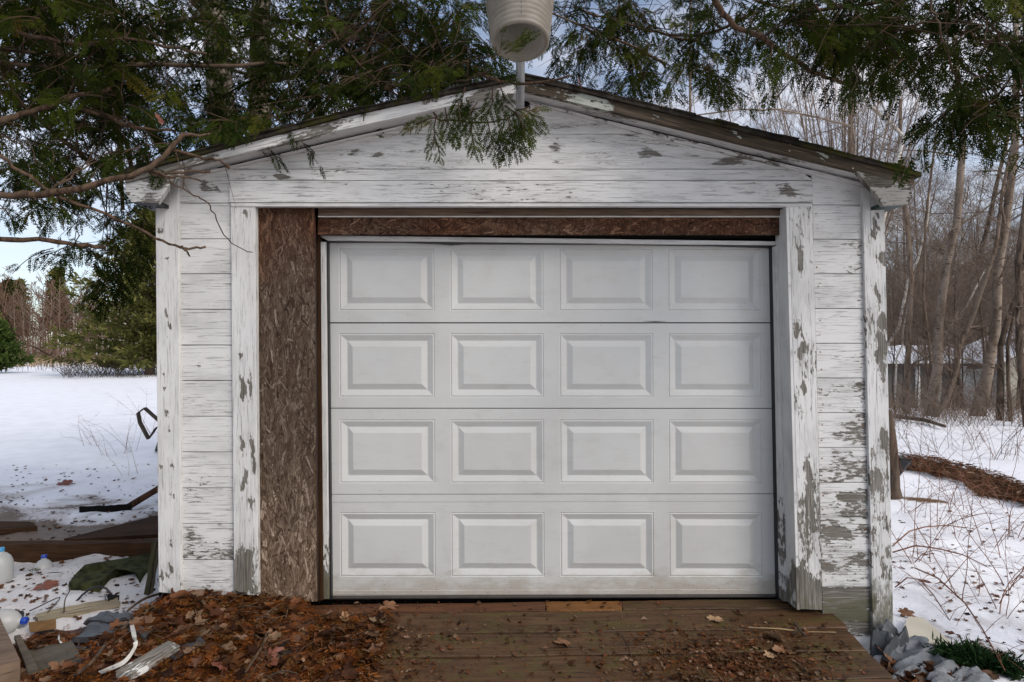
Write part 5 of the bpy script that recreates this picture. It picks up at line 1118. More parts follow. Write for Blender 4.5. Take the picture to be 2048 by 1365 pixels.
# foliage: clusters of fronds on drooping twigs. Regions: (root, cx, cy, rx, ry, n clusters, depth range, droop)
REG = [
 (CL, 60, 60, 120, 80, 60, (2.9, 4.6)), (CL, 200, 70, 120, 90, 66, (3.0, 4.8)), (CL, 60, 170, 110, 60, 40, (2.9, 4.6)), (CL, 190, 180, 110, 70, 50, (3.0, 4.8)), (CL, 330, 90, 110, 100, 74, (3.4, 5.6)), (CL, 320, 210, 90, 60, 44, (3.6, 5.6)),
 (CL, 60, 300, 110, 60, 38, (2.9, 4.6)), (CL, 180, 300, 90, 60, 36, (3.2, 4.8)), (CL, 240, 250, 60, 40, 22, (3.2, 4.8)), (CL, 60, 380, 90, 30, 13, (2.9, 4.2)), (CL, 20, 420, 35, 22, 5, (2.6, 3.0)), (CL, 100, 400, 60, 20, 8, (2.8, 3.6)),
 (CL, 245, 400, 55, 35, 14, (4.2, 5.2)), (CL, 225, 480, 50, 36, 10, (4.0, 5.0)), (CL, 285, 440, 22, 50, 9, (4.0, 5.0)), (CL, 222, 555, 20, 40, 8, (4.0, 4.6)), (CL, 140, 505, 40, 14, 4, (3.4, 3.9)), (CL, 40, 20, 120, 40, 30, (2.9, 4.4)),
 (CB1, 470, 60, 110, 80, 66, (4.6, 7.0)), (CB1, 400, 230, 70, 50, 34, (4.6, 7.0)), (CB1, 490, 190, 70, 70, 42, (4.6, 7.5)), (CB1, 590, 70, 100, 90, 62, (4.0, 6.4)), (CB2, 570, 190, 50, 40, 20, (4.4, 6.6)), (CB2, 640, 150, 50, 50, 22, (4.2, 6.0)),
 (CB2, 740, 60, 90, 80, 72, (3.6, 5.2)), (CB2, 850, 60, 90, 80, 72, (3.6, 5.0)), (CB2, 790, 140, 90, 38, 32, (3.6, 4.8)), (CB2, 900, 130, 70, 40, 32, (3.4, 4.6)), (CB2, 935, 90, 36, 70, 26, (3.4, 4.6)), (CB2, 680, 150, 30, 50, 12, (3.6, 5)), (CB2, 655, 218, 26, 16, 5, (3.6, 4.4)),
 (CB1, 430, 275, 60, 18, 12, (3.1, 3.5)), (CB1, 540, 245, 60, 18, 12, (3.1, 3.5)), (CB2, 640, 215, 50, 18, 10, (3.1, 3.5)), (CL, 300, 315, 60, 18, 12, (3.0, 3.4)), (CB2, 760, 175, 60, 20, 14, (3.1, 3.5)), (CB2, 860, 150, 50, 16, 10, (3.0, 3.4)),
 (CR, 1150, 60, 60, 80, 44, (3.6, 5.2)), (CR, 1240, 60, 80, 70, 44, (3.6, 5.0)), (CR, 1200, 130, 70, 40, 20, (3.6, 4.6)), (CR, 1310, 130, 60, 45, 22, (3.4, 4.6)), (CR, 1330, 40, 70, 60, 26, (3.4, 4.8)), (CR, 1400, 110, 50, 60, 28, (3.0, 4.0)),
 (CR, 1430, 160, 18, 34, 6, (3.0, 3.4)), (CR, 1310, 180, 30, 20, 4, (3.4, 3.9)), (CR, 1480, 30, 60, 40, 14, (2.7, 3.6)), (CR, 1560, 50, 60, 50, 26, (2.4, 3.4)), (CR, 1640, 60, 70, 50, 26, (2.5, 3.4)), (CR, 1640, 120, 40, 24, 9, (2.5, 3.2)), (CR, 1720, 80, 60, 55, 28, (2.4, 3.4)), (CR, 1780, 110, 50, 40, 20, (2.4, 3.2)),
 (CR, 1850, 50, 70, 60, 28, (2.4, 3.4)), (CR, 1880, 120, 40, 40, 12, (2.3, 3.0)), (CR, 1960, 50, 70, 60, 28, (2.2, 3.2)), (CR, 2020, 70, 50, 70, 24, (2.2, 3.0)), (CR, 1950, 190, 28, 50, 12, (2.2, 2.6)), (CR, 1925, 230, 26, 40, 9, (2.2, 2.5)), (CR, 1990, 190, 36, 22, 7, (2.1, 2.5)), (CR, 1985, 235, 22, 26, 5, (2.1, 2.5)), (CR, 1700, 20, 100, 30, 22, (2.4, 3.6)),
]
rf = np.random.default_rng(42); rq = random.Random(42)
allb = {}
for P, root in BP: allb.setdefault(root.name, []).extend([P[i].lerp(P[i+1], k/4) for i in range(len(P)-1) for k in range(5)])
TW = {}; FO = {}
def cluster(root, start, dirv, L, nsp, size, colr, hook=True):
    """one drooping twig with alternating fronds"""
    tw = TW.setdefault(root.name, MB()); fo = FO.setdefault(root.name, []); p = Vector(start); d = Vector(dirv).normalized(); pts = [p.copy()]; m_ = 5
    for k in range(m_): d = (d+Vector((rq.gauss(0, .1), rq.gauss(0, .1), rq.gauss(0, .06)-.16))).normalized(); p = p+d*L/m_; pts.append(p.copy())
    tw.tube(pts, [.0028*(1-k/m_*.6)+.0006 for k in range(m_+1)], 3, cap=False)
    side = d.cross(Vector((rq.gauss(0, .3), rq.gauss(0, .3), 1))).normalized(); nb = side.cross(d)
    for k in range(nsp):
        t = .12+.88*k/max(nsp-1, 1); kk = min(int(t*m_), m_-1); q = pts[kk].lerp(pts[kk+1], t*m_-kk); dd = (pts[kk+1]-pts[kk]).normalized(); s = side*(1 if k % 2 else -1)
        X_ = (dd*rq.uniform(.5, 1.1)+s*rq.uniform(.4, 1.0)*(0 if k == nsp-1 else 1)+Vector((rq.gauss(0, .15), rq.gauss(0, .15), -.3))).normalized(); N_ = nb+Vector((rq.gauss(0, .5), rq.gauss(0, .5), rq.gauss(0, .5)))
        fo.append((tuple(q), tuple(X_), tuple(N_), size*rq.uniform(.7, 1.2), min(1, max(0, colr+rq.gauss(0, .12)))))
for (root, cx, cy, rx, ry, n, (d0, d1)) in REG:
    if root is CL: n = int(n*.95)
    if root in (CB1, CB2): n = int(n*1.12)
    if root is CR: n = int(n*.70); cy -= 8 if cx > 1450 else 0
    for i in range(n):
        while True:
            a, b = rq.uniform(-1.15, 1.15), rq.uniform(-1.15, 1.15)
            if a*a+b*b < 1.3: break
        px, py = cx+a*rx, cy+b*ry; d = rq.uniform(d0, d1); s = atD(px, py-18, d)
        an = rq.uniform(0, 6.283); L = rq.uniform(.14, .34); dv = Vector((math.cos(an), math.sin(an), rq.uniform(-.5, .15)))
        cluster(root, s, dv, L, rq.randint(4, 7), rq.uniform(.085, .14), rq.uniform(.05, .75))
        # a thin twig back towards the nearest limb
        if rq.random() < .38:
            bb = allb[root.name]; q = min(rq.sample(bb, min(26, len(bb))), key=lambda v: (v-s).length)
            if (q-s).length < 1.3: mid = q.lerp(s, .55)+Vector((rq.gauss(0, .05), rq.gauss(0, .05), rq.uniform(0, .09))); TW.setdefault(root.name, MB()).tube([q, q.lerp(mid, .6)+Vector((rq.gauss(0, .02), 0, rq.gauss(0, .02))), mid, s], [.0038, .0032, .0027, .0022], 4, cap=False)
        if rq.random() < .5:   # bare dead twiglets
            dd = Vector((rq.gauss(0, 1), rq.gauss(0, 1), rq.gauss(0, .6)-.2)).normalized(); l = rq.uniform(.15, .45); TW[root.name].tube([s, s+dd*l*.5+Vector((0, 0, rq.gauss(0, .03))), s+dd*l], [.0024, .0018, .0009], 3, cap=False)
# cedar crowns continue unseen above the picture, added to shade the ground and gable
CRN = {}
for (root, x0, x1, y0, y1, z0, z1, n) in [(CL, -5.6, -1.2, -2.6, 2.6, 3.3, 5.6, 1500), (CR, -1.2, 5.2, -2.4, -.2, 3.6, 5.2, 260), (CB1, -4.6, .4, 1.2, 5.5, 4.6, 7.5, 400)]:
    p = np.stack([rf.uniform(x0, x1, n), rf.uniform(y0, y1, n), rf.uniform(z0, z1, n)], 1); X_ = rf.normal(0, 1, (n, 3)); X_[:, 2] -= .6; o = scatter('foliage', SPR_S, p, rotmats(X_, rf.normal(0, 1, (n, 3))), rf.uniform(.2, .42, n), rf.uniform(.1, .7, n), CEDAR, root, rng=rf); rel(o)
# the sprigs hanging in front of the gable, traced
def sprig(root, pts, d, nsp, size, col):
    P = [atD(x, y, d) for x, y in pts]; TW.setdefault(root.name, MB()).tube(P, [.003]+[.0022]*(len(P)-2)+[.001], 4, cap=False); side = 1
    for k in range(nsp):
        t = .1+.9*k/max(1, nsp-1); f = t*(len(P)-1); i = min(int(f), len(P)-2); q = P[i].lerp(P[i+1], f-i); dd = (P[i+1]-P[i]).normalized(); side = -side
        X_ = (dd*.9+r_*side*(.55 if k < nsp-1 else 0)+Vector((rq.gauss(0, .1), rq.gauss(0, .1), -.1))).normalized(); N_ = Vector((rq.gauss(0, .3), -1, rq.gauss(0, .3)))
        FO.setdefault(root.name, []).append((tuple(q), tuple(X_), tuple(N_), size*rq.uniform(.8, 1.15), min(1, max(0, col+rq.gauss(0, .08)))))
for pts, nsp, size, col in [
 ([(875, 235), (850, 240), (828, 250)], 6, .060, .75), ([(872, 236), (868, 255), (870, 275), (862, 300)], 6, .055, .6), ([(870, 276), (878, 300), (880, 312)], 4, .045, .6), ([(890, 215), (895, 245), (900, 262)], 6, .07, .45),
 ([(915, 200), (920, 235), (918, 262)], 6, .07, .35), ([(945, 238), (943, 262), (945, 280), (950, 290)], 6, .065, .45), ([(975, 240), (980, 265), (985, 285), (990, 305)], 7, .07, .4), ([(995, 245), (1005, 270), (1010, 290)], 6, .075, .45),
 ([(1015, 235), (1022, 260), (1030, 285)], 7, .075, .5), ([(1035, 228), (1045, 250), (1050, 275)], 7, .075, .5), ([(1045, 220), (1060, 225), (1072, 240)], 5, .065, .65), ([(1010, 212), (1030, 225), (1060, 250)], 6, .065, .55),
 ([(955, 205), (940, 225), (938, 240)], 6, .06, .3), ([(985, 175), (985, 205), (975, 225)], 6, .07, .35), ([(1000, 170), (1008, 195), (1005, 215)], 5, .065, .35), ([(930, 175), (925, 195), (922, 215)], 5, .07, .3), ([(1060, 215), (1058, 222), (1075, 218)], 3, .05, .8),
 ([(985, 118), (1000, 105), (1005, 70)], 3, .05, .5), ([(1010, 108), (1030, 95), (1050, 80)], 6, .065, .6), ([(975, 110), (990, 120), (1010, 140)], 6, .08, .3),
 ([(1048, 240), (1050, 255), (1058, 270)], 4, .05, .45)]:
    sprig(CB2, pts, 2.36+rq.uniform(-.06, .1), nsp, size*1.08, col)
for pts, nsp, size, col in [
 ([(1918, 170), (1915, 210), (1905, 250), (1905, 290)], 9, .085, .3), ([(1935, 180), (1930, 230), (1925, 270)], 8, .085, .3), ([(1950, 200), (1955, 240), (1960, 280), (1990, 300)], 9, .085, .35), ([(1985, 200), (1995, 240), (2000, 265), (1990, 285)], 8, .08, .5),
 ([(2010, 195), (1985, 200), (1965, 210)], 6, .08, .75), ([(2040, 190), (2020, 205), (2000, 225)], 6, .08, .7), ([(1720, 140), (1712, 165), (1700, 190)], 7, .08, .4), ([(1580, 85), (1572, 120), (1560, 150)], 6, .075, .45), ([(1545, 90), (1540, 120), (1530, 155)], 6, .07, .4),
 ([(1860, 120), (1865, 150), (1860, 170)], 6, .075, .35), ([(1790, 140), (1782, 165), (1775, 175)], 5, .07, .4), ([(1435, 130), (1438, 170), (1440, 200)], 7, .09, .35), ([(1420, 140), (1415, 170), (1422, 190)], 6, .085, .35)]:
    sprig(CR, pts, 2.35 if pts[0][0] > 1500 else 3.0, nsp, size*1.15, col)
for pts, nsp in [([(250, 480), (245, 530), (240, 580)], 9), ([(215, 500), (215, 550), (208, 600)], 8), ([(290, 420), (280, 480), (275, 530)], 9), ([(60, 400), (85, 410), (95, 430)], 6), ([(100, 440), (90, 455)], 3), ([(160, 470), (140, 500), (120, 520)], 7), ([(0, 410), (15, 425), (25, 440)], 6)]:
    sprig(CL, pts, 4.2 if pts[0][0] > 200 else 2.9, nsp, .16 if pts[0][0] > 200 else .09, .15)
tot = 0
for root in (CL, CR, CB1, CB2):
    fo = FO[root.name]; A = [np.array([f[i] for f in fo]) for i in range(5)]; Rm = rotmats(A[1], A[2]); tot += len(fo)
    o = scatter('foliage', SPRAYS, A[0], Rm, A[3], A[4], CEDAR, root, rng=rf); rel(o); cpart(TW[root.name], 'twigs', TWIGC, root, 'stuff', False)
print('fronds', tot)
# small fallen leaves caught in the cedar
for px, py, d, s, lab in [(1160, 168, 2.8, .05, 'curled orange dead leaf caught on the twig right of the roof peak'), (320, 240, 3.0, .05, 'orange dead leaf caught in the left cedar twigs'), (2010, 228, 2.3, .03, 'tan dead leaf tip in the hanging right cedar spray'), (1975, 245, 2.3, .03, 'second tan dead leaf in the hanging right cedar spray')]:
    oak_leaf('caught_leaf', atD(px, py, d), s, LEAF_R if px < 1500 else LEAF_P, 1.2, lab, 'dead leaf', (1.3, .3), seed=px, maple=True)

# ------------------------------------------------------------ brambles and weeds
def canes(name, x0, y0, n, h, label, mat, seed, bend=.6, rad=.0028, twl=6, lean=(0, 0), cat='bramble'):
    r = random.Random(seed); b = onG(x0, y0); o = empty(name, b, label, cat); m = MB()
    for i in range(n):
        p = Vector((r.gauss(0, .07), r.gauss(0, .09), -.03)); a = r.uniform(0, 6.283); d = Vector((math.cos(a)*bend*r.random()+lean[0], math.sin(a)*bend*r.random()+lean[1], 1)).normalized(); H = h*r.uniform(.5, 1.15); pts = [p]; k = 9; dr = r.uniform(.02, .13)
        for j in range(k): d = (d+Vector((r.gauss(0, .07), r.gauss(0, .07), -dr+r.gauss(0, .04)))).normalized(); pts.append(pts[-1]+d*H/k)
        rr = rad*r.uniform(.6, 1.3); m.tube(pts, [rr*(1-j/k*.65) for j in range(k+1)], 5, cap=False)
        for j in range(twl):
            q = pts[2+r.randrange(k-2)]; dd = Vector((r.gauss(0, 1), r.gauss(0, 1), r.gauss(.3, .6))).normalized(); l = H*r.uniform(.07, .28); mid = q+dd*l*.5+Vector((0, 0, -.01)); m.tube([q, mid, q+dd*l+Vector((0, 0, -.05*l))], [rr*.5, rr*.4, rr*.22], 3, cap=False)
            if r.random() < .5: d5 = (dd+Vector((r.gauss(0, .7), r.gauss(0, .7), .2))).normalized(); m.tube([mid, mid+d5*l*.4], [rr*.35, rr*.2], 3, cap=False)
    build(m, 'canes', mat, o, kind='stuff'); return o
BRL = [(1815, 1030, 6, .9, 'low red brown bramble at the snow beside the right corner board foot'), (1838, 1120, 7, 1.0, 'bramble with long canes arching over the cream board'), (1880, 1060, 6, 1.1, 'bramble in front of the orange straw smear'), (1905, 1010, 7, 1.2, 'tall red canes standing at the left part of the straw strip'),
 (1950, 1090, 7, 1.0, 'bramble tangle in the middle of the right snow'), (1985, 1010, 8, 1.3, 'tall red canes standing at the right part of the straw strip'), (2030, 1080, 7, 1.0, 'canes at the right frame edge below the straw strip'), (1905, 1190, 6, .9, 'bramble rooted just above the cream board'),
 (1995, 1230, 6, .8, 'dark thin canes right of the cream board'), (1850, 950, 6, 1.1, 'canes at the left tip of the straw strip'), (1935, 900, 6, 1.2, 'canes on the clean snow above the straw strip'), (2015, 920, 7, 1.3, 'canes on the clean snow at the right frame edge'), (2050, 1180, 6, .9, 'bramble half cut by the right frame edge')]
for i, (x, y, n, h, lab) in enumerate(BRL): canes('bramble', x, y, n, h*.9, lab, TWIGR, 100+i, lean=(-.25 if i % 2 else .2, -.1), bend=.9, twl=7)
for i in range(8): canes('bramble', 1800+i*33, 878+(i*37) % 45, 4, 1.1, ['thin dark cane clump on the snow just behind the corner board', 'thin dark cane clump second from the corner board', 'dark cane clump in front of the brown trunk foot', 'dark cane clump before the thick shed birch', 'dark cane clump between the two thick birches', 'dark cane clump before the porch birch', 'dark cane clump before the dark crooked trunk', 'dark cane clump beside the right frame edge under the trees'][i], TWIGD, 200+i, rad=.0035, twl=5)
for x0, y0, x1, y1, x2, y2, w, lab in [(1785, 1105, 1850, 1082, 1940, 1070, 3.5, 'long dark cane reaching right from the corner board'), (1785, 1118, 1880, 1130, 1975, 1150, 3.5, 'long dark cane just below the first one'), (1790, 1190, 1840, 1195, 1900, 1262, 2.6, 'bent cane over the cream board'), (1830, 1150, 1930, 1245, 2010, 1365, 3.2, 'long cane crossing down to the lower right corner')]:
    m = MB(); P = [onG(x0, y0), onG(x1, y1), onG(x2, y2)]; P = [p+Vector((0, 0, h)) for p, h in zip(P, (.05, .12, .06))]; m.tube([P[0], P[0].lerp(P[1], .5)+Vector((0, 0, .04)), P[1], P[1].lerp(P[2], .5)+Vector((0, 0, .02)), P[2]], [w/2*3.5/F]*3+[w/2*3/F, w/2*2/F], 6)
    r = random.Random(int(x0+y1))
    for k in range(14): q = P[0].lerp(P[1], r.random()) if k % 2 else P[1].lerp(P[2], r.random()); dd = Vector((r.gauss(.4, .6), r.gauss(0, .6), r.gauss(.2, .5))).normalized(); m.tube([q, q+dd*.1, q+dd*.2+Vector((0, 0, -.02))], [.0018, .0014, .0008], 3, cap=False)
    tag(build(m, 'fallen_cane', TWIGR), lab, 'cane')
m = MB(); P = [onG(1778, 838), onG(1850, 848), onG(1890, 861)]; m.tube([p+Vector((0, 0, .08)) for p in P], [.05, .045, .03], 7); tag(build(m, 'fallen_branch', BARK_D), 'brown fallen branch on the snow below the grey shed', 'branch')
for i, (x, y, n, h, lab) in enumerate([(262, 905, 6, .8, 'dry brown weed standing in snow against the left corner board'), (215, 912, 5, .75, 'dry weed with curved stalks in the snow left of the hoop'), (180, 892, 4, .7, 'thin dry weed with seed heads farthest left in the snow'), (298, 868, 6, 1.0, 'tall dry weed behind the bent metal hoop'), (262, 950, 3, .5, 'single thin dry stalk below the hoop')]):
    canes('dry_weed', x, y, n, h*1.2, lab, STRAW if i in (4,) else TWIGR, 300+i, bend=.8, rad=.0026, twl=5, lean=(-.3, 0), cat='weed')
# ------------------------------------------------------------ sheds on the right
SNR = mat_plain('roof_snow', (.84,.86,.9), .6, .3, .05, 2); SHG = mat_wood('grey_shed_board', (.17,.155,.14), (.13,.12,.11), (.06,.055,.05), .85); PWH = mat_plain('white_post_paint', (.78,.78,.76), .6, .3, .06); BGE = mat_plain('beige_siding', (.36,.34,.28), .7, .2, .1, 3); TRD = mat_plain('dark_trim', (.07,.05,.04), .7, .2)
def at2(px, py, Y): return onY(px, py, Y)
YS = 19.5; a = at2(1772, 800, YS); S1 = empty('grey_shed', (at2(1850, 800, YS).x, YS, gz(a.x, YS)), 'low grey board shed with snow on its roof behind the right hand trees', 'shed')
def pt(mb, name, mat, root, kind=None): o = build(mb, name, mat, root, kind=kind); rel(o); return o
x0, x1 = at2(1765, 800, YS).x, at2(1921, 800, YS).x; zb = -1.7; ze = at2(1850, 726, YS).z
n = 34
for i in range(n):
    xa = lerp(x0, x1, i/n); xb = lerp(x0, x1, (i+1)/n)-.012; b = MB(); b.box((xa, YS-rnd.uniform(0, .008), zb), (xb, YS+.03, ze)); o = pt(b, 'board', SHG, S1)
b = MB(); b.box((x0, YS+.035, zb), (x1, YS+3.0, ze)); pt(b, 'shed_body', DARKGAP, S1)
zr = at2(1850, 700, YS+2.2).z; 
def roofsn(xa, xb, Y0, Y1, z0, z1, root, hip=0, th=.13):
    b = MB(); V = [(xa, Y0, z0), (xb, Y0, z0), (xb, Y1, z1), (xa+hip, Y1, z1)]; V += [(x, y, z+th) for x, y, z in V]; b.add(V, [(0,3,2,1), (4,5,6,7), (0,1,5,4), (1,2,6,5), (2,3,7,6), (3,0,4,7)]); pt(b, 'roof_snow', SNR, root)
    b = MB(); V = [(xa, Y0-.02, z0-.10), (xb, Y0-.02, z0-.10), (xb, Y0-.02, z0-.003), (xa, Y0-.02, z0-.003)]; V += [(x, y+.05, z) for x, y, z in V]; b.add(V, [(0,1,2,3), (0,4,5,1), (1,5,6,2), (3,2,6,7), (0,3,7,4)]); pt(b, 'eave_board', TRD, root)
roofsn(x0-.2, x1+.1, YS-.35, YS+2.6, ze-.02, zr+.05, S1, 1.6)
b = MB(); xa = at2(1831, 760, YS-.06).x; b.box((xa, YS-.12, zb), (xa+.15, YS-.03, ze-.05)); pt(b, 'post', PWH, S1)
# porch with white lattice
YP = 19.2; P1 = empty('lattice_porch', (at2(1955, 800, YP).x, YP, gz(a.x, YP)), 'white porch with a lattice rail and snowy roof beside the grey shed', 'porch')
x0, x1 = at2(1918, 800, YP).x, at2(2012, 800, YP).x; ze = at2(1950, 727, YP).z; zt = at2(1950, 737, YP).z; zl0 = at2(1950, 757, YP).z; zl1 = at2(1950, 740, YP).z; zb0 = at2(1950, 810, YP).z
for px in (1924, 1929, 1992): xa = at2(px, 760, YP).x; b = MB(); b.box((xa, YP-.05, -1.9), (xa+.10, YP+.05, ze)); pt(b, 'post', PWH, P1)
b = MB(); b.box((x0+.1, YP+.06, -1.9), (x1, YP+.10, zl0-.02)); pt(b, 'lower_panel', PWH, P1)
for z_ in (zl0-.02, zl1-.02): b = MB(); b.box((x0+.1, YP-.0, z_), (x1, YP+.055, z_+.05)); pt(b, 'rail', PWH, P1)
zl0 += .03; zl1 -= .02; hh = zl1-zl0; k = 0; x = x0+.1-hh
lt = MB()
while x < x1:
    for s in (1, -1):
        xa, xb = (x, x+hh) if s > 0 else (x+hh, x)
        if min(xa, xb) > x0 and max(xa, xb) < x1: sl_ = MB(); w = .028; yy = YP+(.02 if s > 0 else .032); sl_.add([(xa-w, yy, zl0), (xa+w, yy, zl0), (xb+w, yy, zl1), (xb-w, yy, zl1)]+[(xa-w, yy+.01, zl0), (xa+w, yy+.01, zl0), (xb+w, yy+.01, zl1), (xb-w, yy+.01, zl1)], [(0,1,2,3), (7,6,5,4), (0,4,5,1), (1,5,6,2), (3,2,6,7), (0,3,7,4)]); pt(sl_, 'lattice_slat', PWH, P1)
    x += .105
b = MB(); b.box((x0+.15, YP+1.2, -1.9), (x1, YP+1.25, ze)); pt(b, 'back_wall', mat_plain('porch_shadow_wall', (.14,.12,.10), .8, .2), P1)
b = MB(); b.box((x0, YP-.02, zt), (x1, YP+.03, ze-.09)); pt(b, 'beam', mat_plain('porch_beam', (.20,.17,.15), .8, .2), P1)
roofsn(x0-.25, x1+.9, YP-.3, YP+3.2, ze-.0, at2(1950, 696, YP+3).z, P1, 0)
YB = 17.5; P2 = empty('beige_building', (at2(2030, 800, YB).x, YB, -1), 'beige sided building cut by the right frame edge', 'building')
x0, x1 = at2(2010, 800, YB).x, at2(2200, 800, YB).x; z0 = at2(2012, 722, YB).z; z1 = at2(2200, 640, YB).z
for i in range(14):
    t0, t1 = i/14, (i+1)/14; za, zb_ = lerp(-1.9, z0, t0), lerp(-1.9, z0, t1); b = MB(); b.box((x0, YB-.012*(1-0), za+.004), (x1, YB+.02, zb_)); pt(b, 'siding_course', BGE, P2)
b = MB(); b.add([(x0, YB, z0), (x1, YB, z0), (x1, YB, z1), (x0, YB+.02, z0), (x1, YB+.02, z0), (x1, YB+.02, z1)], [(0,1,2), (3,5,4), (0,2,5,3)]); pt(b, 'gable', BGE, P2)
b = MB(); b.add([(x0-.3, YB-.1, z0-.12), (x1, YB-.1, z1-.0), (x1, YB-.1, z1+.14), (x0-.3, YB-.1, z0+.02), (x0-.3, YB+3, z0-.12), (x1, YB+3, z1), (x1, YB+3, z1+.14), (x0-.3, YB+3, z0+.02)], [(0,1,2,3), (3,2,6,7), (0,4,5,1), (0,3,7,4)]); pt(b, 'roof_snow', SNR, P2)
YG = 15.5; a = at2(2042, 790, YG); P3 = empty('play_post', (a.x, YG, gz(a.x, YG)), 'green post with a yellow cap at the right frame edge', 'post'); zt = at2(2042, 741, YG).z
b = MB(); b.tube([(a.x, YG, gz(a.x, YG)), (a.x, YG, zt)], .055, 10); pt(b, 'post', mat_plain('green_plastic', (.01,.16,.08), .4, .5, .1), P3)
b = MB(); b.box((a.x-.09, YG-.08, zt), (a.x+.35, YG+.08, zt+.05)); pt(b, 'cap', mat_plain('yellow_plastic', (.75,.42,.02), .4, .5, .1), P3)

# ------------------------------------------------------------ things lying about, left side
def plankobj(name, q, mat, label, cat, th=.03, lift=.0, z=None, jit=.0):
    """a lying plank with corners measured in the photograph (TL, TR, BR, BL) on the ground"""
    P = []
    for i, (px, py) in enumerate(q):
        zz = (z[i] if hasattr(z, '__len__') else z) if z is not None else None
        p = onZ(px, py, zz) if zz is not None else onG(px, py)+Vector((0, 0, lift)); P.append(p)
    TL, TR, BR_, BL = P; n = max(4, int((TR-TL).length/.05)); m_ = 3; V, UV, Fc = [], [], []; r = random.Random(len(label)); wd = (TR-TL).length; hh = (TL-BL).length; ou = r.uniform(0, 30)
    for j in range(m_+1):
        for i in range(n+1):
            a_, b_ = i/n, j/m_; p = TL*(1-a_)*(1-b_)+TR*a_*(1-b_)+BR_*a_*b_+BL*(1-a_)*b_
            V.append(tuple(p+Vector((r.gauss(0, jit), r.gauss(0, jit), r.gauss(0, jit*.6))))); UV.append((ou+a_*wd, b_*hh))
    N_ = (n+1)*(m_+1)
    for k in range(N_): V.append((V[k][0], V[k][1], V[k][2]-th)); UV.append((UV[k][0], UV[k][1]+.03))
    for j in range(m_):
        for i in range(n): k = j*(n+1)+i; Fc += [(k, k+n+1, k+n+2, k+1), (N_+k, N_+k+1, N_+k+n+2, N_+k+n+1)]
    ring = [i for i in range(n+1)]+[j*(n+1)+n for j in range(1, m_+1)]+[m_*(n+1)+i for i in range(n-1, -1, -1)]+[j*(n+1) for j in range(m_-1, 0, -1)]
    for i in range(len(ring)): a_, b_ = ring[i], ring[(i+1) % len(ring)]; Fc.append((a_, b_, N_+b_, N_+a_))
    me = bpy.data.meshes.new(name); me.from_pydata(V, [], Fc); me.update(); uvl = me.uv_layers.new(name='UVMap')
    for l in me.loops: uvl.data[l.index].uv = UV[l.vertex_index]
    for nm, vv in (('wear', .75), ('moss', .2)):
        at = me.attributes.new(nm, 'FLOAT', 'POINT'); at.data.foreach_set('value', np.full(len(V), vv, dtype=np.float32))
    o = link(name, me, mat); tag(o, label, cat); return o
def beam(name, a, b, za, zb, wd, ht, mat, label, cat):
    A, B = onZ(a[0], a[1], za), onZ(b[0], b[1], zb); d = (B-A).normalized(); s = Vector((-d.y, d.x, 0)).normalized()*wd; q = Vector((0, 0, -ht)); m = MB(); n = 12; r = random.Random(3); UV = []; vs = []; fs = []
    for i in range(n+1):
        p = A.lerp(B, i/n)
        for k, c in enumerate((p, p+s, p+s+q, p+q)): vs.append(c+Vector((0, r.gauss(0, .002), r.gauss(0, .003)))); UV.append((i/n*(B-A).length, [0, .12, .2, .32][k]))
    for i in range(n):
        for k in range(4): a_ = i*4+k; b_ = i*4+(k+1) % 4; fs.append((a_, b_, b_+4, a_+4))
    fs += [(3, 2, 1, 0), (n*4, n*4+1, n*4+2, n*4+3)]; me = bpy.data.meshes.new(name); me.from_pydata([tuple(v) for v in vs], [], fs); me.update(); uvl = me.uv_layers.new(name='UVMap')
    for l in me.loops: uvl.data[l.index].uv = UV[l.vertex_index]
    o = link(name, me, mat); tag(o, label, cat); return o
g = lambda px, py: onG(px, py)
zt = g(150, 1110).z+.11
beam('landscape_timber', (-60, 1091), (330, 1086), zt, zt, .10, .16, W_DARK, 'dark brown timber edging lying along the snow left of the garage', 'timber')
plankobj('brown_board', [(128, 1086), (330, 1034), (330, 1076), (150, 1087)], W_DARK, 'wet brown board sloping up behind the timber edging', 'board', .04, .035)
plankobj('brown_board', [(-40, 1051), (60, 1052), (75, 1062), (-40, 1072)], W_DARK, 'dark board at the left frame edge behind the timber edging', 'board', .04, .04)
p = onG(160, 1032); beam('dark_board', (158, 1015), (262, 1009), p.z+.055, p.z+.055, .03, .08, DARKGAP, 'black board standing on edge in the snow', 'board')
a, b = g(252, 1020), g(315, 985); m = MB(); A = onZ(250, 1018, a.z+.03); B = onZ(318, 975, a.z+.32); B = A+(onY(318, 977, A.y+.25)-A); m.tube([A, A.lerp(B, .5), B, B+(B-A)*.5], [.034, .033, .032, .03], 10); tag(build(m, 'round_post', W_OLD if False else mat_bark('post_bark', (.11,.055,.03), (.08,.04,.02), (.025,.012,.008), 1), None, True), 'round brown post lying against the left side of the garage', 'post')
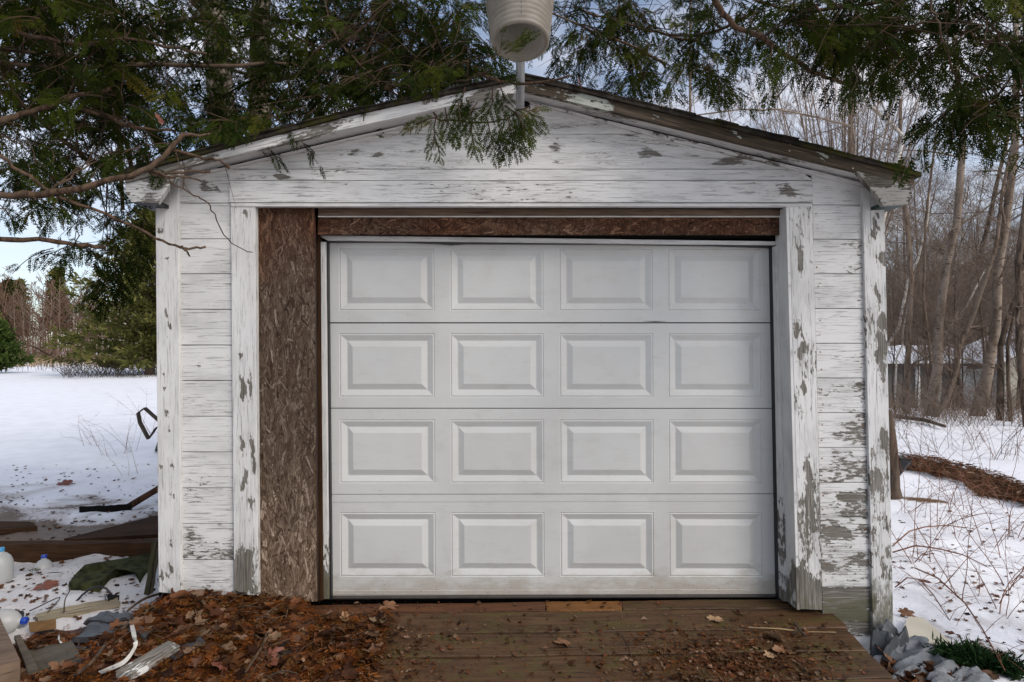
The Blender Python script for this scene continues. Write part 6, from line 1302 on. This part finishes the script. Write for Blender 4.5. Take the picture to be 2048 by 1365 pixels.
# mossy slab
pts = [(137, 1165), (148, 1150), (168, 1130), (200, 1124), (250, 1116), (306, 1105), (306, 1128), (280, 1150), (262, 1140), (235, 1148), (200, 1165), (165, 1168)]
P = [onZ(x, y, g(x, y).z+.05) for x, y in pts]; m = MB(); n = len(P); c = sum(P, Vector())/n; r = random.Random(5)
mid = [p.lerp(c, .45)+Vector((r.gauss(0, .01), r.gauss(0, .01), .02+r.gauss(0, .012))) for p in P]; m.add([c+Vector((0, 0, .0))]+mid+P+[p+Vector((0, 0, -.09)) for p in P], [(0, 1+i, 1+(i+1) % n) for i in range(n)]+[(1+i, 1+n+i, 1+n+(i+1) % n, 1+(i+1) % n) for i in range(n)]+[(1+n+i, 1+2*n+i, 1+2*n+(i+1) % n, 1+n+(i+1) % n) for i in range(n)])
me = m.mesh('mossy_slab'); o = link('mossy_slab', me, mat_plain('mossy_stone', (.055,.058,.022), .9, .1, .75, 14, 0, .02)); tag(o, 'dark green mossy slab half buried in the snow', 'stone slab'); md = o.modifiers.new('b', 'BEVEL'); md.width = .008; md.segments = 2
# leaning stakes by the corner board
for (x0, y0, x1, y1, w, mt_, lab) in [(290, 1192, 309, 1082, 10, W_MOSSY, 'mossy stake leaning on the left corner board'), (298, 1190, 314, 1100, 8, W_OLD, 'bare weathered stake leaning beside the mossy one')]:
    A = g(x0, y0); A = A+Vector((0, 0, -.03)); B = onY(x1, y1, A.y+.12); d = (B-A).normalized(); s = d.cross(Vector((0, -1, 0))).normalized()*w*.5*3.2/F; m = MB(); k = Vector((0, .02, 0)); vs = []; n = 8
    for i in range(n+1): p = A.lerp(B, i/n)+Vector((rnd.gauss(0, .002), 0, 0)); vs += [p-s, p+s, p+s+k, p-s+k]
    fs = [(i*4+q, i*4+(q+1) % 4, i*4+4+(q+1) % 4, i*4+4+q) for i in range(n) for q in range(4)]+[(n*4, n*4+1, n*4+2, n*4+3)]; me = bpy.data.meshes.new('stake'); me.from_pydata([tuple(v) for v in vs], [], fs); uvl = me.uv_layers.new(name='UVMap')
    for l in me.loops: v = vs[l.vertex_index]; uvl.data[l.index].uv = (v.z, v.x)
    tag(link('stake', me, mt_), lab, 'stake')
# hoop of bent strap
m = MB(); dH = 4.3; P = [atD(x, y, dH) for x, y in [(322, 850), (312, 842), (285, 818), (272, 828), (276, 848), (293, 880), (302, 868), (308, 858), (322, 850)]]
vs, fs = [], []
for p in P: vs += [p, p+Vector((0, .035, 0)), p+Vector((.009, .035, .009)), p+Vector((.009, 0, .009))]
for i in range(len(P)-1): fs += [(i*4+q, i*4+(q+1) % 4, i*4+4+(q+1) % 4, i*4+4+q) for q in range(4)]
m.add(vs, fs); tag(build(m, 'bent_hoop', mat_plain('weathered_strap', (.13,.10,.08), .8, .3, .4)), 'bent weathered strap hoop sticking out of the snow beside the garage', 'hoop')
m = MB(); a = onG(316, 905); m.tube([a+Vector((0, 0, .02)), a+Vector((.02, 0, .16))], [.05, .03], 8); tag(build(m, 'dark_stub', BLACK), 'small dark stub in the snow under the hoop', 'stub')
# jugs
JUG = MT('milky_plastic', .35, .5); JUG.col((.62,.62,.60)); t = JUG.N('ShaderNodeBsdfTranslucent'); t.inputs[0].default_value = (.7, .7, .7, 1); x = JUG.N('ShaderNodeMixShader'); x.inputs[0].default_value = .4; JUG.L(JUG.b.outputs[0], x.inputs[1]); JUG.L(t.outputs[0], x.inputs[2]); JUG.L(x.outputs[0], JUG.o.inputs[0]); JUG = JUG.m
def jug(p, s, rot, capm, label):
    o = empty('water_jug', p, label, 'jug'); m = MB(); lathe(m, [(.001, 0), (.072, .0), (.078, .02), (.078, .14), (.074, .17), (.06, .205), (.035, .232), (.02, .24), (.0195, .262), (.001, .262)], 28); b = build(m, 'jug_body', JUG, o, True); m = MB(); lathe(m, [(.022, .25), (.0225, .275), (.02, .278), (.001, .278)], 20); build(m, 'cap', capm, o, True)
    m = MB(); m.tube([(.045, 0, .225), (.085, 0, .21), (.095, 0, .17), (.076, 0, .13)], .011, 8); build(m, 'handle', JUG, o, True); o.scale = (s,)*3; o.rotation_euler = rot; return o
CB_ = mat_plain('blue_cap', (.01,.05,.35), .35, .5, .1); CLB = mat_plain('light_blue_cap', (.05,.30,.55), .35, .5, .1)
p = onZ(2, 1165, g(2, 1165).z); jug(p+Vector((-.02, .02, -.02)), .93, (0, 0, 2.4), CLB, 'milky water jug with a light blue cap at the left frame edge')
p = g(78, 1138); jug(p+Vector((.02, 0, -.14)), .85, (.1, .1, 2.6), CB_, 'milky jug with a dark blue cap sunk in the snow by the timber')
p = g(-5, 1290); jug(p+Vector((-.21, .10, .07)), .95, (0, R(90), .15), CB_, 'jug lying on its side with its blue cap just inside the left frame edge')
# cable arch, pale lath, black lump, posts
def tubeobj(name, pts, rad, mat, label, cat, n=8, lift=None, kind=None):
    P = [onZ(x, y, g(x, y).z+(lift[i] if lift else .02)) for i, (x, y) in enumerate(pts)]; m = MB(); Q = []
    for i in range(len(P)-1):
        p0, p1, p2, p3 = P[max(i-1, 0)], P[i], P[i+1], P[min(i+2, len(P)-1)]
        for k in range(4): t = k/4; Q.append(.5*((2*p1)+(p2-p0)*t+(2*p0-5*p1+4*p2-p3)*t*t+(-p0+3*p1-3*p2+p3)*t**3))
    Q.append(P[-1]); rr = rad if not hasattr(rad, '__len__') else list(np.interp(np.linspace(0, 1, len(Q)), np.linspace(0, 1, len(rad)), rad)); m.tube(Q, rr, n); o = build(m, name, mat, None, True); tag(o, label, cat); return o
A = g(153, 1202); m = MB(); d = A.y-CAM.y; m.tube([onY(x, y, A.y) for x, y in [(153, 1203), (165, 1190), (180, 1178), (197, 1173), (212, 1177), (220, 1186), (223, 1200)]], .0065, 8); tag(build(m, 'cable_loop', BLACK, None, True), 'black cable arching out of the snow', 'cable')
p = g(216, 1208); m = MB(); rr = random.Random(2); m.add([p+Vector((rr.uniform(-.05, .05), rr.uniform(-.04, .04), rr.uniform(0, .07))) for _ in range(7)], [(0,1,2), (0,2,3), (3,4,5), (1,4,6), (2,5,6), (0,5,1), (3,6,0)]); tag(build(m, 'torn_rubber', BLACK), 'torn black rubber piece at the foot of the cable arch', 'rubber')
plankobj('pale_lath', [(70, 1237), (235, 1203), (240, 1218), (78, 1252)], mat_wood('pale_lath_wood', (.30,.25,.17), (.22,.18,.12), (.10,.08,.05), .8), 'pale bowed lath between the snow and the leaf litter', 'lath', .02, .03, jit=.004)
m = MB(); p = g(20, 1240); m.tube([onZ(-60, 1236, p.z+.05), onZ(10, 1232, p.z+.05), onZ(42, 1232, p.z+.045)], [.032, .032, .028], 12); tag(build(m, 'black_pipe', BLACK, None, True), 'black plastic pipe end at the left frame edge', 'pipe')
plankobj('weathered_plank', [(45, 1322), (145, 1300), (160, 1335), (70, 1368)], W_OLD, 'grey weathered plank at the lower left under the leaves', 'plank', .035, .05, jit=.003)
A = g(55, 1372); m = MB()
o = plankobj('grey_stake', [(28, 1305), (40, 1302), (76, 1375), (56, 1380)], W_OLD, 'narrow grey stake slanting in the lower left corner', 'stake', .02, .09)
o = plankobj('brown_corner_post', [(-30, 1268), (-5, 1275), (40, 1378), (-30, 1400)], W_LINTEL, 'brown post end filling the lower left corner', 'post', .12, .14)
plankobj('cardboard_scrap', [(57, 1262), (112, 1256), (112, 1272), (60, 1280)], mat_plain('wet_cardboard', (.20,.11,.045), .85, .1, .3), 'wet cardboard strip beside the lath', 'cardboard', .01, .05)
plankobj('white_wood_scrap', [(232, 1366), (338, 1302), (360, 1312), (262, 1372)], P_WHITE, 'split white painted wood scrap on the leaf litter', 'wood scrap', .03, .05, jit=.003)
plankobj('dark_shard', [(330, 1322), (400, 1285), (412, 1295), (350, 1330)], mat_plain('dark_slate', (.05,.05,.055), .6, .4), 'dark grey shard behind the white wood scrap', 'shard', .01, .03)
# sheets of dark plastic: displaced grids
def sheet(name, q, mat, label, cat, nx_=22, ny_=14, amp=.03, lift=.05, seed=0, fr=4, drop=.06):
    P = [onG(*p)+Vector((0, 0, lift)) for p in q]; TL, TR, BR_, BL = P; r = random.Random(seed); ph = [r.uniform(0, 6) for _ in range(8)]; V, Fc = [], []
    for j in range(ny_+1):
        for i in range(nx_+1):
            a_, b_ = i/nx_, j/ny_; e = min(a_, 1-a_, b_, 1-b_); ja = .03*math.sin(9*b_+ph[0])+.02*math.sin(23*b_+ph[5]); p = TL*(1-a_)*(1-b_)+TR*a_*(1-b_)+BR_*a_*b_+BL*(1-a_)*b_
            z = amp*(1.6-7*abs(float(N1(a_*fr*1.5+seed*3.3, b_*fr*1.1)-.5))-3.2*abs(float(N2(a_*fr*2.6+b_*1.3+seed, b_*fr*1.4)-.5)))-drop*max(0, 1-e/.16)**2 if fr > 2.1 else amp*(math.sin(fr*3*a_+2.5*b_+ph[1])*.6+math.sin(fr*5*b_-3*a_+ph[2])*.5+abs(math.sin(fr*6*(a_+b_*.6)+ph[3]))*.6+r.gauss(0, .06))-drop*max(0, 1-e/.16)**2
            V.append((p.x+ja*.6+amp*.5*math.sin(14*b_+ph[4]), p.y+amp*.4*math.sin(11*a_+ph[6]), p.z+z))
    for j in range(ny_):
        for i in range(nx_): k = j*(nx_+1)+i; Fc.append((k, k+nx_+1, k+nx_+2, k+1))
    me = bpy.data.meshes.new(name); me.from_pydata(V, [], Fc); me.update(); o = link(name, me, mat, None, False); md = o.modifiers.new('t', 'SOLIDIFY'); md.thickness = .002; tag(o, label, cat); return o
DPL = mat_plain('dark_plastic', (.035,.030,.032), .45, .5, .45, 8); GTP = mat_plain('grey_tarp', (.13,.14,.15), .5, .35, .3, 10)
sheet('dark_plastic_sheet', [(196, 1244), (262, 1250), (300, 1300), (142, 1300)], DPL, 'dark slate coloured plastic sheet over the lower left debris', 'plastic sheet', seed=4, amp=.009, lift=.07, fr=2, drop=.03)
sheet('dark_plastic_flap', [(142, 1298), (210, 1300), (180, 1345), (140, 1345)], DPL, 'smaller dark plastic flap below the larger sheet', 'plastic sheet', seed=9, amp=.015, lift=.03)
sheet('black_rubber_strip', [(550, 1300), (668, 1250), (662, 1290), (545, 1332)], mat_plain('old_black_rubber', (.022,.018,.018), .5, .5, .4), 'wide black rubber strip lying left of the ramp', 'rubber strip', seed=5, amp=.006, lift=.045, drop=.02)
sheet('black_rubber_strip', [(520, 1275), (655, 1238), (660, 1250), (522, 1286)], mat_plain('old_black_rubber2', (.024,.020,.018), .5, .5, .4), 'narrow black rubber strip behind the wide one', 'rubber strip', seed=6, amp=.005, lift=.05, ny_=4, drop=.01)
# white straps
WST = mat_plain('white_strap', (.62,.60,.55), .5, .4, .2, 20)
def strap(pts, w, lift, label, mat=WST):
    P = [onZ(x, y, g(x, y).z+lift[i]) for i, (x, y) in enumerate(pts)]; Q = []
    for i in range(len(P)-1):
        p0, p1, p2, p3 = P[max(i-1, 0)], P[i], P[i+1], P[min(i+2, len(P)-1)]
        for k in range(5): t = k/5; Q.append(.5*((2*p1)+(p2-p0)*t+(2*p0-5*p1+4*p2-p3)*t*t+(-p0+3*p1-3*p2+p3)*t**3))
    Q.append(P[-1]); V, Fc = [], []
    for i, p in enumerate(Q):
        d = (Q[min(i+1, len(Q)-1)]-Q[max(i-1, 0)]).normalized(); s = d.cross((p-CAM).normalized()+Vector((0, 0, .5))).normalized()*w; k = Vector((0, .0, -.003)); V += [p-s, p+s, p+s+k, p-s+k]
    for i in range(len(Q)-1): Fc += [(i*4+q, i*4+(q+1) % 4, i*4+4+(q+1) % 4, i*4+4+q) for q in range(4)]
    m = MB(); m.add(V, Fc); tag(build(m, 'white_strap', mat, None, False), label, 'strap')
strap([(262, 1243), (268, 1270), (270, 1293), (250, 1322), (220, 1337), (200, 1345)], .009, [.12, .11, .08, .05, .04, .03], 'long curved white plastic strap over the dark plastic sheet')
strap([(338, 1236), (358, 1218), (380, 1212), (392, 1222), (394, 1248)], .0085, [.03, .07, .08, .07, .04], 'white strap bent into an arch on the litter by the wall')
strap([(418, 1216), (400, 1240), (388, 1258), (370, 1270)], .0085, [.09, .06, .04, .03], 'straight white strap leaning right of the arched one')
strap([(366, 1228), (355, 1240), (346, 1250)], .005, [.05, .04, .03], 'short thin white strap under the arch')
strap([(118, 1270), (118, 1280), (124, 1287)], .004, [.05, .05, .04], 'tiny white curl beside the cardboard strip')
# crushed can
CAN = MT('crushed_can_print', .35, .5); v = CAN.co('Object', (1, 1, 1)); s_ = CAN.N('ShaderNodeSeparateXYZ'); CAN.L(v, s_.inputs[0]); n_ = CAN.noise(v, 55, 3, .6)
c = CAN.mix(CAN.smask(CAN.math('ADD', s_.outputs['Z'], CAN.math('MULTIPLY', n_, .012)), .028, .030), (.16,.012,.02), (.5,.48,.47)); c = CAN.mix(CAN.smask(s_.outputs['Z'], .043, .046), c, (.18,.015,.025)); c = CAN.mix(CAN.smask(n_, .60, .66), c, (.5,.45,.44)); CAN.col(c); CAN.b.inputs['Metallic'].default_value = .3
m = MB(); r = random.Random(4); n = 20; hs = [0, .012, .03, .05, .07, .09, .10]; vs = []
for j, h in enumerate(hs):
    for i in range(n): a_ = 2*math.pi*i/n; cr = .033*(1-.35*math.exp(-((h-.05)/.02)**2)*(.5+.5*math.sin(a_*2+h*60))) ; vs.append((cr*math.cos(a_)+r.gauss(0, .0012), cr*.62*math.sin(a_)+r.gauss(0, .0012), h*.8))
m.add(vs, [(j*n+i, j*n+(i+1) % n, (j+1)*n+(i+1) % n, (j+1)*n+i) for j in range(len(hs)-1) for i in range(n)]+[tuple(range(n))[::-1], tuple(range((len(hs)-1)*n, len(hs)*n))])
o = build(m, 'crushed_can', CAN.m, None, True); p = g(548, 1226); o.location = p+Vector((0, 0, .045)); o.rotation_euler = (.4, 1.25, .5); o.scale = (1.25,)*3; tag(o, 'crushed red and white drink can in the leaf litter', 'can')
# sticks on the litter
for i, (pts, rad, lift, lab) in enumerate([([(150, 1352), (190, 1318), (225, 1270), (262, 1248), (330, 1205), (345, 1188)], [.008, .005], [.09, .11, .12, .12, .08, .05], 'long crooked stick lying across the dark plastic sheet'),
 ([(255, 1222), (285, 1200), (320, 1188), (355, 1184), (390, 1188), (410, 1200)], [.007, .011], [.05, .08, .09, .09, .08, .05], 'curved thick branch lying at the foot of the left corner board'), ([(275, 1222), (300, 1212), (330, 1195)], [.006, .006], [.05, .06, .06], 'short stick under the curved branch'),
 ([(490, 1345), (520, 1300), (532, 1270), (530, 1240), (520, 1225)], [.006, .005], [.05, .06, .06, .05, .04], 'brown stick standing up through the litter left of the rubber strips'), ([(503, 1258), (512, 1272), (528, 1280)], [.004, .004], [.05, .05, .05], 'short grey twig joining the brown stick'),
 ([(440, 1215), (480, 1228), (520, 1245), (545, 1250)], [.004, .003], [.04, .05, .05, .04], 'thin orange twig above the litter centre'), ([(430, 1240), (490, 1232)], [.003, .003], [.05, .05], 'straight pale twig on the litter'), ([(630, 1205), (680, 1205), (720, 1214)], [.003, .002], [.04, .05, .03], 'thin straw twig crossing from the litter to the ramp'),
 ([(540, 1352), (570, 1342), (600, 1350)], [.004, .003], [.04, .05, .04], 'pale twig at the lower edge below the rubber strip'), ([(60, 1222), (75, 1215), (120, 1195), (95, 1225)], [.004, .003], [.04, .07, .05, .03], 'dark dead twig tangle on the snow near the lath'), ([(128, 1225), (130, 1200), (140, 1180), (136, 1170)], [.004, .002], [.03, .07, .12, .15], 'upright dark twig standing beside the lath')]):
    tubeobj('stick', pts, rad, BARK_C if i < 5 else TWIGD, lab, 'stick', 7, lift)
tw_ = MB(); r = random.Random(77)
for i in range(150):
    x = r.uniform(-2.3, -.8); y = r.uniform(-1.0, -.03); z = max(gz(x, y), float(rampz(y)))+.03; a_ = r.uniform(0, 6.28); l = r.uniform(.04, .2); k = Vector((math.cos(a_)*l, math.sin(a_)*l, r.gauss(0, .02))); q = Vector((x, y, z)); tw_.tube([q, q+k*.5+Vector((0, 0, r.uniform(0, .02))), q+k], [.0022, .0018, .001], 4)
tag(build(tw_, 'litter_twigs', BARK_C, kind='stuff'), 'fine brown twigs mixed into the litter heap left of the door', 'twigs')
# small fallen green sprigs
for i, (px, py, s, lab) in enumerate([(82, 1145, .10, 'small green cedar sprig on the snow by the half buried jug'), (128, 1155, .10, 'green cedar sprig at the left tip of the mossy slab'), (612, 1350, .07, 'bright green cedar sprig at the bottom edge left of the ramp'), (300, 1295, .09, 'green sprig beside the dark plastic sheet'), (545, 1290, .05, 'tiny green sprig between the rubber strips')]):
    me = npmesh('cedar_sprig', SPRAYS[i][0], SPRAYS[i][1], {'rnd': np.full(len(SPRAYS[i][0]), .62)}); o = link('cedar_sprig', me, CEDAR); o.location = g(px, py)+Vector((0, 0, .035)); o.scale = (s,)*3; o.rotation_euler = (rnd.uniform(-.4, .4), rnd.uniform(-.4, .4), rnd.uniform(0, 6)); tag(o, lab, 'sprig')

# ------------------------------------------------------------ right side things
m = MB()
plankobj('cream_board', [(1817, 1250), (1846, 1252), (1925, 1322), (1800, 1290)], mat_plain('cream_plastic', (.62,.56,.44), .5, .3, .15, 4), 'cream plastic board tilted in the snow beside the right corner board', 'board', .015, .05)
sheet('grey_tarp', [(1760, 1300), (1850, 1285), (1935, 1350), (1790, 1385)], GTP, 'crumpled grey tarp at the right end of the ramp', 'tarp', 34, 24, amp=.012, lift=.06, seed=12, fr=2.6, drop=.05)
sheet('grey_tarp_fold', [(1736, 1298), (1790, 1272), (1812, 1300), (1772, 1335)], mat_plain('tarp_shiny', (.07,.075,.08), .4, .5, .4, 10), 'shiny raised fold of dark tarp against the corner board foot', 'tarp', 18, 14, amp=.035, lift=.09, seed=3, fr=2.2, drop=.10)
sheet('grey_cloth', [(1860, 1345), (1960, 1340), (2010, 1385), (1850, 1390)], mat_plain('grey_cloth', (.20,.21,.22), .8, .2, .35, 14), 'grey cloth heap at the bottom right edge', 'cloth', 26, 16, amp=.011, lift=.035, seed=8, fr=2.4)
# evergreen bough lying in the corner
bo = onG(1960, 1340); GB = empty('evergreen_bough', bo, 'dark green evergreen bough lying in the lower right corner', 'bough'); m = MB(); A = [onG(1888, 1322)+Vector((0, 0, .05)), onG(1950, 1330)+Vector((0, 0, .07)), onG(2035, 1350)+Vector((0, 0, .05))]; m.tube(A, [.006, .008, .006], 6); o = build(m, 'stem', BARK_C, GB); rel(o)
P, Dd = [], []
for k in range(150): t = rq.random(); q = A[0].lerp(A[1], t*2) if t < .5 else A[1].lerp(A[2], t*2-1); P.append(tuple(q+Vector((rq.gauss(0, .02), rq.gauss(0, .022), rq.gauss(0, .008)-.02)))); Dd.append((rq.gauss(-.3, .6), rq.gauss(-.2, .7), rq.gauss(.15, .3)))
V, Fq, rr = needles(np.array(P), np.array(Dd), np.random.default_rng(9), .06, 26, 0, .35, .07); V2 = V.copy(); me = npmesh('needles', V2, Fq, {'rnd': rr*.5}); o = link('needles', me, mat_leafy('bough_needles', [(.012,.030,.010), (.025,.055,.016), (.05,.085,.02)], .1), GB, kind='stuff'); rel(o)
specks('leaf_debris', 420, (1770, 1990), (1325, 1385), .02, .06, LITTER, LEAVES[:4]+nd, 'dark leaves tangled with the grey cloth at the bottom right', 'debris', .6)
# stump and black bucket beyond the right corner
p = onG(1790, 1000); ST = MB(); q = Vector((onY(1787, 900, 3.0).x, 3.0, gz(3.9, 3.0))); ST.tube([q+Vector((0, 0, -.1)), q+Vector((0, 0, .12)), q+Vector((.0, 0, .45)), q+Vector((-.03, 0, .75)), q+Vector((-.05, 0, .98))], [.11, .06, .05, .048, .03], 14); tag(build(ST, 'tree_stump', BARK_D, None, True), 'rough grey brown stump standing tight behind the right corner board', 'stump')
A = onY(1803, 925, 3.0); BK = empty('black_bucket', A, 'broken black bucket hanging beside the stump at right', 'bucket'); m = MB(); lathe(m, [(.05, -.16), (.055, -.12), (.075, .04), (.08, .05), (.073, .045), (.05, -.14)], 18); o = build(m, 'bucket_body', BLACK, BK, True); o.rotation_euler = (.25, .35, 0); m = MB(); m.tube([(.08, 0, .05), (.10, -.01, .06), (.105, -.01, -.10)], .004, 6); build(m, 'handle', BLACK, BK)
for i, (px, py, s, m_, lab) in enumerate([(1852, 1172, .07, LEAF_R, 'rust leaf on snow beside the lower corner board'), (1880, 1175, .06, LEAF_B, 'brown leaf second from the corner board on the snow'), (1962, 1180, .07, LEAF_R, 'dark red leaf standing in the middle of the right snow'), (1812, 1235, .08, LEAF_B, 'brown leaf near the top of the cream board'), (1840, 1253, .07, LEAF_R, 'curled leaf on the upper edge of the cream board'), (1906, 1278, .07, LEAF_R, 'rust leaf hanging over the snow hollow'), (1935, 1300, .08, LEAF_R, 'flat oak leaf right of the cream board'), (1866, 1309, .05, LEAF_B, 'small dark leaf on the cream board'), (1770, 1318, .12, LEAF_B, 'large brown leaf caught in the tarp folds')]):
    oak_leaf('fallen_leaf', onG(px, py)+Vector((0, 0, .03)), s, m_, px*.7, lab, tilt=(.6, .2), seed=px)['group'] = GL
print('objects', len(bpy.data.objects))
tt = sum(sum(len(p.vertices)-2 for p in me.polygons) if len(me.polygons) < 3000 else len(me.polygons)*(2 if len(me.polygons[0].vertices) == 4 else 1) for me in bpy.data.meshes); print('triangles', tt)
